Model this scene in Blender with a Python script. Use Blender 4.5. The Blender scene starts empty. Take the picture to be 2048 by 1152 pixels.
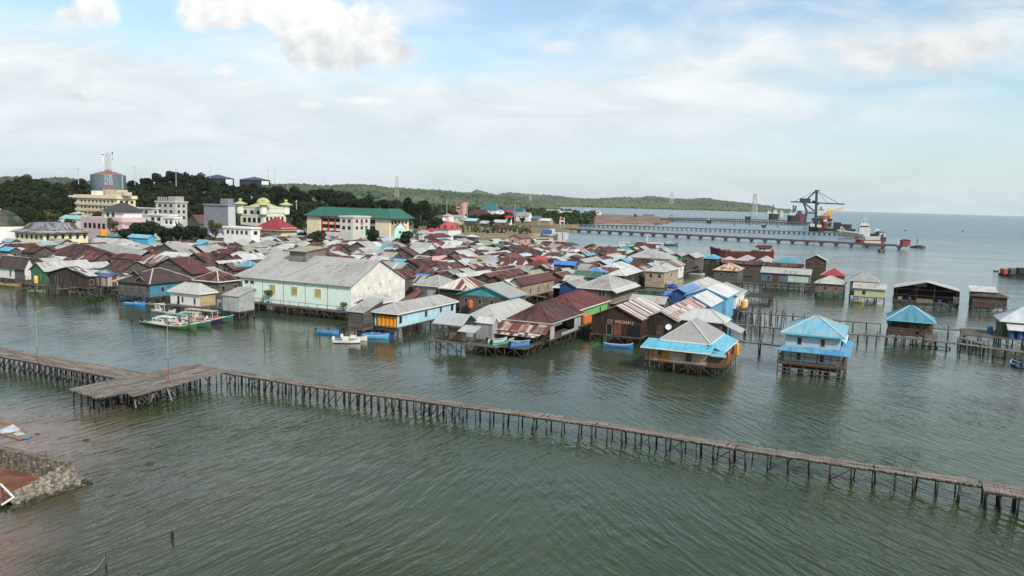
import bpy, math, random
import numpy as np
from mathutils import Vector, Matrix
random.seed(7); rng=np.random.default_rng(7)
SC=bpy.context.scene
COL=SC.collection
R_=math.radians
# ------------------------------------------------------------------ camera
FOC=1550.0; CAMH=27.0; SL=0.0275
_r=math.atan(SL); _p=math.atan((576-403)*math.cos(_r)/FOC)
cF=np.array([0,math.cos(_p),-math.sin(_p)]); R0=np.array([1.,0,0]); U0=np.array([0,math.sin(_p),math.cos(_p)])
cR=math.cos(_r)*R0+math.sin(_r)*U0; cU=-math.sin(_r)*R0+math.cos(_r)*U0
def P(x,y,z):
    """point of the plane z seen at a measured picture position (2048 x 1152)"""
    d=cF*FOC+cR*(x-1024)+cU*(576-y); t=(z-CAMH)/d[2]
    return Vector((d[0]*t,d[1]*t,z))
def PD(x,y,dist):
    d=cF*FOC+cR*(x-1024)+cU*(576-y); t=dist/d[1]
    return Vector((d[0]*t,dist,CAMH+d[2]*t))
def pr(q):
    v=np.array([q[0],q[1],q[2]-CAMH]); k=FOC/float(v@cF)
    return 1024+float(v@cR)*k, 576-float(v@cU)*k
def hor(x): return 403+(x-1024)*SL
def ppm(q): return FOC/math.hypot(q[0],q[1])     # pixels per metre there
cam=bpy.data.cameras.new('camera'); co=bpy.data.objects.new('camera',cam); COL.objects.link(co)
co.matrix_world=Matrix(((cR[0],cU[0],-cF[0],0),(cR[1],cU[1],-cF[1],0),(cR[2],cU[2],-cF[2],CAMH),(0,0,0,1)))
cam.sensor_width=36; cam.lens=36*FOC/2048; cam.clip_end=60000; cam.clip_start=0.5
SC.camera=co
# ------------------------------------------------------------------ objects
def tag(o,label=None,cat=None,group=None,kind=None):
    if label: o['label']=label
    if cat: o['category']=cat
    if group: o['group']=group
    if kind: o['kind']=kind
    return o
def thing(name,label,cat,loc=(0,0,0),group=None,rz=0):
    o=bpy.data.objects.new(name,None); o.empty_display_size=.3; COL.objects.link(o)
    o.location=loc; o.rotation_euler=(0,0,rz)
    return tag(o,label,cat,group)
def copy_tree(o,loc=None,rz=None,sc=None,label=None,group=None,parent=None):
    c=o.copy(); COL.objects.link(c)
    if parent is not None: c.parent=parent
    if loc is not None: c.location=loc
    if rz is not None: c.rotation_euler=(0,0,rz)
    if sc is not None: c.scale=(sc,sc,sc) if not hasattr(sc,'__len__') else sc
    if label: c['label']=label
    if group: c['group']=group
    for ch in list(o.children): copy_tree(ch,parent=c)
    return c
class MB:
    def __init__(s): s.v=[]; s.f=[]; s.uv=[]
    def poly(s,pts,uv=None,udir=None):
        pts=[Vector(p) for p in pts]; i=len(s.v)
        if uv is None:
            n=Vector((0,0,0))
            for k in range(len(pts)):
                a,b=pts[k],pts[(k+1)%len(pts)]; n+=a.cross(b)
            if n.length<1e-12: n=Vector((0,0,1))
            n.normalize()
            if udir is None:
                udir=Vector((-n.y,n.x,0)) if abs(n.z)<.995 else (pts[1]-pts[0])
            u=Vector(udir); u=u-n*u.dot(n)
            if u.length<1e-9: u=pts[1]-pts[0]
            u.normalize(); w=n.cross(u)
            uv=[(p.dot(u),p.dot(w)) for p in pts]
        s.v+=[tuple(p) for p in pts]; s.f.append(list(range(i,i+len(pts)))); s.uv+=list(uv)
    def obox(s,o,a,b,c,skip=()):
        o,a,b,c=[Vector(q) for q in (o,a,b,c)]
        if a.cross(b).dot(c)<0: a,b=b,a
        F=[(o,o+b,o+a+b,o+a),(o+c,o+a+c,o+a+b+c,o+b+c),(o,o+a,o+a+c,o+c),(o+a,o+a+b,o+a+b+c,o+a+c),(o+a+b,o+b,o+b+c,o+a+b+c),(o+b,o,o+c,o+b+c)]
        for k,f in enumerate(F):
            if k not in skip: s.poly(f)
    def box(s,cx,cy,z0,sx,sy,h,rz=0):
        e=Vector((math.cos(rz),math.sin(rz),0)); d=Vector((-e.y,e.x,0))
        s.obox(Vector((cx,cy,z0))-e*sx/2-d*sy/2,e*sx,d*sy,Vector((0,0,h)))
    def beam(s,p,q,w,h=None):
        h=h or w; p=Vector(p); q=Vector(q); t=q-p
        if t.length<1e-6: return
        a=t.cross(Vector((0,0,1)))
        if a.length<1e-4: a=Vector((1,0,0))
        a.normalize(); b=a.cross(t).normalized()
        s.obox(p-a*w/2-b*h/2,a*w,b*h,t)
    def cyl(s,p,q,r0,r1=None,n=8,cap=True):
        r1=r0 if r1 is None else r1
        p=Vector(p); q=Vector(q); t=(q-p).normalized(); a=t.cross(Vector((0,0,1)))
        if a.length<1e-4: a=Vector((1,0,0))
        a.normalize(); b=t.cross(a)
        P0=[p+(a*math.cos(6.2832*k/n)+b*math.sin(6.2832*k/n))*r0 for k in range(n)]
        P1=[q+(a*math.cos(6.2832*k/n)+b*math.sin(6.2832*k/n))*r1 for k in range(n)]
        for k in range(n):
            j=(k+1)%n; s.poly((P0[k],P0[j],P1[j],P1[k]))
        if cap: s.poly(P1); s.poly(P0[::-1])
    def lathe(s,c,prof,n=12):
        c=Vector(c); ring=[[c+Vector((r*math.cos(6.2832*k/n),r*math.sin(6.2832*k/n),z)) for k in range(n)] for r,z in prof]
        for i in range(len(prof)-1):
            for k in range(n):
                j=(k+1)%n; s.poly((ring[i][k],ring[i][j],ring[i+1][j],ring[i+1][k]))
        s.poly(ring[0][::-1]); s.poly(ring[-1])
    def slab(s,top,th,open_=None,udir=None):
        top=[Vector(p) for p in top]; dn=Vector((0,0,-th)); n=len(top)
        s.poly(top,udir=udir); s.poly([p+dn for p in top][::-1],udir=udir)
        for k in range(n):
            if open_ is None or k in open_:
                a,b=top[k],top[(k+1)%n]; s.poly((a,a+dn,b+dn,b))
    def build(s,name,m,parent=None,smooth=False,kind=None,origin=None):
        me=bpy.data.meshes.new(name); o=Vector((0,0,0))
        if parent is not None:
            o=Vector(parent.location)
            if parent.parent is not None: o=o+Vector(parent.parent.location)
        if origin is not None: o=Vector(origin)
        v=[(x-o.x,y-o.y,z-o.z) for x,y,z in s.v]
        me.from_pydata(v,[],s.f); uvl=me.uv_layers.new(name='UVMap')
        uvl.data.foreach_set('uv',np.array(s.uv,dtype=np.float32).ravel())
        me.materials.append(m)
        if smooth: me.polygons.foreach_set('use_smooth',[True]*len(me.polygons))
        ob=bpy.data.objects.new(name,me); COL.objects.link(ob)
        if parent is not None: ob.parent=parent
        elif origin is not None: ob.location=o
        if kind: ob['kind']=kind
        return ob
def npmesh(name,V,F,m,smooth=False):
    """big triangle mesh from arrays"""
    me=bpy.data.meshes.new(name); V=np.asarray(V,dtype=np.float32); F=np.asarray(F,dtype=np.int32); k=F.shape[1]
    me.vertices.add(len(V)); me.vertices.foreach_set('co',V.ravel())
    me.loops.add(F.size); me.loops.foreach_set('vertex_index',F.ravel())
    me.polygons.add(len(F)); me.polygons.foreach_set('loop_start',np.arange(0,F.size,k,dtype=np.int32))
    me.polygons.foreach_set('loop_total',np.full(len(F),k,dtype=np.int32))
    if smooth: me.polygons.foreach_set('use_smooth',np.ones(len(F),dtype=bool))
    me.update(calc_edges=True); me.validate(); me.materials.append(m)
    return me
def link(name,me,parent=None):
    o=bpy.data.objects.new(name,me); COL.objects.link(o)
    if parent is not None: o.parent=parent
    return o
# ------------------------------------------------------------------ materials
class NM:
    def __init__(s,name,rough=.8,metal=0.,spec=.3):
        s.m=bpy.data.materials.new(name); s.m.use_nodes=True; s.t=s.m.node_tree; s.b=s.t.nodes['Principled BSDF']
        s.b.inputs['Roughness'].default_value=rough; s.b.inputs['Metallic'].default_value=metal; s.b.inputs['Specular IOR Level'].default_value=spec
    def n(s,typ,**kw):
        nd=s.t.nodes.new('ShaderNode'+typ)
        for k,v in kw.items(): setattr(nd,k,v)
        return nd
    def put(s,sock,v):
        if isinstance(v,bpy.types.NodeSocket): s.t.links.new(v,sock)
        elif v is not None:
            if hasattr(v,'__len__') and len(v)==3 and sock.type=='RGBA': v=(*v,1)
            sock.default_value=v
    def math(s,op,a,b=None,c=None):
        nd=s.n('Math',operation=op); s.put(nd.inputs[0],a); s.put(nd.inputs[1],b)
        if c is not None: s.put(nd.inputs[2],c)
        return nd.outputs[0]
    def vm(s,op,a,b=None):
        nd=s.n('VectorMath',operation=op); s.put(nd.inputs[0],a)
        if b is not None: s.put(nd.inputs[1],b)
        return nd.outputs[0]
    def mix(s,f,a,b,mode='MIX'):
        nd=s.n('MixRGB',blend_type=mode); s.put(nd.inputs[0],f); s.put(nd.inputs[1],a); s.put(nd.inputs[2],b); return nd.outputs[0]
    def noise(s,vec,scale,det=3,rough=.55,dist=0):
        nd=s.n('TexNoise'); s.put(nd.inputs['Vector'],vec); nd.inputs['Scale'].default_value=scale; nd.inputs['Detail'].default_value=det
        nd.inputs['Roughness'].default_value=rough; nd.inputs['Distortion'].default_value=dist; return nd.outputs['Fac']
    def white(s,vec):
        nd=s.n('TexWhiteNoise',noise_dimensions='3D'); s.put(nd.inputs['Vector'],vec); return nd.outputs['Value']
    def ramp(s,f,a,b,lo=0.,hi=1.):
        nd=s.n('MapRange'); s.put(nd.inputs[0],f); nd.inputs[1].default_value=a; nd.inputs[2].default_value=b; nd.inputs[3].default_value=lo; nd.inputs[4].default_value=hi; return nd.outputs[0]
    def uv(s): return s.n('UVMap').outputs[0]
    def obj(s): return s.n('TexCoord').outputs['Object']
    def pos(s): return s.n('NewGeometry').outputs['Position']
    def rnd(s): return s.n('ObjectInfo').outputs['Random']
    def color(s,c): s.put(s.b.inputs['Base Color'],c)
    def bump(s,h,dist=.02,st=1.):
        nd=s.n('Bump'); nd.inputs['Strength'].default_value=st; nd.inputs['Distance'].default_value=dist; s.put(nd.inputs['Height'],h); s.put(s.b.inputs['Normal'],nd.outputs[0])
MC={}
def mroof(name,c1,c2=None,amt=.0,sheet=(.85,2.4),var=.22,rough=.55,metal=0.,streak=.25,objv=.25,mode='sheet'):
    if name in MC: return MC[name]
    k=NM(name,rough,metal,.35); uv=k.uv(); r=k.rnd()
    off=k.n('CombineXYZ'); k.put(off.inputs[0],k.math('MULTIPLY',r,173.)); k.put(off.inputs[1],k.math('MULTIPLY',r,91.)); k.put(off.inputs[2],k.math('MULTIPLY',r,37.))
    uo=k.vm('ADD',uv,off.outputs[0])
    cell=k.vm('FLOOR',k.vm('DIVIDE',uo,(sheet[0],sheet[1],1.)))
    w=k.white(cell)
    big=k.noise(uo,.16,3); fine=k.noise(k.vm('MULTIPLY',uo,(2.6,.22,1.)),1.,4)
    c=c1
    if c2 is not None:
        if mode=='stripe':
            colid=k.vm('FLOOR',k.vm('DIVIDE',k.vm('MULTIPLY',uo,(1,.12,0)),(sheet[0],1.,1.)))
            ww=k.white(colid); f=k.ramp(ww,1-amt-.02,1-amt+.02)
            f=k.math('MULTIPLY',f,k.ramp(fine,.25,.5,.6,1.))
        else:
            f=k.math('ADD',k.math('MULTIPLY',big,.9),k.math('ADD',k.math('MULTIPLY',w,.35),k.math('MULTIPLY',fine,.45)))
            f=k.ramp(f,1.02-amt*.55,1.16-amt*.55)
        c=k.mix(f,c1,c2)
    v=k.math('ADD',k.math('MULTIPLY',k.math('SUBTRACT',w,.5),var),1.)
    v=k.math('MULTIPLY',v,k.ramp(fine,.25,.75,1-streak,1+streak*.5))
    v=k.math('MULTIPLY',v,k.ramp(r,0,1,1-objv,1+objv))
    sx=k.n('SeparateXYZ'); k.put(sx.inputs[0],uv)
    fr=k.math('FRACT',k.math('DIVIDE',sx.outputs[0],sheet[0])); v=k.math('MULTIPLY',v,k.ramp(fr,.0,.09,.72,1.))
    fr2=k.math('FRACT',k.math('DIVIDE',sx.outputs[1],sheet[1])); v=k.math('MULTIPLY',v,k.ramp(fr2,.0,.03,.82,1.))
    mm=k.n('MixRGB',blend_type='MULTIPLY'); mm.inputs[0].default_value=1; k.put(mm.inputs[1],c); 
    cb=k.n('CombineXYZ'); [k.put(cb.inputs[i],v) for i in range(3)]; k.put(mm.inputs[2],cb.outputs[0]); k.color(mm.outputs[0])
    wv=k.math('SINE',k.math('MULTIPLY',sx.outputs[0],6.2832/.22)); k.bump(wv,.012,.6)
    MC[name]=k.m; return k.m
def mplank(name,c1,c2,vert=False,w=.2,rough=.85,gap=.55,objv=.2):
    if name in MC: return MC[name]
    k=NM(name,rough,0,.2); uv=k.uv(); sx=k.n('SeparateXYZ'); k.put(sx.inputs[0],uv); r=k.rnd()
    a,b=(sx.outputs[0],sx.outputs[1]) if vert else (sx.outputs[1],sx.outputs[0])
    idx=k.math('FLOOR',k.math('DIVIDE',a,w)); cv=k.n('CombineXYZ'); k.put(cv.inputs[0],idx); k.put(cv.inputs[1],k.math('FLOOR',k.math('DIVIDE',b,3.1))); k.put(cv.inputs[2],k.math('MULTIPLY',r,57.))
    wn=k.white(cv.outputs[0]); fn=k.noise(k.vm('MULTIPLY',uv,(4,.5,1) if vert else (.5,4,1)),1.,4); bg=k.noise(uv,.5,3)
    f=k.math('ADD',k.math('MULTIPLY',wn,.5),k.math('MULTIPLY',fn,.6)); c=k.mix(k.ramp(f,.25,.85),c1,c2)
    fr=k.math('FRACT',k.math('DIVIDE',a,w)); v=k.math('MULTIPLY',k.ramp(fr,0,.14,1-gap,1.),k.ramp(bg,.3,.7,.78,1.12)); v=k.math('MULTIPLY',v,k.ramp(r,0,1,1-objv,1+objv))
    cb=k.n('CombineXYZ'); [k.put(cb.inputs[i],v) for i in range(3)]
    k.color(k.mix(1.,c,cb.outputs[0],'MULTIPLY')); MC[name]=k.m; return k.m
def mplain(name,c,rough=.75,dirt=.18,scale=.8,metal=0.,objv=0.,spec=.3,c2=None):
    if name in MC: return MC[name]
    k=NM(name,rough,metal,spec); o=k.obj(); n1=k.noise(o,scale,5,.6); n2=k.noise(k.vm('MULTIPLY',o,(3,3,.3)),scale,3)
    base=c
    if c2 is not None: base=k.mix(k.ramp(n1,.42,.62),c,c2)
    v=k.ramp(k.math('ADD',k.math('MULTIPLY',n1,.6),k.math('MULTIPLY',n2,.4)),.3,.7,1-dirt,1+dirt*.5)
    if objv: v=k.math('MULTIPLY',v,k.ramp(k.rnd(),0,1,1-objv,1+objv))
    cb=k.n('CombineXYZ'); [k.put(cb.inputs[i],v) for i in range(3)]
    k.color(k.mix(1.,base,cb.outputs[0],'MULTIPLY')); MC[name]=k.m; return k.m
def mfol(name,c1,c2,objv=.35,scale=.35):
    if name in MC: return MC[name]
    k=NM(name,.75,0,.15); o=k.obj(); n1=k.noise(o,scale,3); n2=k.noise(o,scale*6,2)
    c=k.mix(k.ramp(k.math('ADD',k.math('MULTIPLY',n1,.6),k.math('MULTIPLY',n2,.4)),.35,.65),c1,c2)
    v=k.ramp(k.rnd(),0,1,1-objv,1+objv); cb=k.n('CombineXYZ'); [k.put(cb.inputs[i],v) for i in range(3)]
    k.color(k.mix(1.,c,cb.outputs[0],'MULTIPLY')); MC[name]=k.m; return k.m
ROOF={
'z':('grey zinc',mroof('roof_zinc',(.335,.33,.31),(.22,.195,.17),.18)),
'w':('pale zinc',mroof('roof_pale',(.44,.45,.44),(.31,.29,.27),.2)),
'b':('dark brown rusted',mroof('roof_brown',(.038,.0165,.0165),(.105,.042,.032),.5,var=.5,rough=.8,objv=.4)),
'R':('dark red',mroof('roof_darkred',(.105,.026,.020),(.06,.022,.018),.45,var=.3)),
'r':('bright red',mroof('roof_red',(.30,.035,.04),None,var=.1,objv=.12)),
'c':('cyan blue',mroof('roof_cyan',(.085,.32,.46),(.06,.25,.38),.4,var=.16,objv=.15,streak=.3)),
'B':('strong blue',mroof('roof_blue',(.055,.19,.48),None,var=.1,objv=.12)),
'L':('pale blue',mroof('roof_paleblue',(.33,.44,.52),(.24,.40,.56),.3,var=.12)),
't':('teal',mroof('roof_teal',(.055,.24,.28),None,var=.12)),
'T':('deep teal',mroof('roof_deepteal',(.035,.11,.14),None,var=.15)),
'g':('green',mroof('roof_green',(.045,.13,.085),(.09,.16,.12),.3,var=.2)),
'm':('mint green',mroof('roof_mint',(.20,.42,.33),None,var=.1)),
's':('rust striped',mroof('roof_stripe',(.13,.032,.022),(.46,.42,.37),.42,mode='stripe',sheet=(.75,2.4))),
'S':('white and rust patched',mroof('roof_patch',(.42,.40,.37),(.14,.05,.035),.62,mode='stripe',sheet=(.8,2.4))),
'o':('olive stained',mroof('roof_olive',(.23,.24,.14),(.30,.29,.22),.4)),
'q':('orange rust',mroof('roof_orange',(.22,.07,.035),(.36,.30,.24),.35)),
'k':('brown tiled',mroof('roof_tile',(.14,.062,.038),(.10,.045,.03),.5,sheet=(.4,.4))),
'p':('pink edged grey',mroof('roof_pink',(.50,.22,.23),(.36,.30,.28),.25)),
'y':('rust and gold stained',mroof('roof_gold',(.20,.12,.045),(.34,.26,.12),.5)),
}
WALL={
'wd':('weathered plank',mplank('plank_grey',(.062,.054,.046),(.145,.128,.11))),
'wv':('dark upright plank',mplank('plank_dark',(.028,.021,.018),(.068,.055,.046),True,.24)),
'wb':('brown plank',mplank('plank_brown',(.055,.04,.031),(.12,.088,.068))),
'tn':('tan board',mplank('plank_tan',(.25,.20,.145),(.36,.30,.22),False,.22,gap=.3)),
'wh':('white painted',mplain('paint_white',(.62,.62,.59),.8,.2)),
'gz':('grey metal sheet',mplank('sheet_grey',(.27,.28,.28),(.36,.37,.37),True,.3,.6,.25)),
'ye':('pale yellow',mplain('paint_yellow',(.60,.54,.36),.8,.18)),
'gr':('green painted',mplank('plank_green',(.07,.22,.09),(.10,.30,.13),True,.25,gap=.3)),
'bl':('blue painted',mplank('plank_blue',(.10,.27,.42),(.13,.33,.50),True,.25,gap=.3)),
'lb':('light blue painted',mplank('plank_lightblue',(.36,.56,.66),(.44,.64,.72),True,.35,gap=.2)),
'mi':('mint painted',mplain('paint_mint',(.62,.74,.66),.8,.10)),
'pk':('faded pink plank',mplank('plank_pink',(.34,.22,.20),(.44,.31,.29),True,.22,gap=.35)),
'dg':('dark grey plank',mplank('plank_dgrey',(.07,.075,.08),(.12,.125,.13))),
'tl':('teal painted',mplank('plank_teal',(.06,.23,.26),(.08,.29,.32),True,.3,gap=.25)),
'rd':('red brown plank',mplank('plank_red',(.12,.045,.035),(.20,.07,.055),True,.22)),
}
M_wood=mplank('timber',(.065,.055,.047),(.13,.115,.10),True,.12,gap=.3)
def mpost():
    k=NM('post_wood',.9,0,.2); ps=k.pos(); sx=k.n('SeparateXYZ'); k.put(sx.inputs[0],ps); n=k.noise(k.vm('MULTIPLY',ps,(6,6,1.2)),1.,3); c=k.mix(k.ramp(n,.35,.65),(.030,.024,.019),(.10,.086,.073))
    c=k.mix(k.ramp(k.math('ADD',sx.outputs[2],k.math('MULTIPLY',n,.5)),.75,1.1,1.,0.),c,(.016,.018,.010)); v=k.ramp(k.rnd(),0,1,.6,1.35); cb=k.n('CombineXYZ'); [k.put(cb.inputs[i],v) for i in range(3)]
    k.color(k.mix(1.,c,cb.outputs[0],'MULTIPLY')); return k.m
M_post=mpost()
M_cap=mplain('ridge_metal',(.40,.41,.40),.5,.15)
M_white=mplain('white_board',(.66,.66,.64),.7,.12)
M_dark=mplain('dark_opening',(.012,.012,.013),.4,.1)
M_pane=NM('window_glass',.12,0,.5); M_pane.color((.02,.024,.028)); M_pane=M_pane.m
M_frame=mplain('window_frame_wood',(.30,.27,.22),.7,.15)
M_steel=mplain('galvanised',(.30,.31,.32),.5,.2)
M_conc=mplain('concrete',(.34,.32,.29),.9,.22,.5)
HAZE=2.2e-5
# ------------------------------------------------------------------ houses
GA=R_(-25.5)
E_=Vector((math.cos(GA),math.sin(GA),0)); D_=Vector((-E_.y,E_.x,0)); Z_=Vector((0,0,1))
def solve(b,d,x):
    X=(x-1024)/FOC; v=np.array([b[0],b[1],b[2]-CAMH]); dd=np.array([d[0],d[1],d[2]])
    return float((X*(v@cF)-v@cR)/(dd@cR-X*(dd@cF)))
FOOT=[]      # footprints (centre, half extents along E_, D_)
HOUSES=[]    # dicts for the label pass
STILT=None
def stilt_mesh():
    global STILT
    if STILT is None:
        b=MB(); b.cyl((0,0,0),(0,0,1),.11,.09,6); o=b.build('stilt',M_post); STILT=o.data; bpy.data.objects.remove(o)
    return STILT
def post(parent,p,z0,z1,name='stilt',r=1.,tilt=0.):
    """one upright post, a copy of one mesh"""
    o=bpy.data.objects.new(name,stilt_mesh()); COL.objects.link(o); o.parent=parent
    L=Vector(parent.location); o.location=(p[0]-L.x,p[1]-L.y,z0-L.z); o.scale=(r,r,z1-z0); o.rotation_euler=(random.gauss(0,tilt),random.gauss(0,tilt),random.uniform(0,6))
    return o
def brace(parent,p,q,w=.09,name='brace',m=None):
    b=MB(); b.beam(p,q,w); return b.build(name,m or M_post,parent)
def window(parent,o,e,w,h,n,door=False,frame=None,pane=True):
    """frame with a dark pane on a wall face: o lower left corner, e along the wall, n outward"""
    f=MB(); n=Vector(n); e=Vector(e); t=.07 if w>.5 else .05
    o=Vector(o)
    for a,b_,c in ((o-e*t,e*(w+2*t),Z_*-t),(o-e*t+Z_*h,e*(w+2*t),Z_*t),(o-e*t,e*t,Z_*h),(o+e*w,e*t,Z_*h)):
        f.obox(a-n*.04,b_,c,n*.10)
    fo=f.build('door' if door else 'window',frame or M_frame,parent)
    g=MB(); g.obox(o-n*.03,e*w,Z_*h,n*.06); g.build('panel' if door else 'pane',M_pane if pane and not door else M_dark,fo)
    return fo
def roof_geom(O,W,D,ze,typ,rise,th=.10):
    """returns list of (polygon, udir, open edges) and ridge lines, plus underside height function data"""
    L=lambda s,t,z:O+E_*s+D_*t+Z_*(z-O.z)
    z1=ze+rise; S=[]; RL=[]
    if typ=='gu':
        S=[([L(0,0,ze),L(W,0,ze),L(W,D/2,z1),L(0,D/2,z1)],E_,(0,1,3)),([L(W,D,ze),L(0,D,ze),L(0,D/2,z1),L(W,D/2,z1)],-E_,(0,1,3))]; RL=[(L(0,D/2,z1),L(W,D/2,z1))]
    elif typ=='gv':
        S=[([L(0,D,ze),L(0,0,ze),L(W/2,0,z1),L(W/2,D,z1)],-D_,(0,1,3)),([L(W,0,ze),L(W,D,ze),L(W/2,D,z1),L(W/2,0,z1)],D_,(0,1,3))]; RL=[(L(W/2,0,z1),L(W/2,D,z1))]
    elif typ=='su':
        S=[([L(0,0,ze),L(W,0,ze),L(W,D,z1),L(0,D,z1)],E_,(0,1,2,3))]
    elif typ=='sv':
        S=[([L(W,0,ze),L(W,D,ze),L(0,D,z1),L(0,0,z1)],D_,(0,1,2,3))]
    else:
        u=typ=='hu'
        h=min(D/2,W/2-.3) if u else min(W/2,D/2-.3)
        if u: a,b=L(h,D/2,z1),L(W-h,D/2,z1)
        else: a,b=L(W/2,h,z1),L(W/2,D-h,z1)
        c=[L(0,0,ze),L(W,0,ze),L(W,D,ze),L(0,D,ze)]
        if u: S=[([c[0],c[1],b,a],E_,(0,)),([c[1],c[2],b],D_,(0,)),([c[2],c[3],a,b],-E_,(0,)),([c[3],c[0],a],-D_,(0,))]; RL=[(a,b),(c[0],a),(c[3],a),(c[1],b),(c[2],b)]
        else: S=[([c[0],c[1],a],E_,(0,)),([c[1],c[2],b,a],D_,(0,)),([c[2],c[3],b],-E_,(0,)),([c[3],c[0],a,b],-D_,(0,))]; RL=[(a,b),(c[0],a),(c[1],a),(c[2],b),(c[3],b)]
    return S,RL
def house_at(O,W,D,ze,typ,rc,wc,rise=None,zf=2.0,ov=.5,stilts=False,caps=True,fascia=None,win=None,label=None,name='stilt_house',cat='house',group='houses of the water village',wall=True,gable=None,walls='flrb',floor=True,zb=0.,reg=True,roofmat=None,wallmat=None,capm=None,deck=0.,wz=None):
    O=Vector((O[0],O[1],ze)); L=lambda s,t,z:O+E_*s+D_*t+Z_*(z-ze)
    half=(D if typ in('gu','hu') else W)/2
    if typ in('hu','hv'): half=min(W,D)/2
    if typ=='su': half=D
    if typ=='sv': half=W
    if rise is None: rise=max(.8,min(4.,.5*half*(.6 if typ[0]=='s' else 1)))
    c=L(W/2,D/2,zf if stilts else zb)
    root=thing(name,label,cat,(c.x,c.y,c.z),group)
    rm=roofmat or ROOF[rc][1]; wm=wallmat or WALL[wc][1]
    S,RL=roof_geom(O,W,D,ze,typ,rise)
    b=MB()
    for poly,ud,op in S: b.slab(poly,.10,op,ud)
    roof=b.build('roof',rm,root)
    if caps and RL:
        b=MB()
        for p,q in RL: b.beam(p+Z_*.03,q+Z_*.03,.26 if W>8 else .2,.1)
        b.build('ridge_cap',capm or M_cap,roof)
    if fascia:
        b=MB(); y=.02
        for poly,ud,op in S:
            for k in op:
                p,q=poly[k],poly[(k+1)%len(poly)]
                t=(q-p).normalized(); nrm=t.cross(Z_); 
                if nrm.length<1e-3: continue
                nrm.normalize(); b.obox(p+nrm*y-Z_*.24,q-p,nrm*.05,Z_*.22)
        b.build('fascia',fascia,root)
    # underside slope
    sl=rise/half if half>0 else 0
    s0,s1,t0,t1=ov,W-ov,ov,D-ov
    zt=ze-.12
    if wall:
        z0=zf if stilts else zb
        b=MB(); up=sl*ov
        def wq(p,q,za,zb2): b.poly((L(*p,z0),L(*q,z0),L(*q,zb2),L(*p,za)))
        if typ in('hu','hv'):
            za=zt+up
            if 'f' in walls: wq((s0,t0),(s1,t0),za,za)
            if 'r' in walls: wq((s1,t0),(s1,t1),za,za)
            if 'b' in walls: wq((s1,t1),(s0,t1),za,za)
            if 'l' in walls: wq((s0,t1),(s0,t0),za,za)
        elif typ=='gu':
            za=zt+up
            if 'f' in walls: wq((s0,t0),(s1,t0),za,za)
            if 'b' in walls: wq((s1,t1),(s0,t1),za,za)
            if 'r' in walls: b.poly((L(s1,t0,z0),L(s1,t1,z0),L(s1,t1,za),L(s1,D/2,zt+rise),L(s1,t0,za)))
            if 'l' in walls: b.poly((L(s0,t1,z0),L(s0,t0,z0),L(s0,t0,za),L(s0,D/2,zt+rise),L(s0,t1,za)))
        elif typ=='gv':
            za=zt+up
            if 'r' in walls: wq((s1,t0),(s1,t1),za,za)
            if 'l' in walls: wq((s0,t1),(s0,t0),za,za)
            if 'f' in walls: b.poly((L(s0,t0,z0),L(s1,t0,z0),L(s1,t0,za),L(W/2,t0,zt+rise),L(s0,t0,za)))
            if 'b' in walls: b.poly((L(s1,t1,z0),L(s0,t1,z0),L(s0,t1,za),L(W/2,t1,zt+rise),L(s1,t1,za)))
        elif typ=='su':
            za=zt+sl*t0; zc=zt+sl*t1
            if 'f' in walls: wq((s0,t0),(s1,t0),za,za)
            if 'r' in walls: wq((s1,t0),(s1,t1),za,zc)
            if 'b' in walls: wq((s1,t1),(s0,t1),zc,zc)
            if 'l' in walls: wq((s0,t1),(s0,t0),zc,za)
        else:
            za=zt+sl*(W-s1); zc=zt+sl*(W-s0)
            if 'f' in walls: wq((s0,t0),(s1,t0),zc,za)
            if 'r' in walls: wq((s1,t0),(s1,t1),za,za)
            if 'b' in walls: wq((s1,t1),(s0,t1),za,zc)
            if 'l' in walls: wq((s0,t1),(s0,t0),zc,zc)
        if b.f: b.build('wall',wm,root)
        if gable:   # painted panel over the front gable
            b=MB(); t=t0-.03
            if typ=='gv': b.poly((L(s0,t,za-.25),L(s1,t,za-.25),L(s1,t,za),L(W/2,t,zt+rise),L(s0,t,za)))
            else: b.poly((L(s1+.03,t0,za-.25),L(s1+.03,t1,za-.25),L(s1+.03,t1,za),L(s1+.03,D/2,zt+rise),L(s1+.03,t0,za)))
            b.build('gable',WALL[gable][1] if isinstance(gable,str) else gable,root)
    if floor and stilts:
        b=MB(); k=deck; b.obox(L(s0-.15-k,t0-.15-k,zf-.22),E_*(s1-s0+.3+2*k),D_*(t1-t0+.3+2*k),Z_*.2); b.build('floor',M_wood,root)
    if stilts:
        ns=max(2,int((s1-s0)/2.1)+1); nt=max(2,int((t1-t0)/2.3)+1); ztop=zf-.2
        pts=[]
        for i in range(ns):
            s=s0+(s1-s0)*i/(ns-1); pts.append((s,t0)); 
            if i%2==0: pts.append((s,t0+(t1-t0)*.35))
        sides=[s1] if stilts!='R' else [s0,s1]
        for j in range(1,nt):
            t=t0+(t1-t0)*j/(nt-1)
            for s in sides: pts.append((s,t))
            if j%2==0: pts.append((s1-1.8 if stilts!='R' else s0+1.8,t))
        for s,t in pts:
            q=L(s+random.gauss(0,.08),t+random.gauss(0,.08),0); post(root,q,-1.2,ztop,r=random.uniform(.8,1.25),tilt=.015)
        for i in range(ns-1):
            a=s0+(s1-s0)*i/(ns-1); c_=s0+(s1-s0)*(i+1)/(ns-1)
            if random.random()<.7:
                p,q=(a,c_) if random.random()<.5 else (c_,a); brace(root,L(p,t0-.1,.1),L(q,t0-.1,ztop-.1))
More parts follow.
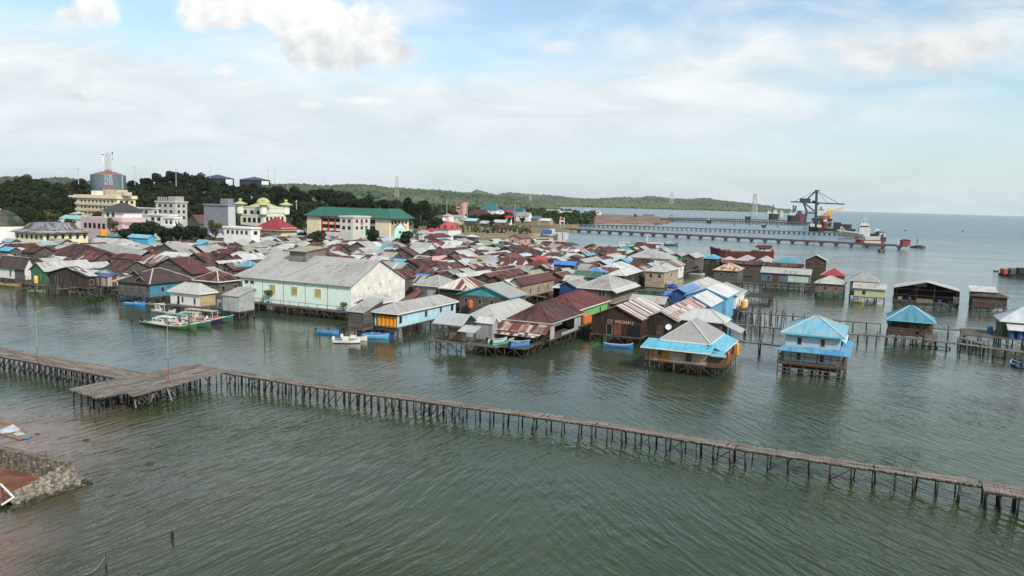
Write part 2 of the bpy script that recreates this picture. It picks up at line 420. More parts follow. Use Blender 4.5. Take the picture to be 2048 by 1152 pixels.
        for j in range(nt-1):
            if random.random()<.6:
                a=t0+(t1-t0)*j/(nt-1); c_=t0+(t1-t0)*(j+1)/(nt-1); p,q=(a,c_) if random.random()<.5 else (c_,a)
                ss=s1+.1 if stilts!='R' else s0-.1
                brace(root,L(ss,p,.1),L(ss,q,ztop-.1))
    if win and wall:
        z0=(zf if stilts else max(zb,ze-3.0)) if wz is None else wz
        for it in win:
            fc,fr,zz,w,h=it[:5]; kind=it[5] if len(it)>5 else 'w'
            if fc=='f': o=L(s0+(s1-s0)*fr-w/2,t0,z0+zz); window(root,o,E_,w,h,-D_,kind=='d')
            elif fc=='r': o=L(s1,t0+(t1-t0)*fr-w/2,z0+zz); window(root,o,D_,w,h,E_,kind=='d')
            elif fc=='l': o=L(s0,t0+(t1-t0)*fr+w/2,z0+zz); window(root,o,-D_,w,h,-E_,kind=='d')
    if reg: FOOT.append(((c.x,c.y),W/2,D/2,root))
    rec=dict(root=root,rc=rc,wc=wc,typ=typ,label=label,px=pr(L(W/2,D*.3,ze)),W=W,D=D,O=O,L=L,ze=ze,zf=zf,rise=rise,s=(s0,s1),t=(t0,t1),size=W*D,pz=pr(L(W/2,D/2,ze+rise)))
    HOUSES.append(rec); return rec
def place(a,b,c=None,d=None,ze=4.9,mode='M'):
    """near corner from the picture, sides along the village grid"""
    if mode=='M':
        B=P(b[0],b[1],ze); W=abs(solve(B,-E_,a[0])); 
        D=abs(solve(B,D_,c[0])) if c is not None else d
        W=max(2.,min(W,45)); D=max(2.5,min(D,32))
        return B-E_*W,W,D
    A=P(a[0],a[1],ze); W=max(2.,min(abs(solve(A,E_,b[0])),45)); return A,W,d
def house(a,b,c,typ,rc,wc,ze=4.9,mode='M',**k):
    d=None
    if isinstance(c,(int,float)): d=c; c=None
    O,W,D=place(a,b,c,d,ze,mode)
    return house_at(O,W,D,ze,typ,rc,wc,**k)
def patch_sheets(rec,n):
    O,W,D,ze,typ,rise,L,root=rec['O'],rec['W'],rec['D'],rec['ze'],rec['typ'],rec['rise'],rec['L'],rec['root']
    if typ not in('gu','gv') : return
    for i in range(n):
        w_=random.uniform(.7,1.5); f0=random.uniform(.0,.5); f1=min(1,f0+random.uniform(.25,.6))
        if typ=='gu':
            half=D/2; s=random.uniform(.3,max(.4,W-w_-.3)); pt=lambda a,f:L(a,f*half,ze+rise*f+.05); q=[pt(s,f0),pt(s+w_,f0),pt(s+w_,f1),pt(s,f1)]; ud=E_
        else:
            half=W/2; s=random.uniform(.3,max(.4,D-w_-.3)); 
            if random.random()<.6: pt=lambda a,f:L(W-f*half,a,ze+rise*f+.05); q=[pt(s,f0),pt(s+w_,f0),pt(s+w_,f1),pt(s,f1)]; ud=D_
            else: pt=lambda a,f:L(f*half,a,ze+rise*f+.05); q=[pt(s+w_,f0),pt(s,f0),pt(s,f1),pt(s+w_,f1)]; ud=-D_
        b=MB(); b.slab(q,.03,None,ud); b.build('roof_sheet',ROOF[random.choices('zwRbLq',(30,30,14,12,6,8))[0]][1],root)
def autowin(n,h=1.1):
    r=[]
    for i in range(n): r.append(('f',(i+.6)/n+random.uniform(-.06,.06),1.0,.8,h))
    for i in range(max(1,n-1)): r.append(('r',(i+.5)/max(1,n-1)+random.uniform(-.06,.06),1.0,.8,h))
    return r
def overlaps(cx,cy,hw,hd,m=.4):
    for (x,y),w,d,_ in FOOT:
        dx,dy=cx-x,cy-y; u=dx*E_.x+dy*E_.y; v=dx*D_.x+dy*D_.y
        if abs(u)<hw+w-m and abs(v)<hd+d-m: return True
    return False
def blk(x0,y0,k): return lambda x,y:(x0+x/k,y0+y/k)
def rows(B,text,ze=4.9,**kw):
    """ax ay bx by (c<x> | d<m>) type roof wall [ze]"""
    for ln in text.strip().split('\n'):
        f=ln.split()
        if len(f)<8: continue
        a=B(float(f[0]),float(f[1])); b=B(float(f[2]),float(f[3])); 
        c=B(float(f[4][1:]),0) if f[4][0]=='c' else float(f[4][1:])
        z=float(f[8]) if len(f)>8 else ze
        q=P(*b,z); far=math.hypot(q.x,q.y)
        k=dict(kw)
        k.setdefault('win',autowin(2) if far<300 else [('f',.35,1.,.9,1.1),('r',.5,1.,.9,1.1)])
        rec=house(a,b,c,f[5],f[6],f[7],z,zb=.15,caps=far<250,**k)
        rec['root'].rotation_euler.z=random.gauss(0,R_(1.8))
        if f[6] in 'bRszqo' and far<420: patch_sheets(rec,random.choice((0,0,1,2,3)))
# ------------------------------------------------------------------ the near houses, one by one
VA=blk(1040,440,7.2); VB=blk(780,440,7.2); VC=blk(560,400,7.2); VD=blk(320,430,7.2); VE=blk(120,430,7.2); VF=blk(0,430,7.2); VG=blk(1280,440,7.2)
V2=blk(700,500,4.8); V3=blk(1000,480,4.8); V4=blk(1260,470,3.84); V5=blk(1628,480,4.114); VH=blk(1180,560,6.827)
def local(rec): return rec['L']
# the big white warehouse
WH=house((477.6,552),(702.3,573.5),(814.6,0),'gu','z','mi',7.6,rise=5.2,zf=2.1,stilts=True,ov=.55,caps=False,name='warehouse',cat='warehouse',group=None,
   label='big white and mint warehouse on stilts with a long grey roof and wooden roof vent',roofmat=mroof('roof_warehouse',(.33,.325,.31),(.26,.25,.235),.25,sheet=(1.05,1.9),var=.07,streak=.1,objv=.0),deck=1.3)
L=WH['L']; r=WH['root']; s0,s1=WH['s']; t0,t1=WH['t']; W,D,ze,zf=WH['W'],WH['D'],WH['ze'],WH['zf']
M_gableW=mplank('warehouse_sheet',(.60,.58,.52),(.66,.64,.59),True,.9,.6,gap=.12,objv=0)
b=MB(); z_=lambda s,t,z:L(s,t,z); za=ze-.12+5.2/(D/2)*.55
b.poly((L(s1+.03,t0,zf),L(s1+.03,t1,zf),L(s1+.03,t1,za),L(s1+.03,D/2,ze-.12+5.2),L(s1+.03,t0,za))); b.build('gable_wall',M_gableW,r)
for k in range(6):
    if k in(0,5): continue
    s=s0+(s1-s0)*k/5; b=MB(); b.obox(L(s-.08,t0-.05,zf),E_*.16,D_*.05,Z_*(za-zf)); b.build('wall_batten',mplain('batten',(.28,.32,.28)),r)
for s in(.05,.95): pass
for (s,t) in((s1+.02,t0-.06),(s1+.03,t1-.1)): b=MB(); b.obox(L(s,t,zf),E_*.14,D_*.2,Z_*(za-zf-.1)); b.build('corner_trim',M_white,r)
b=MB(); b.obox(L(s1+.04,t0,zf+2.9),E_*.04,D_*(t1-t0),Z_*.06); b.build('wall_seam',mplain('seam',(.36,.36,.33)),r)
M_shut=mplank('shutter_straw',(.36,.28,.10),(.46,.37,.15),True,.12,gap=.35)
for fr in(.295,.50,.715):
    w,h=1.75,1.9; o=L(s0+(s1-s0)*fr-w/2,t0,zf+2.35); f=MB()
    for aa,bb,cc in((o-E_*.12,E_*(w+.24),Z_*-.12),(o-E_*.12+Z_*h,E_*(w+.24),Z_*.12),(o-E_*.12,E_*.12,Z_*h),(o+E_*w,E_*.12,Z_*h)): f.obox(aa-D_*.08,bb,cc,D_*.12)
    fo=f.build('window',M_white,r); g=MB(); g.obox(o-D_*.05,E_*w,Z_*h,D_*.06); g.build('shutter',M_shut,fo)
for fr in(.03,.085): window(r,L(s0+(s1-s0)*fr-.1,t0,zf+4.1),E_,1.0,.65,-D_)
for (t,z,q) in((.30,4.4,.18),(.52,4.9,.22),(.70,5.3,.2),(.62,1.6,.18),(.42,1.4,.18)): b=MB(); b.obox(L(s1+.05,t0+(t1-t0)*t,zf+z),E_*.06,D_*q,Z_*.35); b.build('wall_vent',M_dark,r)
# torn seams in the roof sheets
sl=5.2/(D/2); onr=lambda s,t:L(s,t,ze+sl*t+.02)
b=MB()
pts=[(.36,.12),(.40,.22),(.455,.42),(.475,.55),(.52,.78)]
for (p,q) in zip(pts[:-1],pts[1:]): b.beam(onr(W*p[0],D/2*p[1]),onr(W*q[0],D/2*q[1]),.16,.06)
b.build('roof_seam',mplain('seam_dark',(.13,.12,.11)),r)
for (p,t,w_,d_) in((.60,.62,.9,.16),(.64,.56,.5,.12),(.78,.70,.3,.3),(.80,.57,.35,.25),(.77,.48,.45,.15),(.90,.86,.35,.25),(.30,.28,.3,.25),(.22,.45,.3,.15),(.62,.66,.8,.08)):
    b=MB(); o=onr(W*p,D/2*t); up=(D_+Z_*sl).normalized(); b.obox(o,E_*w_,up*d_,Z_*.04); b.build('roof_hole',mplain('hole',(.05,.045,.04)),r)
# roof vent box (wooden monitor)
cs,ct=W*.333,D*.36
v=MB(); wv_,dv_=5.0,7.2; zb=ze+sl*(ct)+0.; zt_=ze+5.2+1.5
v.poly((L(cs-wv_/2,ct,zb-.3),L(cs+wv_/2,ct,zb-.3),L(cs+wv_/2,ct,zt_-.35),L(cs-wv_/2,ct,zt_-.35)))
v.poly((L(cs+wv_/2,ct,zb-.3),L(cs+wv_/2,ct+dv_,zb-.3),L(cs+wv_/2,ct+dv_,zt_+.35),L(cs+wv_/2,ct,zt_-.35)))
v.poly((L(cs-wv_/2,ct+dv_,zb-.3),L(cs-wv_/2,ct,zb-.3),L(cs-wv_/2,ct,zt_-.35),L(cs-wv_/2,ct+dv_,zt_+.35)))
v.poly((L(cs+wv_/2,ct+dv_,zb-.3),L(cs-wv_/2,ct+dv_,zb-.3),L(cs-wv_/2,ct+dv_,zt_+.35),L(cs+wv_/2,ct+dv_,zt_+.35)))
vo=v.build('roof_vent',mplank('vent_plank',(.13,.12,.105),(.26,.245,.22),False,.42,gap=.5),r)
v=MB(); v.slab([L(cs-wv_/2-.5,ct-.7,zt_-.36),L(cs+wv_/2+.5,ct-.7,zt_-.36),L(cs+wv_/2+.5,ct+dv_+.5,zt_+.42),L(cs-wv_/2-.5,ct+dv_+.5,zt_+.42)],.12); v.build('vent_roof',mplain('vent_lid',(.36,.33,.25),.8,.2,1.2,c2=(.22,.20,.15)),vo)
# walkway railing along the front
b=MB(); zt_=zf; yb=t0-1.3
b.beam(L(s0-.5,yb,zt_+1),L(s1,yb,zt_+1),.08); 
for k in range(13): s=s0-.4+(s1-s0+.3)*k/12; b.beam(L(s,yb,zt_-.1),L(s,yb,zt_+1),.08)
b.build('railing',M_post,r)
b=MB(); b.obox(L(s0,yb-.05,zt_-.35),E_*(s1-s0),D_*.12,Z_*.3); b.build('deck_edge',mplain('edge_white',(.48,.47,.43),.8,.35,.6,c2=(.16,.14,.12)),r)
for k in range(16):
    s=s0+(s1-s0)*k/15; post(r,L(s,yb+.1,0),-1.2,zf-.3,r=random.uniform(1.,1.6),tilt=.02)
    if k<15: 
        s2=s0+(s1-s0)*(k+1)/15; p,q=(s,s2) if k%2 else (s2,s); brace(r,L(p,yb,.1),L(q,yb,zf-.4),.1)
# left lean roof at the warehouse end
house((463,546),(480,553.),10,'su','z','wd',7.0,rise=2.4,zb=.2,caps=False,ov=.3,label='grey lean-to roof against the left end of the white warehouse',name='lean_to',cat='lean-to')
# long blue house with orange tanks
BH=house(V2(205,588),V2(460,613),V2(1045,0),'hv','z','lb',4.9,rise=1.5,zf=2.1,stilts=True,fascia=M_white,walls='lrb',label='long light blue house on stilts with a low grey roof beside the orange tanks',
  win=[('r',.05,.7,.9,1.4),('r',.46,.9,.8,1.2),('r',.72,.9,.7,1.3),('r',.93,.9,1.1,1.4)],wallmat=WALL['lb'][1])
L=BH['L'];r=BH['root'];s0,s1=BH['s'];t0,t1=BH['t']
b=MB(); b.obox(L(s0+.1,t0+.05,1.3),E_*(s1-s0-.2),D_*.1,Z_*.8); b.build('skirt_board',WALL['wd'][1],r)
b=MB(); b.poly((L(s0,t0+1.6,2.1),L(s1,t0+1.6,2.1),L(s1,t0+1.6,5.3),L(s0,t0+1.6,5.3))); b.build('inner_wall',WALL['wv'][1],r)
def tank(p,z,rad,h,mname,col,label,group=None):
    root=thing('water_tank',label,'water tank',(p[0],p[1],z),group); m=mplain(mname,col,.4,.1,1.5,spec=.4)
    b=MB(); b.lathe((p[0],p[1],z),[(rad*.97,0),(rad,.05),(rad,h*.3),(rad*.975,h*.33),(rad,h*.36),(rad,h*.62),(rad*.975,h*.65),(rad,h*.68),(rad*.99,h*.86),(rad*.8,h*.95),(rad*.4,h)],18); b.build('barrel',m,root,True)
    b=MB(); b.lathe((p[0],p[1],z+h-.02),[(rad*.36,0),(rad*.36,.12),(rad*.1,.17)],12); b.build('lid',m,root); return root
n=5
for k in range(n):
    q=L(s0+.75+(s1-s0-1.5)*k/(n-1),t0+.7,0)
    tank(q,2.1,.62,2.0+.06*(k%2),'tank_orange',(.62,.24,.02),['leftmost orange water tank in the row of five under the grey eave','second from left orange tank in the row of five by the blue house','middle orange tank in the row of five beside the blue house','fourth from left orange tank in the row of five beside the blue house','rightmost orange tank of the five, nearest the blue wall'][k],'orange water tanks in a row')
# plank shed and small gable between warehouse and blue house
SH=house((692.5,623),(727.2,625.8),7.,'su','z','wd',4.9,rise=2.0,zf=1.6,stilts=True,ov=.25,label='dark plank shed on stilts with a sloping grey roof between warehouse and orange tanks',name='shed',cat='shed',caps=False,wallmat=mplank('shed_plank',(.05,.046,.042),(.13,.12,.11),False,.3))
house(blk(600,600,8.533)(915,62),blk(600,600,8.533)(1235,76),blk(600,600,8.533)(1645,0),'gv','z','gz',5.6,zb=.2,gable='mi',fascia=M_white,label='small grey roofed annex with a mint gable tucked against the white warehouse',name='annex',cat='annex')
house(V2(470,485),V2(560,500),V2(735,0),'su','b','wb',4.4,zb=.2,label='low dark red sheet roof between the warehouse gable and the long blue house',name='lean_to',cat='lean-to')
# grey hip with green shutters, striped hip, teal gable
H=house(VB(330,915),VB(725,958),11.,'hu','z','gz',5.2,zb=.2,fascia=M_white,rise=2.2,label='grey hip roofed house with a green grille window right of the white warehouse',win=[('f',.9,.6,.7,1.6),('r',.5,.8,.8,1.2)])
L=H['L'];r=H['root'];s0,s1=H['s'];t0=H['t'][0]
b=MB(); o=L(s0+1.2,t0-.04,2.2); b.obox(o,E_*2.4,Z_*2.2,D_*-.05); w=b.build('window',mplain('grille_back',(.02,.05,.04)),r)
b=MB()
for k in range(9): b.obox(o+E_*(2.4*k/8-.04)-D_*.06,E_*.08,Z_*2.2,D_*-.05)
b.build('grille',mplain('grille_green',(.10,.40,.26)),w)
house(VB(690,990),VB(1140,1012),VB(1460,0),'hv','s','wv',5.0,zb=.2,rise=2.6,fascia=M_cap,label='hip roof of bold rust and white stripes behind the teal gabled house')
TG=house(V2(1025,412),V2(1535,462),V2(1715,0),'gv','z','wd',5.3,rise=2.4,zb=.3,gable='tl',fascia=WALL['tl'][1],label='plank house with a wide teal gable and smooth grey roof',win=[('f',.14,1.,.7,1.1),('f',.42,1.,.7,1.1),('f',.66,1.,.7,1.1),('f',.9,1.,.7,.8),('r',.5,.8,.7,1.4)],roofmat=mroof('roof_zinc_clean',(.33,.33,.31),None,var=.08,streak=.08))
q=TG['L'](TG['W']*.29,-.6,0); tank(q,2.4,.62,1.7,'tank_redorange',(.48,.13,.03),'red orange water tank in front of the teal gabled house')
GH=house(V2(1085,610),V2(1410,685),V2(1840,0),'hv','z','wd',4.8,rise=2.3,zf=2.,stilts=True,fascia=M_white,label='grey hip roofed stilt house with white eave boards left of the big rusty roof',win=[('r',.3,.9,.8,1.),('r',.7,.9,.8,1.)])
SO=house(V2(790,697),V2(1078,731),6.2,'gu','z','gz',4.9,rise=1.7,zf=2.,stilts=True,walls='b',caps=False,roofmat=mroof('roof_zinc_blue',(.36,.38,.39),(.30,.31,.32),.2,var=.15),label='small open sided stilt shelter with a bluish zinc roof at the waterfront',name='shelter',cat='shelter')
L=SO['L'];r=SO['root'];W,D=SO['W'],SO['D']
for s in(.3,W*.5,W-.4):
    for t in(.4,D-.6): post(r,L(s,t,0),1.9,4.8,name='roof_post',r=.8)
b=MB(); b.obox(L(W*.5,.9,2),E_*2.2,D_*.12,Z_*2.3); b.build('screen_panel',mplank('mat_panel',(.16,.13,.08),(.24,.19,.12),True,.1),r)
b=MB(); b.obox(L(W*.5+2.25,.9,2),E_*.9,D_*.6,Z_*2.2); b.build('cupboard',WALL['tn'][1],r)
b=MB(); b.obox(L(.3,.7,2),E_*1.4,D_*1.,Z_*1.1); b.build('crate_stack',WALL['wd'][1],r)
b=MB(); b.slab([L(W-.2,-1.4,4.2),L(W+3.2,-1.4,4.2),L(W+3.2,1.2,5.0),L(W-.2,1.2,5.0)],.08); b.build('awning',mroof('roof_zinc_blue',(.36,.38,.39)),r)
b=MB(); b.obox(L(-.2,-.6,1.78),E_*(W+7.4),D_*1.6,Z_*.2); b.build('front_deck',M_wood,r)
for k in range(8): post(r,L(-.1+(W+7)*k/7,-.5,0),-1.2,1.8,r=.9,tilt=.03)
for k in range(7): brace(r,L(-.1+(W+7)*k/7,-.55,.1 if k%2 else 1.7),L(-.1+(W+7)*(k+1)/7,-.55,1.7 if k%2 else .1))
house(V2(1195,690),V2(1372,711),V2(1412,0),'gu','w','gz',4.9,rise=1.0,zf=1.9,stilts=True,ov=.2,label='tiny grey metal hut joined to the open stilt shelter',name='hut',cat='hut',caps=False)
# big rusty hip roof with the boat deck
RH=house(V3(60,745),V3(500,802),V3(808,0),'hv','b','gz',5.2,rise=2.9,zf=2.1,stilts=True,capm=mplain('cap_rust',(.10,.045,.035)),fascia=M_cap,label='big dark rusty hip roofed stilt house behind the boat deck',walls='lb',
  roofmat=mroof('roof_bigrust',(.042,.019,.017),(.085,.03,.023),.4,var=.3))
L=RH['L'];r=RH['root'];s0,s1=RH['s'];t0,t1=RH['t'];W,D=RH['W'],RH['D']
b=MB(); 
for (a,c,z0,z1) in((0,.12,0,2.9),(.12,.36,2.2,2.9),(.36,.86,2.55,2.9),(.78,1.,0,2.9),(.36,.78,0,.5)): b.obox(L(s1-.06,t0+(t1-t0)*a,2.1+z0),E_*.1,D_*(t1-t0)*(c-a),Z_*(z1-z0))
b.build('wall',WALL['gz'][1],r)
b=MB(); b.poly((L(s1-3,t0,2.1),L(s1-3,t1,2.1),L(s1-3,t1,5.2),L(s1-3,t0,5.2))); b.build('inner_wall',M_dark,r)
b=MB(); b.slab([L(-1.5,-3.0,3.6),L(W+.1,-3.0,3.6),L(W-.1,.35,4.9),L(-1.0,.35,4.9)],.08,None,E_); b.build('lower_roof',mroof('roof_torn',(.16,.05,.035),(.34,.28,.24),.35,var=.6,streak=.5),r)
b=MB(); b.slab([L(-1.2,-4.3,3.1),L(W-1.2,-4.3,3.0),L(W-.8,-2.9,3.5),L(-1.2,-2.9,3.6)],.07,None,E_); b.build('eave_sheet',mroof('roof_torn2',(.07,.03,.025),(.36,.32,.28),.3,var=.6,streak=.5),r)
b=MB(); b.poly((L(-.6,-.4,1.9),L(W-.6,-.4,1.9),L(W-.6,-.4,4.4),L(-.6,-.4,4.4))); b.build('front_wall',WALL['wv'][1],r)
for k in range(6): post(r,L(-.8+(W-.6)*k/5,-3.6,0),1.7,3.2,name='roof_post',r=.7)
dk=MB(); dz=1.75
for k in range(26):
    t=-9.0+k*.33; dk.obox(L(-1.6,t,dz-.1),E_*(W+.4+random.uniform(-.25,.2)),D_*.30,Z_*.1)
dk.build('deck',M_wood,r)
for i in range(6):
    for j in range(3): post(r,L(-1.3+(W-.2)*i/5,-8.8+j*3.6,0),-1.2,dz-.1,r=.9,tilt=.03)
for i in range(5): brace(r,L(-1.3+(W-.2)*i/5,-8.95,.05 if i%2 else 1.6),L(-1.3+(W-.2)*(i+1)/5,-8.95,1.6 if i%2 else .05))
for i in range(3): brace(r,L(W-1.3,-8.8+i*3.,.1),L(W-1.3,-6.5+i*3.,1.6))
DECK=(L,W)
# green house with dark red roof
GR=house(V3(320,640),V3(745,677),V3(1060,0),'hv','R','gr',5.2,rise=2.4,zf=2.1,stilts=True,fascia=M_white,capm=mplain('cap_red',(.15,.05,.04)),label='green walled house with a dark red hip roof beside the orange barrels',win=[('r',.75,1.,.8,1.1)],roofmat=mroof('roof_darkred2',(.095,.018,.017),(.13,.03,.026),.4,var=.25,streak=.3),wallmat=mplank('plank_leaf',(.13,.40,.13),(.17,.48,.17),True,.3,gap=.2))
L=GR['L'];s1=GR['s'][1];t0,t1=GR['t']
b=MB(); b.obox(L(s1,t0-1,1.85),E_*2.2,D_*(t1-t0),Z_*.2); b.build('porch',M_wood,GR['root'])
for i,(t,h) in enumerate(((3.4,2.0),(5.6,1.75))): tank(L(s1+.9,t,0),2.1,.66,h,'tank_redorange2',(.55,.15,.05),['taller orange barrel against the green wall','shorter orange barrel against the green wall'][i],'orange barrels by the green wall')
# signed plank warehouse and its neighbour
WI=house(VH(0,500),VH(715,547),VH(1050,0),'gv','S','wv',5.4,rise=2.4,zf=1.9,stilts=True,fascia=mplain('fascia_rust',(.16,.09,.07)),caps=False,ov=.3,label='dark plank storehouse with painted name board and rust patched roof',name='storehouse',cat='storehouse',group=None,
  roofmat=mroof('roof_wild',(.48,.45,.42),(.11,.04,.032),.55,mode='stripe',sheet=(.7,2.4),var=.3),wallmat=mplank('plank_sign',(.03,.019,.016),(.075,.045,.036),True,.24),win=[('f',.37,.1,1.1,2.0,'d')])
L=WI['L'];r=WI['root'];s0,s1=WI['s'];t0=WI['t'][0]
b=MB(); b.obox(L(s0+(s1-s0)*.31,t0-.07,4.15),E_*(s1-s0)*.41,D_*.06,Z_*.95); sb=b.build('name_board',mplain('board_dark',(.05,.025,.02)),r)
cu=bpy.data.curves.new('lettering','FONT'); cu.body='CV. WILDAN J'; cu.size=.82; cu.extrude=.01; to=bpy.data.objects.new('lettering',cu); COL.objects.link(to)
to.parent=sb; p=L(s0+(s1-s0)*.325,t0-.1,4.32)-Vector(r.location); to.matrix_local=Matrix.Translation(p)@Matrix(((E_.x,0,-D_.x,0),(E_.y,0,-D_.y,0),(0,1,0,0),(0,0,0,1)))
bpy.context.view_layer.update(); me=bpy.data.meshes.new_from_object(to.evaluated_get(bpy.context.evaluated_depsgraph_get())); me.materials.clear(); me.materials.append(mplain('paint_letters',(.55,.42,.37),.8,.3,3.)); tm=bpy.data.objects.new('lettering',me); COL.objects.link(tm); tm.parent=sb; tm.matrix_local=to.matrix_local; bpy.data.objects.remove(to); tm.name='lettering'
b=MB(); b.obox(L(s0+(s1-s0)*.46,t0-.08,2.0),E_*1.5,D_*.06,Z_*2.1); b.build('door',WALL['rd'][1],r)
b=MB(); b.obox(L(s0+(s1-s0)*.74,t0-.05,2.1),E_*(s1-s0)*.25,D_*.04,Z_*2.2); b.build('opening',M_dark,r)
DW=house(VH(722,527),VH(1202,557),VH(1630,0),'gv','S','wv',5.3,rise=1.7,zf=1.9,stilts=True,fascia=M_cap,caps=False,ov=.3,label='dark plank boathouse with a wide doorway right of the signed storehouse',name='boathouse',cat='boathouse',group=None,
  roofmat=mroof('roof_wild2',(.40,.39,.37),(.20,.08,.06),.5,mode='stripe',sheet=(.7,2.4),var=.25))
L=DW['L'];r=DW['root'];s0,s1=DW['s'];t0=DW['t'][0]
b=MB(); b.obox(L(s0+(s1-s0)*.62,t0-.05,1.95),E_*(s1-s0)*.22,D_*.04,Z_*2.2); b.build('doorway',M_dark,r)
b=MB(); b.obox(L(s0+(s1-s0)*.38,t0-.09,1.95),E_*(s1-s0)*.23,D_*.05,Z_*2.2); b.build('door',WALL['wb'][1],r)
# front catwalk of the two dark houses
p=VH(0,655); q=VH(945,748); A=P(*p,1.8); Bq=P(*q,1.8)
r=thing('catwalk','narrow light plank catwalk running in front of the dark plank storehouses','catwalk',tuple((A+Bq)/2))
b=MB(); b.beam(A,Bq,.9,.12); b.build('deck',mplank('plank_pale',(.22,.19,.15),(.32,.28,.23),True,.2),r)
for k in range(12): post(r,A.lerp(Bq,k/11)+Vector((random.uniform(-.3,.3),0,0)),-1.2,1.75,r=.7,tilt=.03)
# grey hip house behind the blue trimmed one
HH=house(VH(1150,517),VH(1838,582),VH(1925,0),'hu','z','wd',5.4,rise=1.9,zf=2.0,stilts=True,fascia=M_white,label='plank house with a pale grey hip roof behind the blue trimmed corner house',win=[('r',.5,.7,.7,1.5)],roofmat=mroof('roof_zinc_cool',(.36,.37,.37),None,var=.1,streak=.1))
L=HH['L'];W,D=HH['W'],HH['D']
b=MB(); b.slab([L(W+3.,.5,3.6),L(W+3.,D-.8,3.6),L(W-.4,D-.8,5.0),L(W-.4,.5,5.0)],.09); b.build('side_roof',mroof('roof_zinc_cool',(.36,.37,.37)),HH['root'])
# corner house with cyan skirt roofs
BB=house(VH(955,765),VH(1640,872),VH(1832,0),'hv','z','tn',5.3,rise=2.9,zf=2.0,stilts=True,ov=-1.2,fascia=M_white,label='tan stilt house with grey hip roof, cyan awnings and an orange balcony',win=[('f',.155,.5,.7,1.35),('f',.60,.25,1.0,1.7)],roofmat=mroof('roof_shingle',(.33,.325,.32),(.27,.265,.26),.2,sheet=(1.0,.45),var=.1,streak=.08),name='corner_house',walls='flb')
L=BB['L'];r=BB['root'];W,D=BB['W'],BB['D'];s0,s1=BB['s'];t0,t1=BB['t']
cy=mroof('roof_cyantile',(.095,.37,.50),(.15,.36,.44),.35,sheet=(1.25,.35),var=.2,streak=.22,objv=0)
zt=5.3
aw=MB(); aw.slab([L(-2.6,-2.3,4.1),L(W+.6,-2.3,4.1),L(W+.9,.5,5.25),L(-2.0,.5,5.25)],.09,None,E_); ao=aw.build('front_awning',cy,r)
aw=MB(); aw.obox(L(-2.6,-2.36,3.95),E_*(W+3.2),D_*.06,Z_*.15); aw.build('fascia',M_white,ao)
aw=MB(); aw.slab([L(W+2.3,-.4,4.2),L(W+2.3,D+.8,4.2),L(W-.3,D+.8,5.25),L(W-.3,-.4,5.25)],.09,None,D_); ao=aw.build('side_awning',cy,r)
aw=MB(); aw.obox(L(W+2.3,-.4,4.03),E_*.06,D_*(D+1.2),Z_*.15); aw.build('fascia',M_white,ao)
aw=MB(); aw.slab([L(W+.5,-2.0,3.75),L(W+3.0,-2.0,3.75),L(W+2.4,.3,4.5),L(W+.3,.3,4.5)],.08,None,E_); aw.build('corner_awning',cy,r)
og=mplain('paint_orange',(.36,.15,.02),.6,.2)
b=MB(); x0=-2.0
for z in(.25,.55,.85): b.obox(L(x0,t0-.06,2.0+z),E_*(2.6),D_*.08,Z_*.16)
for s in(x0,x0+1.3,x0+2.5): b.obox(L(s,t0-.09,2.0),E_*.12,D_*.12,Z_*1.05)
b.build('balcony_rail',og,r)
b=MB(); b.obox(L(.75,t0-.05,2.0),E_*1.2,D_*.05,Z_*1.75); b.build('painted_panel',og,r)
b=MB(); b.obox(L(x0,t0-.1,1.8),E_*(W+4.2),D_*(D+2.2),Z_*.19); b.build('deck',M_wood,r)
b=MB(); b.obox(L(s1-1.3,t0-.06,2.0),E_*2.9,D_*.06,Z_*1.5); b.build('porch_wall',mplank('plank_porch',(.12,.08,.05),(.18,.12,.08),False,.2),r)
b=MB()
for z in(.3,.6,.9): b.obox(L(s1+1.55,t0+.4,2.0+z),E_*.08,D_*(D*.8),Z_*.12)
for k in range(6): b.obox(L(s1+1.55,t0+.4+D*.8*k/5,2.0),E_*.1,D_*.1,Z_*1.0)
b.build('side_rail',mplain('paint_ochre',(.20,.11,.035)),r)
b=MB(); b.poly((L(s1-1.3,t0,2.),L(s1-1.3,t1,2.),L(s1-1.3,t1,4.9),L(s1-1.3,t0,4.9))); b.build('wall',WALL['wb'][1],r)
for k in range(3): post(r,L(x0+.1+k*1.1,t0,0),2.,4.1,name='roof_post',r=.6)
for k in range(6): post(r,L(s1+1.5,t0+D*k/6,0),-1.2,4.2,name='roof_post',r=.7)
for k in range(4): post(r,L(x0+k*.8,t0+.1,0),-1.2,1.9,r=.8,tilt=.02)
for k in range(4): post(r,L(s0+(s1+1.4-s0)*k/3,t0-.2,0),-1.2,1.85,r=1.)
tank(L(s1+1.0,D-.6,0),2.0,.62,2.0,'tank_orange',(.62,.24,.02),'orange water tank at the back corner of the tan cyan awning house')
tank(L(s1+1.0,D*.35,0),2.0,.4,1.6,'tank_red',(.55,.12,.04),'red orange drum standing on the side porch of the tan house')
def dish(p,z,label,rr=.55,pole=1.4):
    r=thing('satellite_dish',label,'satellite dish',(p[0],p[1],z)); b=MB(); b.cyl((p[0],p[1],z),(p[0],p[1],z+pole),.04); b.build('pole',M_steel,r)
    b=MB(); n=14; c=Vector((p[0],p[1],z+pole)); ax=Vector((-.35,-.75,.55)).normalized(); a=ax.cross(Z_).normalized(); q=ax.cross(a); pr_=[(0.02,0),(rr*.5,.05),(rr*.85,.15),(rr,.24)]
    R=[[c+ax*h+(a*math.cos(6.2832*k/n)+q*math.sin(6.2832*k/n))*x for k in range(n)] for x,h in pr_]
    for i in range(3):
        for k in range(n): j=(k+1)%n; b.poly((R[i][k],R[i+1][k],R[i+1][j],R[i][j]))
    b.build('bowl',M_white,r,True); b=MB(); b.beam(c,c+ax*.5,.03); b.build('arm',M_steel,r); return r
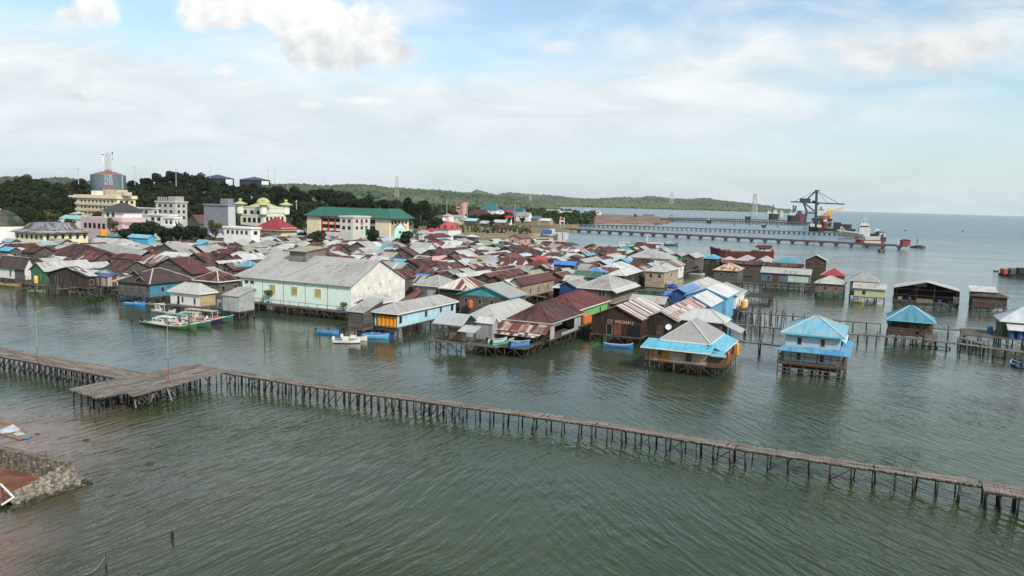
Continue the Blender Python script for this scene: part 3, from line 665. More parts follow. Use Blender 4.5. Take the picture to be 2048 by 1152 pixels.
dish(VG and P(*VH(1075,690),4.2),3.6,'white satellite dish between the dark boathouse and the tan corner house',.6,1.2)
# two storey grey blue house with cyan roof
A0=(1560.8,665.8)
TS=house(A0,(1690,676.4),(1697.5,0),'hu','c','lb',6.9,rise=2.3,zf=2.2,stilts=True,fascia=mplain('fascia_teal',(.10,.42,.50)),ov=.75,label='two storey grey blue stilt house with cyan hip roof standing alone in the water',name='two_storey_house',
  win=[('f',.27,2.9,.55,1.1),('f',.70,2.9,.55,1.1),('f',.27,.9,.55,.5),('f',.27,.35,.55,.45),('f',.70,.9,.55,.5),('f',.70,.35,.55,.45)],roofmat=mroof('roof_cyansheet',(.22,.36,.42),(.10,.33,.45),.35,sheet=(.9,2.6),var=.12,streak=.25,objv=0),wallmat=mplain('paint_greyblue',(.34,.43,.47),.85,.12,.6,c2=(.36,.46,.51)),deck=.9)
L=TS['L'];r=TS['root'];W,D=TS['W'],TS['D'];s0,s1=TS['s'];t0,t1=TS['t']
bs=mroof('roof_bluesheet',(.07,.24,.42),(.11,.27,.40),.35,sheet=(.9,2.6),var=.16,streak=.25,objv=0)
b=MB(); z1,z0=4.75,4.15
b.slab([L(-.5,-1.0,z0),L(W+1.0,-1.0,z0),L(s1+.1,t0+.05,z1),L(s0-.2,t0+.05,z1)],.08,None,E_)
b.slab([L(W+1.0,-1.0,z0),L(W+1.0,D+.8,z0),L(s1+.1,t1,z1),L(s1+.1,t0+.05,z1)],.08,None,D_); b.build('skirt_roof',bs,r)
b=MB(); b.slab([L(W+.1,D*.35,5.3),L(W+.1,D+.5,5.3),L(s1-.05,D+.5,5.9),L(s1-.05,D*.35,5.9)],.08); b.build('side_awning',mroof('roof_cyansheet2',(.30,.46,.52)),r)
b=MB()
for z in(.25,.95): b.obox(L(s0-.9,t0-.85,2.2+z),E_*(s1-s0+1.8),D_*.07,Z_*.1)
for z in(.25,.95): b.obox(L(s1+.8,t0-.85,2.2+z),E_*.07,D_*(t1-t0+1.),Z_*.1)
b.build('railing',mplain('rail_rust',(.14,.07,.05)),r)
for k in range(6): post(r,L(s0-.85+(s1-s0+1.7)*k/5,t0-.85,0),-1.2,4.1,name='deck_post',r=.75,tilt=.01)
for k in range(1,5): post(r,L(s1+.85,t0-.85+(t1-t0+.9)*k/4,0),-1.2,4.1,name='deck_post',r=.75,tilt=.01)
for z in(.55,1.2): brace(r,L(s0-.9,t0-.9,z),L(s1+.9,t0-.9,z),.13,name='cross_rail',m=M_wood)
for z in(.6,1.3): brace(r,L(s1+.9,t0-.9,z),L(s1+.9,t1,z),.12,name='cross_rail',m=M_wood)
for i in range(5):
    for j in range(1,5): post(r,L(s0+(s1-s0)*i/4+random.gauss(0,.2),t0+(t1-t0)*j/5,0),-1.2,2.0,r=1.25,tilt=.02)
b=MB(); b.obox(L(s0-.2,t0+1.2,.9),E_*(s1-s0),D_*.1,Z_*1.1); b.build('under_boards',WALL['wv'][1],r)
b=MB(); b.obox(L(s0-.95,t0-.95,1.75),E_*(s1-s0+1.9),D_*.14,Z_*.42); b.build('deck_edge',mplain('rail_rust',(.14,.07,.05)),r)
b=MB(); b.obox(L(s1+.02,t0+.1,2.25),E_*.06,D_*(t1-t0)*.6,Z_*1.9); b.build('side_panel',mplain('panel_rust',(.22,.12,.07),.8,.3,1.2,c2=(.36,.27,.2)),r)
b=MB(); b.slab([L(s0-.9,t0-.3,3.1),L(s0-.2,t0-.3,3.1),L(s0-.2,t0+3.,3.9),L(s0-.9,t0+3.,3.1)],.06); b.build('canopy',mplain('canopy_brown',(.10,.06,.05)),r)
# ------------------------------------------------------------------ blue gabled cluster
H=house(VH(1150,327),VH(1660,368),VH(1835,0),'gv','w','bl',5.2,rise=2.1,zf=2.,stilts=True,fascia=WALL['bl'][1],caps=False,ov=.35,label='bright blue plank house with a white sagging gable roof, nearest of the blue ones',win=[('r',.4,.5,1.1,1.3)])
house(VH(1290,192),VH(1880,243),VH(2048,0),'gv','w','bl',5.8,rise=2.0,zb=.2,fascia=WALL['bl'][1],caps=False,ov=.35,label='taller blue plank house with white gable roof just behind the nearest blue one',win=[])
H=house(VG(780,1075),VG(1410,1087),VG(1540,0),'gv','z','wh',5.4,rise=1.9,zf=2.,stilts=True,fascia=M_white,caps=False,label='large smooth grey gable roof with white walls behind the blue houses',win=[('r',.4,.8,.9,1.2)],roofmat=mroof('roof_zinc_clean',(.33,.33,.31)))
L=H['L'];W,D=H['W'],H['D']
for i,(t,c_,n_,lb) in enumerate(((1.,(.62,.24,.02),'tank_orange','orange water tank on the platform right of the blue houses'),(3.,(.55,.50,.36),'tank_cream','cream water tank between its orange and pink edged neighbours'),(4.8,(.55,.50,.36),'tank_cream','cream water tank farthest back on the platform by the blue houses'))): tank(L(W+1.2,t,0),2.3,.62,1.8,n_,c_,lb)
r=thing('tank_platform','small plank platform on stilts carrying the cream and orange tanks','platform',tuple(L(W+1.2,3,2.2)))
b=MB(); b.obox(L(W+.4,-.2,2.05),E_*1.8,D_*6.2,Z_*.2); b.build('deck',M_wood,r)
for k in range(4):
    post(r,L(W+2.,k*1.9,0),-1.2,2.1); post(r,L(W+.5,k*1.9,0),-1.2,2.1)
house(VH(1090,192),VH(1310,179),VH(1512,0),'gv','B','bl',5.4,zb=.2,caps=False,roofmat=mroof('roof_royal',(.13,.24,.50),None,var=.08),label='small royal blue roofed house left of the blue gables',win=[],wallmat=mplank('plank_royal',(.03,.08,.22),(.045,.11,.28),True,.3))
house(VH(990,208),VH(1290,228),3.,'su','B','bl',4.2,zb=.2,caps=False,label='blue lean-to roof below the small royal blue roof',name='lean_to',cat='lean-to',win=[])
house(VH(520,292),VH(1020,336),VH(1110,0),'gu','z','wd',4.9,zb=.2,label='long grey gable roof with one pale sheet behind the signed storehouse',caps=False)
H=house(V3(735,440),V3(1075,477),V3(1305,0),'hu','z','wb',6.6,rise=2.6,zb=.4,fascia=M_white,label='big two storey brown plank house with a broad grey hip roof',win=[('f',.68,3.2-1.7,.8,1.1),('f',.78,1.5,.8,1.1),('r',.3,1.5,1.,1.2),('r',.6,1.5,1.,1.2)],wz=3.3,wallmat=mplank('plank_big',(.085,.07,.06),(.16,.135,.115),False,.35))
L=H['L'];W,D=H['W'],H['D'];s1=H['s'][1]
b=MB(); b.slab([L(W+1.3,-.3,5.9),L(W+1.3,D+.3,5.9),L(W-.05,D+.3,6.55),L(W-.05,-.3,6.55)],.09); b.build('porch_roof',mroof('roof_zinc_clean',(.33,.33,.31)),H['root'])
b=MB()
for k in range(22): b.obox(L(s1+1.2,.3+(D-.6)*k/22,3.3),E_*.05,D_*.12,Z_*.95)
b.obox(L(s1+1.2,.3,4.25),E_*.07,D_*(D-.6),Z_*.08); b.obox(L(s1,.3,3.15),E_*1.25,D_*(D-.6),Z_*.12); b.build('balcony',M_frame,H['root'])
house(V3(550,437),V3(725,452),V3(872,0),'gv','z','bl',5.2,zb=.2,label='small grey gable with a navy front beside the big brown plank house',wallmat=mplank('plank_navy',(.02,.05,.13),(.03,.065,.16),True,.25),win=[])
house(V3(490,442),V3(712,472),5.,'su','w','rd',4.2,rise=.6,zb=.3,walls='lrb',label='low pale awning with dark red interior left of the brown plank house',name='awning',cat='awning',caps=False)
H=house((1000.+205/4.8-30,0),V3(222,437),V3(540,0),'gv','R','tn',5.4,zf=2.1,stilts=True,rise=1.9,label='long tan house on stilts under a red and grey sheet roof',win=[('r',.25,.8,.7,1.2),('r',.5,.8,.7,1.2),('r',.8,.8,.7,1.4)])
# ------------------------------------------------------------------ waterfront on the left
H=house(VF(-60,750),VF(345,790),VF(520,0),'gu','b','wh',5.0,rise=3.2,zf=2.2,stilts=True,roofmat=mroof('roof_greybrown',(.06,.042,.034),(.085,.05,.036),.5,var=.3),label='long grey brown roofed stilt house with white boarded front at the left edge',win=[('f',.45,.6,.6,1.7)])
L=H['L'];s0,s1=H['s'];t0=H['t'][0]
b=MB(); b.obox(L(s0+(s1-s0)*.62,t0-.05,2.2),E_*(s1-s0)*.38,D_*.05,Z_*2.7); b.build('plank_patch',WALL['dg'][1],H['root'])
H=house(VF(400,775),VF(635,815),VF(1365,0),'gv','z','gr',5.3,rise=2.2,zf=2.2,stilts=True,caps=False,label='green gabled stilt house with a long pale zinc roof and yellow tank',win=[('f',.15,.3,.7,1.8),('f',.62,.3,.6,1.6)],wallmat=mplank('plank_deepgreen',(.045,.15,.075),(.06,.19,.10),True,.25))
L=H['L']; q=L(H['W']*.75,-1.2,0)
tank(q,2.2,.55,1.9,'tank_yellow',(.62,.50,.10),'yellow water tank on the platform of the green gabled house')
r=thing('platform','rough plank platform on stilts under the yellow tank','platform',tuple(L(H['W']/2,-1.6,2.1))); b=MB(); b.obox(L(.2,-3.0,1.95),E_*H['W'],D_*2.8,Z_*.18); b.build('deck',M_wood,r)
for k in range(7): post(r,L(.4+(H['W']-.6)*k/6,-2.9,0),-1.2,random.choice((1.9,1.9,4.2)),r=.8,tilt=.03)
house(VF(660,822),VF(1250,888),VF(1420,0),'gv','b','wv',5.0,rise=2.,zf=2.,stilts=True,caps=False,label='dark rusty roof with pale patches over a cluttered stilt house',win=[('f',.2,.4,.9,1.7,'d'),('r',.5,.9,.9,1.1)],roofmat=mroof('roof_patched',(.05,.026,.022),(.42,.43,.42),.25,var=.4))
house(VF(880,880),VF(1245,893),4.2,'su','S','wd',4.5,rise=1.5,zf=2.,stilts=True,caps=False,label='torn white sheet roof patched with rust on the left waterfront',name='lean_to',cat='lean-to',win=[],roofmat=mroof('roof_tarp',(.50,.54,.55),(.16,.08,.06),.3,var=.15))
H=house(VF(1285,888),VF(1545,893),3.2,'su','B','rd',4.5,rise=.6,zf=2.,stilts=True,caps=False,ov=.2,label='small blue roofed hut with rusty patchwork walls over the water',name='hut',cat='hut',win=[],roofmat=mroof('roof_tarpblue',(.09,.15,.34)),wallmat=mroof('wall_patch',(.13,.04,.03),(.34,.33,.29),.5,mode='stripe',sheet=(.7,9)))
house(VF(1280,850),VF(1740,868),VF(1790,0),'gv','S','wh',4.9,rise=1.8,zf=2.,stilts=True,caps=False,label='white walled house with brown roof crossed by pale sheets',win=[('f',.8,.6,.6,1.6)],roofmat=mroof('roof_palebars',(.045,.026,.022),(.5,.5,.47),.4,mode='stripe',sheet=(1.1,2.4)))
H=house(VE(790,925),VE(1290,1000),VE(1985,0),'hv','b','bl',5.2,rise=3.0,zf=2.1,stilts=True,label='broad dark brown roof with two little dormers and a blue side wall',win=autowin(3),wallmat=mplank('plank_steelblue',(.055,.19,.28),(.07,.23,.33),True,.3),roofmat=mroof('roof_blackbrown',(.038,.025,.022),(.06,.03,.024),.4,var=.25))
L=H['L'];W=H['W'];rise=H['rise'];ze=H['ze']
for (fs,t) in((.30,2.6),(.68,.5)):
    sx=W*fs; w_=1.6; zz=ze+rise*t/(W/2); bk=2.6
    b=MB(); b.slab([L(sx-w_,t,zz+.35),L(sx,t,zz+1.35),L(sx,t+bk,zz+1.35),L(sx-w_,t+bk,zz+.35)][::-1],.08); b.slab([L(sx+w_,t,zz+.35),L(sx+w_,t+bk,zz+.35),L(sx,t+bk,zz+1.35),L(sx,t,zz+1.35)],.08)
    do=b.build('dormer_roof',mroof('roof_blackbrown',(.038,.025,.022)),H['root'])
    b=MB(); b.beam(L(sx-w_,t-.05,zz+.33),L(sx,t-.05,zz+1.33),.14); b.beam(L(sx+w_,t-.05,zz+.33),L(sx,t-.05,zz+1.33),.14); b.build('dormer_edge',mplain('edge_grey',(.20,.19,.17)),do)
    b=MB(); b.poly((L(sx-w_+.15,t+.1,zz-.2),L(sx+w_-.15,t+.1,zz-.2),L(sx+w_-.15,t+.1,zz+.3),L(sx,t+.1,zz+1.2),L(sx-w_+.15,t+.1,zz+.3))); b.build('dormer_front',M_dark,do)
b=MB(); b.obox(L(H['s'][0],H['t'][0]-.05,2.1),E_*(H['s'][1]-H['s'][0]),D_*.05,Z_*3.); b.build('front_wall',WALL['dg'][1],H['root'])
house(VE(715,958),VE(1065,990),4.,'su','w','wb',4.1,rise=.9,zf=2.,stilts=True,caps=False,ov=.3,label='pale rusty sheet awning over a dark stilt porch',name='awning',cat='awning',walls='b',roofmat=mroof('roof_lichen',(.36,.36,.28),(.24,.17,.12),.3),win=[])
H=house(VE(1055,985),VE(1365,1006),3.6,'su','w','gz',4.2,rise=.7,zf=2.,stilts=True,caps=False,ov=.3,label='pale mint sheet awning and grey hut beside the hanging laundry',name='awning',cat='awning',walls='lb',win=[])
L=H['L']; b=MB(); b.obox(L(.6,.4,1.9),E_*3.6,D_*.2,Z_*2.2); b.build('front_wall',WALL['gz'][1],H['root'])
# laundry
r=thing('clothes_line','line of mixed laundry hanging by the grey hut','laundry line',tuple(L(H['W']-1.5,.2,3.6)))
o=L(H['W']*.52,.15,3.55); b=MB(); b.beam(o,o+E_*4.5,.04); b.build('line',M_post,r)
for k,c in enumerate(((.5,.5,.5),(.35,.05,.06),(.10,.16,.35),(.55,.52,.5),(.05,.05,.07),(.30,.35,.5),(.4,.08,.1),(.55,.55,.6),(.05,.06,.12))):
    b=MB(); w_=random.uniform(.35,.5); b.obox(o+E_*(.05+k*.48)-Z_*random.uniform(.7,1.1),E_*w_,D_*.04,Z_*.95); b.build('garment',mplain('cloth_%d'%k,c,.9,.1),r)
H=house(VD(100,1092),VD(570,1136),VD(842,0),'hu','z','wh',5.0,rise=1.9,zf=2.1,stilts=True,fascia=M_white,label='small white and yellow stilt house with pale hip roof behind the fishing boats',win=[('f',.28,.1,.6,1.7,'d'),('f',.42,.6,.5,1.1),('f',.83,.4,.5,1.3),('r',.2,.5,.5,1.3),('r',.4,.5,.5,1.3),('r',.75,.4,1.2,1.3)],roofmat=mroof('roof_zinc_warm',(.35,.345,.31),None,var=.1,streak=.12))
L=H['L'];s1=H['s'][1];t0,t1=H['t']
b=MB(); b.obox(L(s1+.01,t0,2.05),E_*.05,D_*(t1-t0),Z_*2.9); b.build('side_wall',mplank('plank_ochre',(.36,.29,.15),(.44,.36,.2),True,.25,gap=.25),H['root'])
b=MB(); b.obox(L(.2,-1.2,1.9),E_*(H['W']-.3),D_*1.7,Z_*.18); b.build('porch',M_wood,H['root'])
for k in range(6): post(H['root'],L(.4+(H['W']-.8)*k/5,-1.1,0),-1.2,random.choice((1.9,2.9)),r=.8,tilt=.03)
house(VD(455,912),VD(842,962),VD(1210,0),'hv','b','wb',6.2,rise=2.2,zf=2.2,stilts=True,fascia=M_white,label='plank house with dark hip roof and white eave left of the white warehouse',win=[('f',.25,1.6,.9,1.2),('f',.75,1.6,.9,1.2),('r',.2,1.6,1.,1.2),('r',.75,1.6,.9,1.1)],wallmat=mplank('plank_hip',(.10,.083,.073),(.19,.16,.145),False,.3))
# huts beside the warehouse
L1=blk(360,460,4.8)
house(L1(345,660),L1(520,668),4.,'su','R','gz',4.3,rise=.4,zf=1.9,stilts=True,caps=False,ov=.15,label='grey sheet metal hut with a red brown roof left of the warehouse deck',name='hut',cat='hut',win=[('f',.15,.6,.4,.8)])
house(L1(395,625),L1(560,640),5.,'su','z','gz',5.4,rise=1.4,zf=2.1,stilts=True,caps=False,ov=.2,label='grey lean-to hut squeezed against the warehouse corner',name='hut',cat='hut',win=[])
# ------------------------------------------------------------------ right hand houses in open water
kR=dict(mode='R')
def houseR(a,b,d,typ,rc,wc,ze=4.9,**k): return house(a,b,d,typ,rc,wc,ze,'R',**k)
houseR(V5(52,287),V5(262,296),9.,'hu','r','gr',4.8,rise=2.4,zf=1.4,stilts=True,label='green stilt house with bright red hip roof',win=autowin(2))
houseR(V5(0,352),V5(262,363),9.,'hu','z','wb',4.2,rise=2.2,zf=1.4,stilts='R',label='brown plank stilt house with pale hip roof in front of the red roof',win=[('f',.35,.9,.8,1.),('f',.72,1.,.5,.7)],wallmat=mplank('plank_up',(.10,.082,.066),(.17,.145,.12),True,.25))
houseR(V5(283,335),V5(540,352),9.,'hu','z','dg',5.6,rise=2.4,zf=1.4,stilts='R',label='tall grey plank stilt house with broad grey hip roof, right of the brown one',win=[],roofmat=mroof('roof_zinc_dull',(.24,.235,.22),(.2,.19,.18),.3))
H=houseR(V5(318,393),V5(600,410),4.,'su','z','ye',4.0,rise=1.4,zf=1.5,stilts='R',caps=False,label='pale green yellow stilt annex under a sloping grey roof',name='annex',cat='annex',win=[('f',.32,.7,.8,1.1)],wallmat=mplain('paint_paleolive',(.42,.44,.26),.85,.2))
# open black shed
H=houseR(V5(655,390),V5(1210,437),11.,'gv','w','wv',4.4,rise=2.2,zf=.7,stilts='R',caps=False,walls='lrb',ov=.25,label='large open fronted dark boat shed with pale gable roof',name='boat_shed',cat='boat shed',group=None,win=[],roofmat=mroof('roof_shed',(.44,.45,.44),(.30,.29,.28),.2))
L=H['L'];r=H['root'];W,D=H['W'],H['D'];s0,s1=H['s'];t0,t1=H['t']
for s in(.05,.35,.62,.95): post(r,L(W*s,.3,0),.7,4.3+ (1.-abs(s-.5)*2)*2.1,name='frame_post',r=.8)
for z in(2.4,4.2): brace(r,L(.3,.3,z),L(W-.3,.3,z),.12,name='cross_beam')
brace(r,L(.3,.3,1.2),L(W*.35,.3,4.0)); brace(r,L(W*.35,.3,4.3),L(W*.5,.3,6.3))
b=MB(); b.obox(L(W*.32,D-.62,4.3),E_*W*.2,D_*.06,Z_*1.0); b.obox(L(W*.18,D-.62,4.1),E_*W*.05,D_*.06,Z_*1.2); b.build('painted_sky_gap',mplain('gap_sky',(.6,.66,.7),.5,.05),r)  # pale panels painted as bright sky showing through gaps in the back wall
b=MB(); b.obox(L(W*.36,-.8,.4),E_*W*.24,D_*.12,Z_*1.2); b.build('mat',mplank('plank_mat',(.14,.12,.09),(.22,.19,.15),True,.2),r)
for k in range(6):
    b=MB(); s=W*(.08+.15*k); b.obox(L(s,.7+random.random(),.75),E_*random.uniform(.6,1.4),D_*.7,Z_*random.uniform(.4,1.)); b.build('bundle',mplain('bundle_%d'%(k%3),((.30,.30,.30),(.05,.08,.2),(.16,.13,.1))[k%3],.9,.3),r)
b=MB(); b.obox(L(W*.9,.2,.8),E_*1.6,D_*1.2,Z_*1.9); b.build('white_box',WALL['gz'][1],r)
H=houseR(V5(1290,457),V5(1612,489),8.,'hu','b','wb',4.0,rise=1.6,zf=1.0,stilts='R',caps=False,label='low plank stilt house with dark brown roof right of the open shed',win=[('f',.78,.3,1.2,.7)],roofmat=mroof('roof_dullbrown',(.07,.05,.043),(.10,.06,.045),.4))
houseR(V5(1285,418),V5(1515,428),7.,'su','w','wd',5.2,rise=1.,zb=.3,caps=False,label='pale flat roof behind the low plank house at the right',name='lean_to',cat='lean-to',win=[])
# teal pavilion
H=houseR(V5(595,651),V5(1005,687),9.,'hu','t','wb',4.9,rise=2.7,zf=1.9,stilts='R',walls='b',fascia=mplain('fascia_teal2',(.12,.45,.52)),capm=mplain('cap_teal',(.30,.52,.58)),label='open wooden pavilion on stilts with teal blue hip roof',name='pavilion',cat='pavilion',roofmat=mroof('roof_tealsheet',(.055,.20,.31),(.08,.21,.28),.4,sheet=(.7,2.4),var=.2,streak=.3,objv=0))
L=H['L'];r=H['root'];W,D=H['W'],H['D'];s0,s1=H['s'];t0,t1=H['t']
for k in range(5): post(r,L(s0+(s1-s0)*k/4,t0,0),1.8,5.0,name='roof_post',r=.8)
for k in range(1,4): post(r,L(s0,t0+(t1-t0)*k/3,0),1.8,5.0,name='roof_post',r=.8)
b=MB(); b.obox(L(s0,t0-.05,2.0),E_*(s1-s0)*.62,D_*.08,Z_*1.3); b.build('parapet',WALL['wb'][1],r)
brace(r,L(s0+(s1-s0)*.52,t0-.1,2.),L(s0+(s1-s0)*.82,t0-.1,4.2)); brace(r,L(s0+(s1-s0)*.52,t0-.1,4.2),L(s0+(s1-s0)*.82,t0-.1,2.)); brace(r,L(s0,t0-.1,3.1),L(s1,t0-.1,3.1))
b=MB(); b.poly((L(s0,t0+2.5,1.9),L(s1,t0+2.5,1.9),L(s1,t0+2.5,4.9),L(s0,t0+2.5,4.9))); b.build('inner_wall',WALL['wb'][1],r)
b=MB(); b.obox(L(s0-.4,t0+.3,3.9),E_*.9,D_*.9,Z_*1.1); b.build('blue_tank',mplain('tank_blue',(.04,.12,.35),.5),r)
b=MB(); b.slab([L(W*.8,-1.8,1.0),L(W*1.05,-1.8,1.0),L(W*1.05,.8,2.6),L(W*.8,.8,2.6)],.08); b.build('ramp',M_wood,r)
# house at the right edge
H=houseR(V5(1530,662),V5(1980,690),10.,'hu','w','gr',5.2,rise=2.6,zf=2.0,stilts='R',fascia=M_white,capm=mplain('cap_ltblue',(.33,.50,.60)),label='pale roofed green stilt house cut by the right edge with blue barrels',win=[('f',.2,.9,.8,1.)],roofmat=mroof('roof_rightpale',(.44,.45,.45),(.33,.35,.36),.25),wallmat=mplank('plank_dullgreen',(.04,.09,.05),(.06,.12,.07),True,.25))
L=H['L'];r=H['root'];W,D=H['W'],H['D']
b=MB(); b.slab([L(1.2,-2.6,3.7),L(W,-2.6,3.7),L(W,.6,4.7),L(1.2,.6,4.7)],.09,None,E_); b.build('front_roof',mroof('roof_rightpale',(.44,.45,.45)),r)
b=MB(); b.obox(L(4.6,-1.9,1.9),E_*(W-4.6),D_*.1,Z_*1.9); b.build('front_wall',WALL['tn'][1],r)
b=MB(); b.obox(L(-6.5,-2.8,1.75),E_*(W+6.5),D_*10.5,Z_*.2); b.build('deck',M_wood,r)
for i in range(6):
    for j in range(4): 
        if i in(0,) or j==0: post(r,L(-6.3+i*2.6,-2.7+j*3.3,0),-1.2,1.8 if j else random.choice((1.8,1.8,2.8)),r=1.,tilt=.02)
for i in range(5): brace(r,L(-6.3+i*2.6,-2.85,.1 if i%2 else 1.7),L(-6.3+(i+1)*2.6,-2.85,1.7 if i%2 else .1))
for (s,t,lb) in((2.,-1.5,'left blue barrel of the pair under the pale eave at right edge'),(3.5,-1.5,'right blue barrel of the pair under the pale eave at right edge'),(-1.3,2.6,'blue barrel standing alone on the plank deck by the green wall')): tank(L(s,t,0),1.95,.55,1.5,'tank_blue2',(.03,.09,.26),lb)
# ------------------------------------------------------------------ the crowded middle, row by row
V4_='''
625 262 830 279 c890 hu q wd
1332 192 1512 201 d10 gv w wb 7.4
1105 215 1295 219 d8 hu t wd
700 226 1330 250 d5 gu b wd
700 205 910 214 d5 gu z wd
'''
rows(V4,V4_,win=autowin(2))
house(V4(1000,287),V4(1392,309),7.,'gu','z','dg',4.9,zf=2.1,stilts=True,label='long grey roofed stilt house with slate blue and mint walls behind the fish pen',win=[('f',.15,.6,.8,1.),('f',.72,.6,.8,1.)],wallmat=mplank('plank_slateblue',(.07,.12,.17),(.10,.16,.21),True,.3))
H=HOUSES[-1];L=H['L']
b=MB(); b.obox(L(H['W']*.55,H['t'][0]-.06,2.15),E_*H['W']*.4,D_*.06,Z_*2.1); b.build('mint_panel',mplain('paint_palemint',(.42,.52,.46),.85,.3),H['root'])
b=MB(); b.obox(L(H['W']*.26,H['t'][0]-.08,2.15),E_*H['W']*.11,D_*.06,Z_*2.2); b.build('door',WALL['rd'][1],H['root'])
VG_='''
430 470 590 525 c700 gv z gr
590 526 815 549 c930 gv z wd 5.6
895 556 1110 563 c1185 hv c wv 6.2
1130 592 1330 596 c1400 gv z wd
1390 549 1600 573 c1670 hv z wd
1590 613 1820 627 c1950 gv z wh
60 746 375 753 c570 hv z tn 5.4
250 612 560 667 c660 gv S wh
620 948 960 980 c1155 hv z rd
'''
rows(VG,VG_)
VA_='''
460 632 795 656 c865 gu B wd 6.6
820 690 1090 694 d6 gu k wb
900 742 1195 769 d6 hu B wd
740 816 1150 839 d7 gu g gr
1225 786 1500 806 c1800 hv w wv
1130 689 1440 716 c1650 hv w rd
1060 582 1245 636 c1400 gv L wd
1300 620 1600 641 c1670 gv c bl
1330 562 1480 591 d8 gu w wd
1440 546 1640 589 c1790 hv w bl
1545 521 2180 566 d11 hu w ye 6.2
1380 476 1600 491 d14 hu z wd
1300 431 1390 466 c1540 gv w wd
880 491 960 518 c1115 gv c wd
1155 506 1290 539 c1490 gv z tl
750 561 930 619 c1215 gv z wd
680 516 780 546 c950 gv z wd
650 441 800 476 c940 hv w wd
830 421 910 446 c1020 gv o wd
930 391 1030 416 c1110 gv b wd
500 396 640 416 c850 hv R wd
250 451 430 491 c650 gv s wd
280 356 640 376 d8 gu b wd
30 331 160 416 c310 gv k wb
-20 560 250 626 c480 gv r wd
170 531 255 573 c480 gv z bl
460 526 620 506 d5 gu g gr
470 561 600 576 c740 hv z wd
190 681 390 706 c490 gv S wd
0 641 160 691 c280 gv b wd
-20 691 60 721 c170 gv S wd
0 741 200 804 c380 gv o wd
340 761 470 742 c640 gv b pk
380 791 630 836 c800 gv k wb
930 626 1100 691 c1220 gv s wb
1640 651 1790 719 c1915 gv s wd
1790 601 1900 641 c2010 gv z wd
-60 501 0 531 c180 gv L wd
620 470 760 500 c840 gv b wd
1100 470 1180 500 c1300 gv b wd
'''
rows(VA,VA_)
VB_='''
470 236 640 251 c895 hv R wh
895 221 1050 233 c1110 hv z wd 5.6
1065 239 1230 246 c1295 hv w wd
600 276 720 309 c905 hv T wh
130 216 250 226 c430 gu L wd
320 166 480 201 c640 hv z wh
590 351 720 376 c830 gu r wd
1690 263 1890 269 c2040 gv k pk 8.2
1340 301 1560 341 c1680 gv z wd
1130 361 1310 391 c1400 gv w wd
-20 621 180 629 c310 gu c wd
430 551 590 586 c880 gv p wd
600 591 750 633 c890 gv z bl
860 601 1090 656 c1220 gv w wd
1100 551 1250 571 c1430 gv y wd
40 691 500 721 c780 gv b wd
650 671 900 701 c1080 gv b wd
660 761 720 786 c1180 gv R gr
1000 691 1230 716 c1470 gv s wd
1290 621 1460 691 c1595 gv z wd
890 791 1060 833 c1485 gv w wd
1180 811 1500 869 c2010 gv b wd
1440 711 1600 736 c1860 gv b wd
1610 651 1780 691 c1870 gv w wd
1480 891 1800 966 c1960 gv w gz
1240 471 1420 526 c1780 gv w wd
1660 501 1750 531 c2030 gv L wd
1410 531 1560 561 c1740 gv L wd
1370 586 1500 601 c1710 gv w wd
200 346 500 376 c570 hv b wd
-60 481 380 546 c500 gv b wd
420 541 730 526 c1190 gv b wd
700 471 1000 501 c1240 gv b wd
520 451 650 466 c830 gv q tl
640 401 800 426 c980 gv w wd
1380 391 1560 401 c1710 gv g wd
1500 421 1800 471 c2016 gv b wd
1060 401 1250 431 c1440 gv o wd
0 300 200 320 c420 gv z wd
320 820 510 832 c580 su B wd 4.2
'''
rows(VB,VB_)
VC_='''
10 458 235 469 c390 hu L gr
570 519 840 526 c980 gu z wh
955 546 1230 571 c1345 hu z dg 5.6
1270 531 1560 561 c1610 gu g wd
510 401 640 419 c710 gu c gr
335 531 560 546 c620 gu b wd
0 581 180 611 c340 gv z wd
270 601 500 621 c570 gu g wd
545 601 720 622 c840 gu b wd
820 641 1050 669 c1140 gu w wd
160 651 380 671 c560 hu z wd
-30 691 100 726 c200 gu w wd
545 701 840 729 c1030 hu b wb
1000 721 1190 731 c1300 hu b wd
920 681 1300 726 c1480 gv z wd
1350 771 1650 831 c2016 gv b wd
1160 801 1400 831 d6 hu w wd
1420 691 1600 705 c1780 gv b wd
1490 601 1600 615 c1660 gu w wd
1240 575 1400 590 c1480 gu z rd
1640 640 1700 660 c1760 gu t wd
640 735 800 770 c1040 gu b wd
60 540 300 560 c420 gu z wd
1720 520 1900 552 c2010 gu L wd
'''
rows(VC,VC_)
VD_='''
280 622 690 706 c900 gv b wd
770 642 870 702 c1480 gv w wd
1065 749 1295 750 d6 hu c bl
1185 451 1400 466 c1580 hu z wh 6.0
430 521 540 522 c760 gv R wd
780 466 1140 481 c1240 gu b wd
500 371 900 421 c1010 hu z wd
930 371 1250 416 d7 gu w wd
1350 391 1580 391 d7 gu w wd
1200 372 1350 385 d7 gu z wd
1655 476 1810 513 c1935 gu w gr
1410 576 1470 606 c1600 gv s wd
0 471 300 501 c440 gv z wd
60 395 170 420 c280 gu z wd
250 400 430 415 c580 gu b wd
870 275 1120 292 c1320 gu b wd
530 290 680 300 c760 gu R wd
610 315 780 330 c960 gv z wd
1380 300 1540 320 c1680 hu b wh
1560 225 1680 232 c1820 hu b wh
420 425 560 440 d6 su c bl
880 690 1000 735 c1280 gv S wd
960 770 1060 800 c1280 gv R wd
1250 540 1340 560 c1420 gv b wd
'''
rows(VD,VD_)
VE_='''
300 601 830 582 d12 hu z wd
390 456 900 446 d10 hu z wd
520 549 1200 601 c1480 hu z wd
690 652 1080 642 c1305 hu b pk 6.2
1270 616 1730 587 d10 gv z dg
1280 728 1780 668 d7 su w wd
1240 792 1900 852 c2200 gv R wd
'''
rows(VE,VE_)
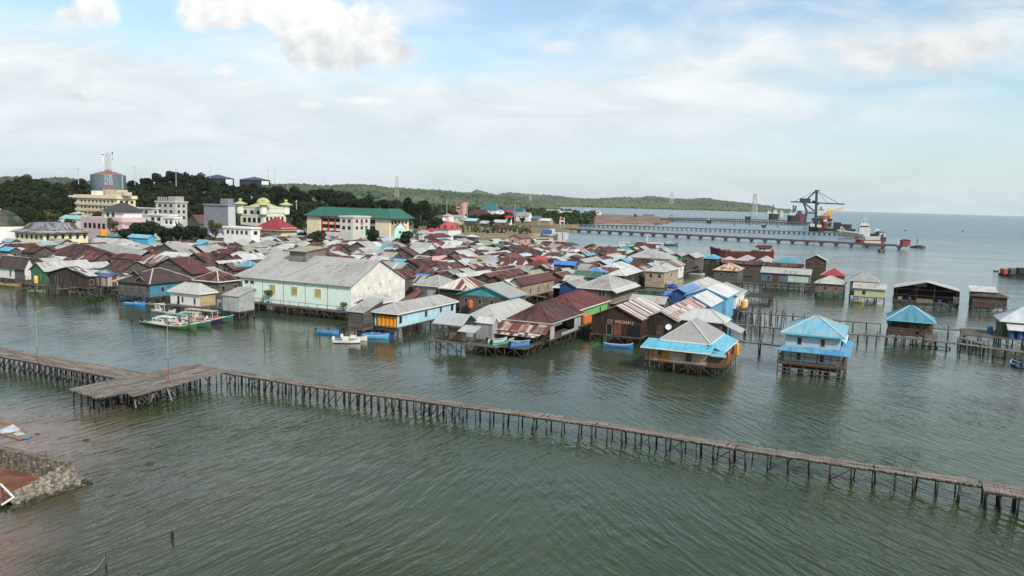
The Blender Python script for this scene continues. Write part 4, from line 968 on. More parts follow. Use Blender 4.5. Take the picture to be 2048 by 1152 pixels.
VF_='''
285 521 480 546 c815 gu b wd 7.0
-40 526 130 521 c330 gu c dg 6.4
775 546 975 539 d4 su c wd
520 692 1200 642 d16 hu b wd
160 451 440 461 c590 gu b wd
-30 441 150 461 c350 gu z wd
470 446 700 441 d6 gu L wd
610 466 790 451 d5 gu m wd
640 406 880 401 d6 gu q wd
905 431 1050 431 c1170 gu z wd
1010 441 1250 451 c1400 gu s wd
720 491 980 521 c1245 gu z ye
0 375 150 390 d5 gu L wd
1310 365 1450 375 d5 gu w wd
1390 385 1620 396 d6 hu w wd
1250 450 1360 455 c1420 gu z wd
560 625 700 640 d6 gu b wd
'''
rows(VF,VF_)
house(VE(960,332),VE(1262,336),5.,'gu','L','bl',7.6,rise=1.3,zb=1.,caps=False,label='sky blue hut with a pale blue roof before the dark trees',name='hut',cat='hut',group=None,win=[('f',.3,.6,.7,1.5,'d')],roofmat=mroof('roof_skyblue',(.17,.36,.52),None,var=.08),wallmat=mplank('plank_skyblue',(.08,.36,.55),(.10,.42,.62),True,.3))
house(VE(500,320),VE(880,318),6.,'hu','t','tl',6.2,rise=1.,zb=1.,caps=False,label='low teal building with two orange tanks before the pink building',name='shed',cat='shed',group=None)
for i,x in enumerate((614,655)): tank(P(*VE(x,300),6.6),6.6,1.1,2.6,'tank_orange',(.62,.24,.02),('left orange tank of the pair on the low teal building','right orange tank of the pair on the low teal building')[i])
# awning of the pink house
# ------------------------------------------------------------------ fillers for what peeps out between them
poly=[P(*q,4.5) for q in ((0,524),(150,536),(300,546),(480,552),(800,562),(1000,565),(1180,560),(1330,535),(1330,498),(1180,492),(1060,482),(900,486),(700,478),(560,476),(420,484),(250,492),(0,492))]
poly=[(q.x,q.y) for q in poly]
def inside(x,y):
    c=False; n=len(poly)
    for i in range(n):
        x1,y1=poly[i]; x2,y2=poly[i-1]
        if (y1>y)!=(y2>y) and x<(x2-x1)*(y-y1)/(y2-y1)+x1: c=not c
    return c
nf=0; nl=0
cand=[(i,j) for i in range(-80,80) for j in range(7,105)]; random.shuffle(cand)
for (sizes,mg,cap) in((((9,11),),1.5,50),(((7.5,8.5),),1.5,62),(((6,6.5),),1.3,95)):
    for i,j in cand:
        if nf>=cap: break
        c=E_*(i*4.2+random.uniform(-1,1))+D_*(j*4.2+random.uniform(-1,1)); W,D=sizes[0]
        if not inside(c.x,c.y) or overlaps(c.x,c.y,W/2,D/2,mg): continue
        rc=random.choices('bzwRSoLtc',(34,24,18,8,6,4,2,1,1))[0]
        rec=house_at(c-E_*W/2-D_*D/2,W,D,random.uniform(4.4,5.2),random.choice(('gv','gu','gv','hu')),rc,random.choice(('wd','wd','wb','wh')),zb=.15,caps=False,win=[('f',.5,.8,.8,1.)])
        rec['root'].rotation_euler.z=random.gauss(0,R_(3)); patch_sheets(rec,random.choice((0,1,2))); nf+=1
cand=[(i,j) for i in range(-90,90) for j in range(8,120)]; random.shuffle(cand)
for (W,D,mg) in((6.,6.,1.),(4.8,4.8,.9),(3.8,3.8,.8),(3.,3.,.6)):
    for i,j in cand:
        if nl>=240: break
        c=E_*(i*3.7+random.uniform(-.8,.8))+D_*(j*3.7+random.uniform(-.8,.8))
        if not inside(c.x,c.y) or overlaps(c.x,c.y,W/2,D/2,mg): continue
        rc=random.choices('bzwRSoLt',(34,28,20,8,6,1,1,1))[0]
        rec=house_at(c-E_*W/2-D_*D/2,W,D,random.uniform(3.9,4.8),random.choice(('su','sv','gu','gv')),rc,'wd',zb=.1,caps=False,win=None,name='lean_to',cat='lean-to',group='lean-to sheds between the houses',ov=.2)
        rec['root'].rotation_euler.z=random.gauss(0,R_(3)); nl+=1
def antenna(x,y,z,h,lab):
    r=thing('antenna_pole',lab,'antenna',(x,y,z)); b=MB(); b.cyl((x,y,z),(x,y,z+h),.045,.03,5); b.build('pole',M_steel,r); b=MB()
    for i,k in enumerate((.82,.88,.94)): b.beam((x-.7+.1*i,y,z+h*k),(x+.7-.1*i,y+.2,z+h*k),.035)
    b.build('aerial',M_steel,r)
hs=[h for h in HOUSES if not h['label'] and h['root'].name.startswith('stilt_house') and 170<math.hypot(h['O'].x,h['O'].y)<380]
for h in random.sample(hs,22):
    q=h['L'](h['W']*random.uniform(.2,.8),h['D']*.5,h['ze']+.5); antenna(q.x,q.y,q.z,random.uniform(3.5,6.5),'thin television aerial pole rising above the crowded village roofs')
for o in COL.objects:
    if o.name.startswith('antenna_pole'): o['group']='television aerials above the roofs'
print('LEAN',nl);print('HOUSES',len(HOUSES),'fill',nf)
# ------------------------------------------------------------------ jetty and boardwalks
M_deck=mplank('deck_boards',(.070,.057,.047),(.27,.235,.205),True,.23,gap=.65,objv=.05)
def deck_strip(b,pa,pb,wl,wr,z,step=.26,miss=.0,jit=.12,th=.09):
    """planks laid across the line pa-pb"""
    t=(pb-pa); n=max(1,int(t.length/step)); t.normalize(); s=Vector((t.y,-t.x,0))
    for k in range(n):
        if random.random()<miss: continue
        o=pa+t*(k*step); o=Vector((o.x,o.y,z-th+random.uniform(-.02,.04))); a=wl+random.uniform(-jit,jit); c=wr+random.uniform(-jit,jit)
        b.obox(o-s*a+t*random.uniform(0,.03),s*(a+c),t*(step*.93),Z_*th)
ZJ=2.1
J=thing('jetty','broad weathered plank jetty with a wide landing platform at the left','jetty',tuple(P(280,760,0)))
pts=[P(*q,ZJ) for q in ((141,776.7),(199.3,795.5),(257,784),(268,792.5),(411,753.8),(457,742.5),(381.5,725.8),(294,746.4))]
# platform planks run along its long side
p0,p1=pts[0],pts[6]; ax=(p1-p0); Lp=ax.length; ax.normalize(); nx=Vector((ax.y,-ax.x,0))
b=MB(); wd=max((q-p0).dot(nx) for q in pts)
k=0.
poly2=[((q-p0).dot(ax),(q-p0).dot(nx)) for q in pts]
def span(y):
    xs=[]
    for i in range(len(poly2)):
        (x1,y1),(x2,y2)=poly2[i],poly2[i-1]
        if (y1>y)!=(y2>y): xs.append((x2-x1)*(y-y1)/(y2-y1)+x1)
    return (min(xs),max(xs)) if len(xs)>=2 else None
while k<wd:
    sp=span(k+.12)
    if sp:
        x=sp[0]-random.uniform(0,.5)
        while x<sp[1]:
            l=min(random.uniform(3.5,6.),sp[1]-x+random.uniform(0,.35)); b.obox(p0+ax*x+nx*k+Z_*(-.1+random.uniform(-.015,.025)),ax*(l-.03),nx*.235,Z_*.09); x+=l
    k+=.25
b.build('platform_deck',M_deck,J)
b=MB()
for k in np.arange(.4,wd,2.2):
    sp=span(k)
    if sp: b.beam(p0+ax*sp[0]+nx*k+Z_*-.2,p0+ax*sp[1]+nx*k+Z_*-.2,.16)
b.build('platform_beam',M_post,J)
npost=0
for k in np.arange(.3,wd,2.0):
    sp=span(k)
    if not sp: continue
    for x in np.arange(sp[0]+.3,sp[1],1.9):
        q=p0+ax*(x+random.uniform(-.25,.25))+nx*(k+random.uniform(-.2,.2)); post(J,q,-1.3,ZJ-.15,name='post',r=random.uniform(.75,1.25),tilt=.035); npost+=1
for k in range(22):
    x=random.uniform(0,Lp-1); y=random.choice((.2,wd*.45,wd-.4)); sp=span(min(y,wd-.1))
    if sp is None: continue
    q=p0+ax*(sp[0]+(sp[1]-sp[0])*random.random())+nx*y; brace(J,q+Z_*(-ZJ+.1),q+ax*random.choice((-1.9,1.9))+Z_*-.3,.1)
b=MB()
for k in range(7):
    q=p0+ax*random.uniform(2,9)+nx*(wd*random.uniform(.75,.98)); b.beam(q+Z_*-.15,q+nx*random.uniform(.8,1.8)+ax*random.uniform(-1.5,1.5)+Z_*random.uniform(-1.8,-.8),.16,.07)
b.build('broken_plank',M_deck,J)
# wide arm to the left
a0,a1=P(0,694,ZJ),P(294,746.4,ZJ); b0,b1=P(0,712.5,ZJ),P(238,757.5,ZJ)
t=(a1-a0).normalized(); n_=Vector((t.y,-t.x,0)); wid=(b0-a0).dot(n_); 
st=a0-t*9; b=MB(); deck_strip(b,st,a1+t*.5,0,wid,ZJ,.27,.002,.08); b.build('arm_deck',M_deck,J)
b=MB()
for f in(.03,.5,.97): b.beam(st+n_*wid*f+Z_*-.2,a1+n_*wid*f+Z_*-.2,.18)
b.build('arm_beam',M_post,J)
La=(a1-st).length; kk=0
for x in np.arange(.3,La,1.25):
    for f in(.04,.96): post(J,st+t*x+n_*wid*f,-1.3,ZJ-.15,name='post' if npost<98 else 'pile',r=random.uniform(1.1,1.6),tilt=.02); npost+=1
    if kk%1==0: brace(J,st+t*x+n_*wid*.95+Z_*(-ZJ+.15),st+t*(x+1.2)+n_*wid*.95+Z_*-.3,.1,name='cross_brace'); 
    if kk%2==0: brace(J,st+t*(x+1.2)+n_*wid*.98+Z_*(-ZJ+.15),st+t*(x)+n_*wid*.98+Z_*-.3,.1,name='cross_brace')
    kk+=1
# long narrow boardwalk
ZB=1.85
BW=thing('boardwalk','long narrow weathered boardwalk on rows of posts crossing the water','boardwalk',tuple(P(1200,850,0)))
line=[P(*q,ZB) for q in ((452,742),(600,765.5),(930,810),(1220,850),(1500,896.5),(1750,934),(1962,966))]
b=MB(); w_=.95
for i in range(len(line)-1): deck_strip(b,line[i],line[i+1],w_,w_,ZB,.24,.02,.16)
b.build('deck',M_deck,BW)
b=MB()
for i in range(len(line)-1):
    t=(line[i+1]-line[i]).normalized(); s=Vector((t.y,-t.x,0))
    for o in(-.75,.75): b.beam(line[i]+s*o+Z_*-.19,line[i+1]+s*o+Z_*-.19,.12,.16)
b.build('stringer',M_post,BW)
kk=0; np_=0; stuffP=MB()
for i in range(len(line)-1):
    t=(line[i+1]-line[i]); L_=t.length; t.normalize(); s=Vector((t.y,-t.x,0)); n=int(L_/(1.72 if line[i].x>-10 else 1.05))
    for k in range(n):
        q=line[i]+t*(k*L_/n); near=q.x>-6
        for o in(-.8,.8):
            r=random.choice((.7,.9,1.,1.2,1.45))*random.uniform(.9,1.1); p=q+s*(o+random.uniform(-.15,.15))+t*random.uniform(-.15,.15)
            if near and np_<98 or (o>0 and np_<99): post(BW,p,-1.3,ZB-.15,name='post',r=r,tilt=.045); np_+=1
            else: stuffP.cyl((p.x,p.y,-1.3),(p.x+random.gauss(0,.05),p.y,ZB-.15),.11*r,.1*r,6)
        bb=MB(); 
        if kk%9==4 or random.random()<(.12 if near else .5): brace(BW,q+s*.85+Z_*(-ZB+.1),q+t*(L_/n)+s*.85+Z_*-.25,.09)
        if random.random()<.10: brace(BW,q+t*(L_/n)+s*.9+Z_*(-ZB+.1),q+s*.9+Z_*-.25,.08)
        kk+=1
if stuffP.v: stuffP.build('post_row',M_post,BW,kind='stuff')
EP=thing('landing','wider plank landing at the right hand end of the long boardwalk','landing',tuple(P(2010,990,0)))
e=[P(*q,ZB) for q in ((1962,960),(1975,983),(2140,1012),(2110,984))]
t=(e[3]-e[0]).normalized(); s=Vector((t.y,-t.x,0)); wd=(e[1]-e[0]).dot(s)
b=MB(); deck_strip(b,e[0],e[3],0.,wd,ZB+.03,.25,.01,.1); b.build('deck',M_deck,EP)
b=MB(); b.beam(e[0]+s*wd-Z_*.15,e[3]+s*wd-Z_*.15,.14); b.beam(e[0]+s*.2-Z_*.15,e[3]+s*.2-Z_*.15,.14); b.build('stringer',M_post,EP)
for x in np.arange(.3,(e[3]-e[0]).length,1.2):
    for y in(.2,wd*.5,wd-.1): post(EP,e[0]+t*x+s*y,-1.3,ZB-.12,name='post',r=1.1,tilt=.03)
# lamp posts on the jetty
def lamp(base,top,z0,label,arm=None,head=False):
    p=P(*base,z0); h=(base[1]-top[1])/ppm(p)*1.0; r=thing('lamp_post',label,'lamp post',tuple(p))
    b=MB(); b.cyl(p,p+Z_*h*.35,.06,.05,6); b.build('base_pole',mplain('rust_pole',(.16,.07,.04)),r)
    b=MB(); b.cyl(p+Z_*h*.35,p+Z_*h,.04,.03,6); b.build('pole',M_steel,r)
    if arm: b=MB(); b.cyl(p+Z_*h,p+Z_*(h+.55)+Vector((1.0,.4,0)),.03,.03,6); b.cyl(p+Z_*(h+.55)+Vector((1.,.4,0)),p+Z_*(h+.75)+Vector((2.3,.9,0)),.03,.02,6); b.build('arm',M_steel,r)
    if head: b=MB(); b.lathe(p+Z_*(h-.1),[(.05,0),(.16,.1),(.18,.22),(.08,.36)],10); b.build('lamp_head',M_dark,r,True)
    b=MB(); b.box(p.x,p.y,p.z,.35,.35,.12); b.build('foot',mplain('rust_pole',(.16,.07,.04)),r)
lamp((75.5,727),(72,638),ZJ,'thin lamp post with a bent arm on the left arm of the jetty',arm=True)
lamp((337,766),(334,630),ZJ,'tall thin lamp post standing on the jetty platform',head=True)
# catwalks on the right
def catwalk(pts,z,w,label,miss=.0,gap=2.4,name='catwalk'):
    q=[P(*p,z) for p in pts]; r=thing(name,label,'catwalk',tuple((q[0]+q[-1])/2))
    b=MB()
    for i in range(len(q)-1): deck_strip(b,q[i],q[i+1],w/2,w/2,z,.25,miss,.1)
    b.build('deck',M_deck,r); b=MB()
    for i in range(len(q)-1): b.beam(q[i]+Z_*-.17,q[i+1]+Z_*-.17,.14)
    b.build('stringer',M_post,r)
    for i in range(len(q)-1):
        t=q[i+1]-q[i]; n=max(1,int(t.length/gap)); s=Vector((t.y,-t.x,0)).normalized()
        for k in range(n+1):
            for o in(-.42,.42): post(r,q[i]+t*k/n+s*o*w,-1.2,z+random.choice((-.12,-.12,-.12,.7)),name='post',r=random.uniform(.8,1.35),tilt=.035)
    return r
catwalk([V4(845,586),V4(1250,620),V4(1613,655),V5(550,687)],1.9,1.3,'far catwalk running behind the two storey house to the teal pavilion',.02)
catwalk([V5(975,722),V5(1240,742),V5(1500,757)],1.9,1.3,'short catwalk joining the teal pavilion to the deck at the right edge',.02)
catwalk([V4(770,682),V4(1000,700),V4(1205,718)],1.9,1.2,'middle catwalk among the bare poles left of the two storey house',.05)
catwalk([V5(290,768),V5(900,815),V5(1200,852),V5(1480,890),V5(1850,937)],1.85,1.7,'light coloured catwalk in front of the teal pavilion',.05,1.7)
catwalk([V4(770,803),V4(1000,830),V4(1215,855)],1.9,1.1,'catwalk joining the tan corner house to the two storey house',.02,3.2)
catwalk([V5(790,855),V5(1120,880)],.5,.8,'low sunken catwalk just in front of the light coloured one',.2)
catwalk([V5(1205,800),V5(1330,835),V5(1420,862)],1.6,1.1,'broken stub of decking by the light catwalk at right',.2,1.1)
catwalk([V4(690,352),V4(1000,372),V4(1390,395)],1.8,1.2,'catwalk along the waterfront below the long grey roofed house',.02,1.7)
catwalk([V3(250,520),V3(440,548)],2.0,1.2,'short plank way under the long tan house',.02)
catwalk([VG(600,755),VG(860,700)],1.9,1.0,'small catwalk beside the pinkish hip roofed house',.05)
catwalk([VF(500,1012),VF(700,1003)],2.0,1.3,'low plank porch on stilts below the yellow tank at left',.04,1.2)
catwalk([VF(805,1070),VF(1180,1030)],1.9,1.1,'narrow plank landing under the torn white roof at left',.05,1.3)
def pole(p,h,label,group,r=.8,tilt=.06,m=None):
    o=bpy.data.objects.new('wooden_pole',stilt_mesh()); COL.objects.link(o); o.location=(p[0],p[1],-1.2); o.scale=(r,r,h+1.2); o.rotation_euler=(random.gauss(0,tilt),random.gauss(0,tilt),random.uniform(0,6)); return tag(o,label,'pole',group)
lb='bare wooden pole standing in the water among the catwalks by the two storey house'
for k in range(62):
    x=random.uniform(865,1200); y=random.uniform(585,790) if x<1120 else random.uniform(600,720)
    q=P(*V4(x,y),0); pole(q,random.uniform(.9,3.2),lb,'bare poles among the catwalks',random.uniform(.6,1.),.08)
tag(pole(P(*V4(1127,580),0),3.0,None,None,1.1),'lone thick pole in open water beyond the bare poles','pole')
lb='bare mooring pole standing in the water in front of the white warehouse'
for x,y,h in((820,1120,3.2),(866,1065,4.2),(1222,1085,2.),(1290,1000,1.6),(1335,1040,1.6),(1440,1045,2.2),(1530,900+100,2.4),(1675,1030,2.6),(1425,960,2.4),(1510,965,1.6)):
    pole(P(*L1(x,y),0),h,lb,'mooring poles before the warehouse',.75,.05)
tag(pole(P(*V2(575,900),0),2.4,None,None,.9),'single mooring pole in the channel right of the orange tanks','pole')
lb='mooring pole standing around the moored fishing boats'
for x,y,h in((180,570,4.5),(445,600,3.),(700,560,2.),(1165,700,2.6),(1215,700,4.2),(800,560,2.2),(940,300,3.2),(1220,250,3.8),(1320,300,3.2)):
    pole(P(*blk(240,580,8.533)(x,y),0),h,lb,'mooring poles by the fishing boats',.75,.1)
lb='thin upright pole in the water below the left stilt houses'
for k in range(26): pole(P(*VF(random.uniform(450,1300),random.uniform(1090,1180)),0),random.uniform(1.5,4.5),lb,'thin poles by the left stilt houses',random.uniform(.5,.8),.05)
pole(P(30,614,0),2.6,'leaning dark stake alone in the water at far left','',.9,.15)
pole(P(345,1078,0),.55,'short thick stake in the dark foreground water','',1.2,.03)
pole(P(193,846,0),.5,'short stick in the muddy shallows beside the jetty','',.5,.05)
for o in COL.objects:
    if o.get('group')=='': del o['group']
r=thing('bamboo_pole','bamboo pole with a sagging rope of floats at the bottom left','pole',tuple(P(213,1145,0))); q=P(213,1145,0)
post(r,q,-1.,1.35,name='stake',r=.55); b=MB(); prev=q+Z_*1.25
for k in range(1,14):
    f=k/13; c=(q+Z_*1.25).lerp(P(165,1150,0.05),f); c.z-=.35*math.sin(f*3.14); b.beam(prev,c,.03); prev=c
b.build('rope',mplain('rope',(.30,.26,.16)),r)
# ------------------------------------------------------------------ boats
def boat(p,ang,Ln,Bm,hull,label,kind='canoe',inner=(.12,.11,.1),trim=None,cab=(.6,.6,.58),h=.55,z=0.,low=None,group=None,name=None,stern=.7):
    r=thing(name or ('canoe' if kind=='canoe' else 'boat'),label,'canoe' if kind=='canoe' else 'boat',(p[0],p[1],z),group,ang)
    loc=r.location.copy(); r.location=(0,0,0); r.rotation_euler=(0,0,0)
    n=14; st=[]
    for i in range(n+1):
        u=-1+2*i/n; bw=Bm/2*(1-max(0,u)**2.2)*(1-(1-stern)*max(0,-u)**2) if kind!='canoe' else Bm/2*(1-abs(u)**2.6)
        bw=max(bw,.04); sh=h*(1+(1.5 if kind=='fishing' else .75)*max(0,u)**2.5+(.25 if kind!='canoe' else .45)*max(0,-u)**3); st.append((u*Ln/2,bw,sh))
    mh=mplain('hull_%d_%d_%d'%tuple(int(c*99) for c in hull),hull,.5,.15,2.); mi_=mplain('hullin_%d_%d_%d'%tuple(int(c*99) for c in inner),inner,.8,.2,2.)
    b=MB(); bl=MB(); wl=.22*h+.02
    for (x0,b0,s0),(x1,b1,s1) in zip(st[:-1],st[1:]):
        for sg in(1,-1):
            def pt(x,w,z): return (x,sg*w,z)
            q=[pt(x0,b0*.86,wl),pt(x1,b1*.86,wl),pt(x1,b1,s1),pt(x0,b0,s0)]; b.poly(q if sg>0 else q[::-1])
            q=[pt(x0,b0*.2,-.3),pt(x1,b1*.2,-.3),pt(x1,b1*.86,wl),pt(x0,b0*.86,wl)]; bl.poly(q if sg>0 else q[::-1])
    x0,b0,s0=st[0]; b.poly(((x0,b0,s0),(x0,-b0,s0),(x0,-b0*.86,wl),(x0,b0*.86,wl))); 
    b.build('hull',mh,r); bl.build('lower_hull',mplain('hull_%d_%d_%d'%tuple(int(c*99) for c in (low or hull)),low or hull,.5,.15,2.),r)
    b=MB()
    for (x0,b0,s0),(x1,b1,s1) in zip(st[:-1],st[1:]):
        f=.35*h if kind in('canoe','open') else None
        z0,z1=(f,f) if f else (s0-.12,s1-.12)
        b.poly(((x0,-b0*.88,z0),(x1,-b1*.88,z1),(x1,b1*.88,z1),(x0,b0*.88,z0)))
        for sg in(1,-1): q=((x0,sg*b0*.88,z0),(x1,sg*b1*.88,z1),(x1,sg*b1*.97,s1),(x0,sg*b0*.97,s0)); b.poly(q[::-1] if sg>0 else q)
    b.build('deck' if kind not in('canoe','open') else 'inside',mi_,r)
    b=MB()
    for (x0,b0,s0),(x1,b1,s1) in zip(st[:-1],st[1:]):
        for sg in(1,-1): b.beam((x0,sg*b0,s0),(x1,sg*b1,s1),.09 if Ln>6 else .06)
    b.build('gunwale',mplain('trim_%d_%d_%d'%tuple(int(c*99) for c in (trim or cab)),trim or cab,.6,.15),r)
    if kind in('canoe','open'):
        b=MB()
        for u in(-.5,0,.45): b.box(u*Ln/2,0,h*.62,.2,Bm*.8*(1-abs(u)**2.6),.05)
        b.build('thwart',M_wood,r)
    if kind=='open':
        b=MB(); b.box(-Ln/2+.05,0,h*.6,.3,.35,.75); b.build('motor',M_dark,r)
    if kind=='fishing':
        mc=mplain('cabin_%d_%d_%d'%tuple(int(c*99) for c in cab),cab,.6,.18,2.); cl=Ln*.2; b=MB(); b.box(-Ln*.24,0,h-.1,cl,Bm*.58,1.2); cb=b.build('cabin',mc,r)
        b=MB()
        for sg in(1,-1):
            for k in range(3): b.box(-Ln*.24+(k-1)*cl*.3,sg*Bm*.29,h+.5,cl*.2,.04,.4)
        b.build('window',M_pane,cb)
        cf=random.choice((.30,.45,.55)); cc=random.choice(((.50,.50,.47),(.40,.36,.28),(.12,.30,.24),(.52,.52,.5))); b=MB(); b.box(-Ln*.1,0,h+1.45,Ln*cf,Bm*.75,.07); b.build('canopy',mplain('canopy_%d'%int(cc[0]*99),cc,.8,.3,1.5),r)
        b=MB()
        for x in(-.1-cf*.47,-.1,-.1+cf*.47):
            for sg in(1,-1): b.beam((x*Ln,sg*Bm*.32,h-.1),(x*Ln,sg*Bm*.34,h+1.48),.06)
        b.build('canopy_post',M_white,r)
        b=MB(); b.cyl((Ln*.12,0,h),(Ln*.12,0,h+3.6),.05,.035,6); b.build('mast',M_wood,r)
        for k in range(12): b=MB(); b.box(random.uniform(-.15,.38)*Ln,random.uniform(-.25,.25)*Bm,h-.1,random.uniform(.4,.9),random.uniform(.3,.7),random.uniform(.25,.6),random.random()); b.build('gear',mplain('gear_%d'%(k%4),((.55,.52,.45),(.06,.14,.10),(.45,.08,.05),(.30,.28,.24))[k%4],.9,.3),r)
    if kind=='speed':
        b=MB(); b.box(-Ln*.05,0,h*.8,Ln*.22,Bm*.6,.5); b.build('console',mplain('cabin_60_60_57',(.6,.6,.58)),r); b=MB(); b.box(-Ln/2+.05,0,h*.5,.4,.45,.9); b.build('motor',M_white,r)
    r.location=loc; r.rotation_euler=(0,0,ang); return r
KB=blk(240,580,8.533)
ab=GA
boat(P(*KB(890,640),0),ab+.02,13.5,2.6,(.03,.15,.045),'green hulled fishing boat with white cabin, nearest of the moored cluster','fishing',(.35,.35,.3),(.6,.6,.56),low=(.20,.05,.04),h=.6,name='fishing_boat')
boat(P(*KB(1120,600),0),ab+.06,13.5,2.4,(.025,.12,.065),'dark green fishing boat with red bottom, second of the moored cluster','fishing',(.35,.34,.3),(.62,.6,.56),low=(.20,.04,.03),h=.62,name='fishing_boat')
boat(P(*KB(1300,560),0),ab+.09,13.5,2.4,(.018,.022,.06),'navy blue fishing boat with dark red bottom in the moored cluster','fishing',(.36,.35,.31),(.62,.6,.56),low=(.20,.04,.03),h=.65,name='fishing_boat')
boat(P(*KB(1480,520),0),ab+.1,14.,2.4,(.02,.12,.08),'teal green fishing boat with long white bow, farthest right of the cluster','fishing',(.36,.35,.31),(.62,.6,.56),low=(.21,.04,.03),h=.7,name='fishing_boat')
boat(P(*KB(760,395),0),ab,7.,1.9,(.5,.5,.46),'white fishing boat with green deck behind the moored cluster','fishing',(.12,.3,.22),h=.5,name='fishing_boat')
boat(P(*KB(530,590),0),ab-.05,6.,1.5,(.06,.13,.07),'small dark green open boat tied at the stern of the green boat','open',(.2,.2,.17),h=.45)
boat(P(*KB(1690,425),0),ab,4.6,1.3,(.20,.42,.56),'pale blue dinghy tucked behind the bows of the moored boats','open',(.3,.4,.45),h=.5)
boat(P(*KB(185,172),0),ab+.35,5.6,1.1,(.03,.18,.45),'blue canoe floating below the laundry at left','canoe',(.05,.2,.42))
boat(P(*KB(250,262),0),ab+.3,5.4,1.2,(.03,.22,.50),'bright blue boat with a white tip left of the fishing boats','open',(.1,.3,.5),(.3,.5,.6))
boat(P(*KB(430,235),0),ab+.35,5.,1.2,(.10,.36,.55),'light blue boat moored behind the bright blue one','open',(.2,.42,.5))
boat(P(*KB(610,275),0),ab+.3,4.5,1.6,(.13,.12,.09),'upturned looking dull olive boat beside the dark stilts','open',(.12,.12,.09))
K6=blk(600,600,8.533)
boat(P(*K6(465,580),0),ab+.35,4.6,1.1,(.04,.22,.50),'blue skiff moored below the warehouse stilts','open',(.05,.2,.45),(.12,.34,.6))
boat(P(*K6(800,735),0),ab+.52,5.0,1.6,(.60,.58,.56),'white speedboat with dark blue bow stripe, nearer of the two','speed',(.05,.06,.10),(.55,.55,.55),low=(.03,.04,.10),h=.6)
boat(P(*K6(930,690),0),ab+.5,4.8,1.5,(.55,.52,.42),'cream motorboat with an outboard just behind the white speedboat','speed',(.45,.43,.35),h=.55)
boat(P(*K6(1320,620),0),ab+.55,6.8,1.6,(.05,.16,.42),'long blue boat with pale canopy below the orange tanks','open',(.08,.2,.5),(.12,.3,.6),h=.6)
boat(P(*K6(1290,655),0),ab+.55,5.0,1.1,(.08,.30,.52),'teal blue skiff alongside the long blue boat','canoe',(.1,.3,.5),(.3,.5,.6))
boat(P(*VH(385,920),0),ab+.25,5.6,.95,(.02,.16,.40),'lone blue canoe in the open channel before the dark storehouses','canoe',(.03,.16,.38))
boat(P(*VF(120,1025),0),ab+.2,9,1.8,(.36,.22,.03),'yellow longboat with pink cargo at the far left','open',(.3,.2,.2),(.4,.38,.3),h=.6)
boat(P(*VF(370,1025),0),ab+.75,6,1.2,(.22,.18,.13),'brown wooden boat behind the yellow longboat','canoe',(.2,.18,.14),(.35,.33,.28))
boat(P(*VF(545,1120),0),ab+.3,5,1.2,(.12,.16,.07),'olive boat with a red float under the yellow tank','open',(.2,.22,.12),(.4,.45,.3))
boat(P(*VF(1110,1135),0),ab+.2,5,1.1,(.30,.29,.24),'pale grey canoe under the torn white roof','canoe',(.25,.24,.2))
boat(P(*VF(1215,1140),0),ab+.3,4,1.2,(.42,.42,.33),'cream boat moored right of the pale grey canoe','canoe',(.3,.32,.25))
# boats on the deck before the big rusty roof
L,W=DECK
boat(L(W*.12,-5.9,0),GA+1.0,4.2,1.4,(.58,.57,.55),'white boat with blue inside resting on the plank deck','open',(.04,.14,.28),z=1.78,h=.5)
boat(L(W*.30,-6.9,0),GA+1.15,5.2,1.5,(.10,.28,.05),'green boat with cyan inside and orange marks on the plank deck','open',(.10,.42,.50),(.40,.42,.3),z=1.78,h=.55)
boat(L(W*.66,-7.0,0),GA+1.1,4.4,1.3,(.05,.22,.50),'blue boat with dark blue inside on the plank deck','open',(.05,.07,.3),(.1,.3,.55),z=1.78,h=.55)
boat(L(W*.55,-5.2,0),GA+.5,4.0,1.2,(.02,.04,.14),'navy boat pushed under the rusty eave of the deck','open',(.03,.05,.15),z=1.78,h=.5)
boat(P(*V5(365,515),0),GA,3.2,1.2,(.32,.22,.03),'small yellow boat with blue cover under the olive annex','open',(.06,.2,.45))
boat(P(*V5(1665,1040),0),1.4,3.6,1.7,(.03,.10,.20),'square dark blue skiff with gear at the right edge','open',(.04,.10,.18),z=0.,h=.55,stern=.95)
boat(P(*VG(810,795),0),GA+.3,6.5,1.5,(.35,.34,.3),'grey open boat moored between the catwalk and plank houses','open',(.2,.2,.18))
boat(P(*VG(300,975),0),GA+.1,7.5,2.2,(.30,.34,.33),'grey cabin boat with teal glass behind the blue gables','fishing',(.3,.3,.28),(.25,.38,.38),h=.6,z=1.1)
r=thing('net_platform','long low platform covered in green netting behind the blue gables','platform',tuple(P(*VG(210,1060),1.5)))
b=MB(); p0=P(*VG(-20,1000),1.5); p1=P(*VG(430,1030),1.5); t=(p1-p0); s=Vector((t.y,-t.x,0)).normalized(); b.obox(p0-Z_*.2,t,s*4.5,Z_*.2); b.build('deck',M_wood,r)
b=MB(); b.obox(p0+s*4.4-Z_*1.2,t,s*.1,Z_*1.4); b.build('net',mplain('net_green',(.06,.16,.11),.9,.4,2.),r)
for k in range(10): post(r,p0+t*k/9+s*4.6,-1.2,2.6,r=.7,tilt=.05)
r=thing('covered_boat','small boat wrapped in a royal blue cover on the netted platform','boat',tuple(P(*VG(470,985),1.4))); q=Vector(r.location)
b=MB(); b.lathe(q,[(1.5,0),(1.6,.5),(.9,1.2),(.1,1.6)],7); b.build('cover',mplain('cover_blue',(.03,.05,.25),.7,.2),r)
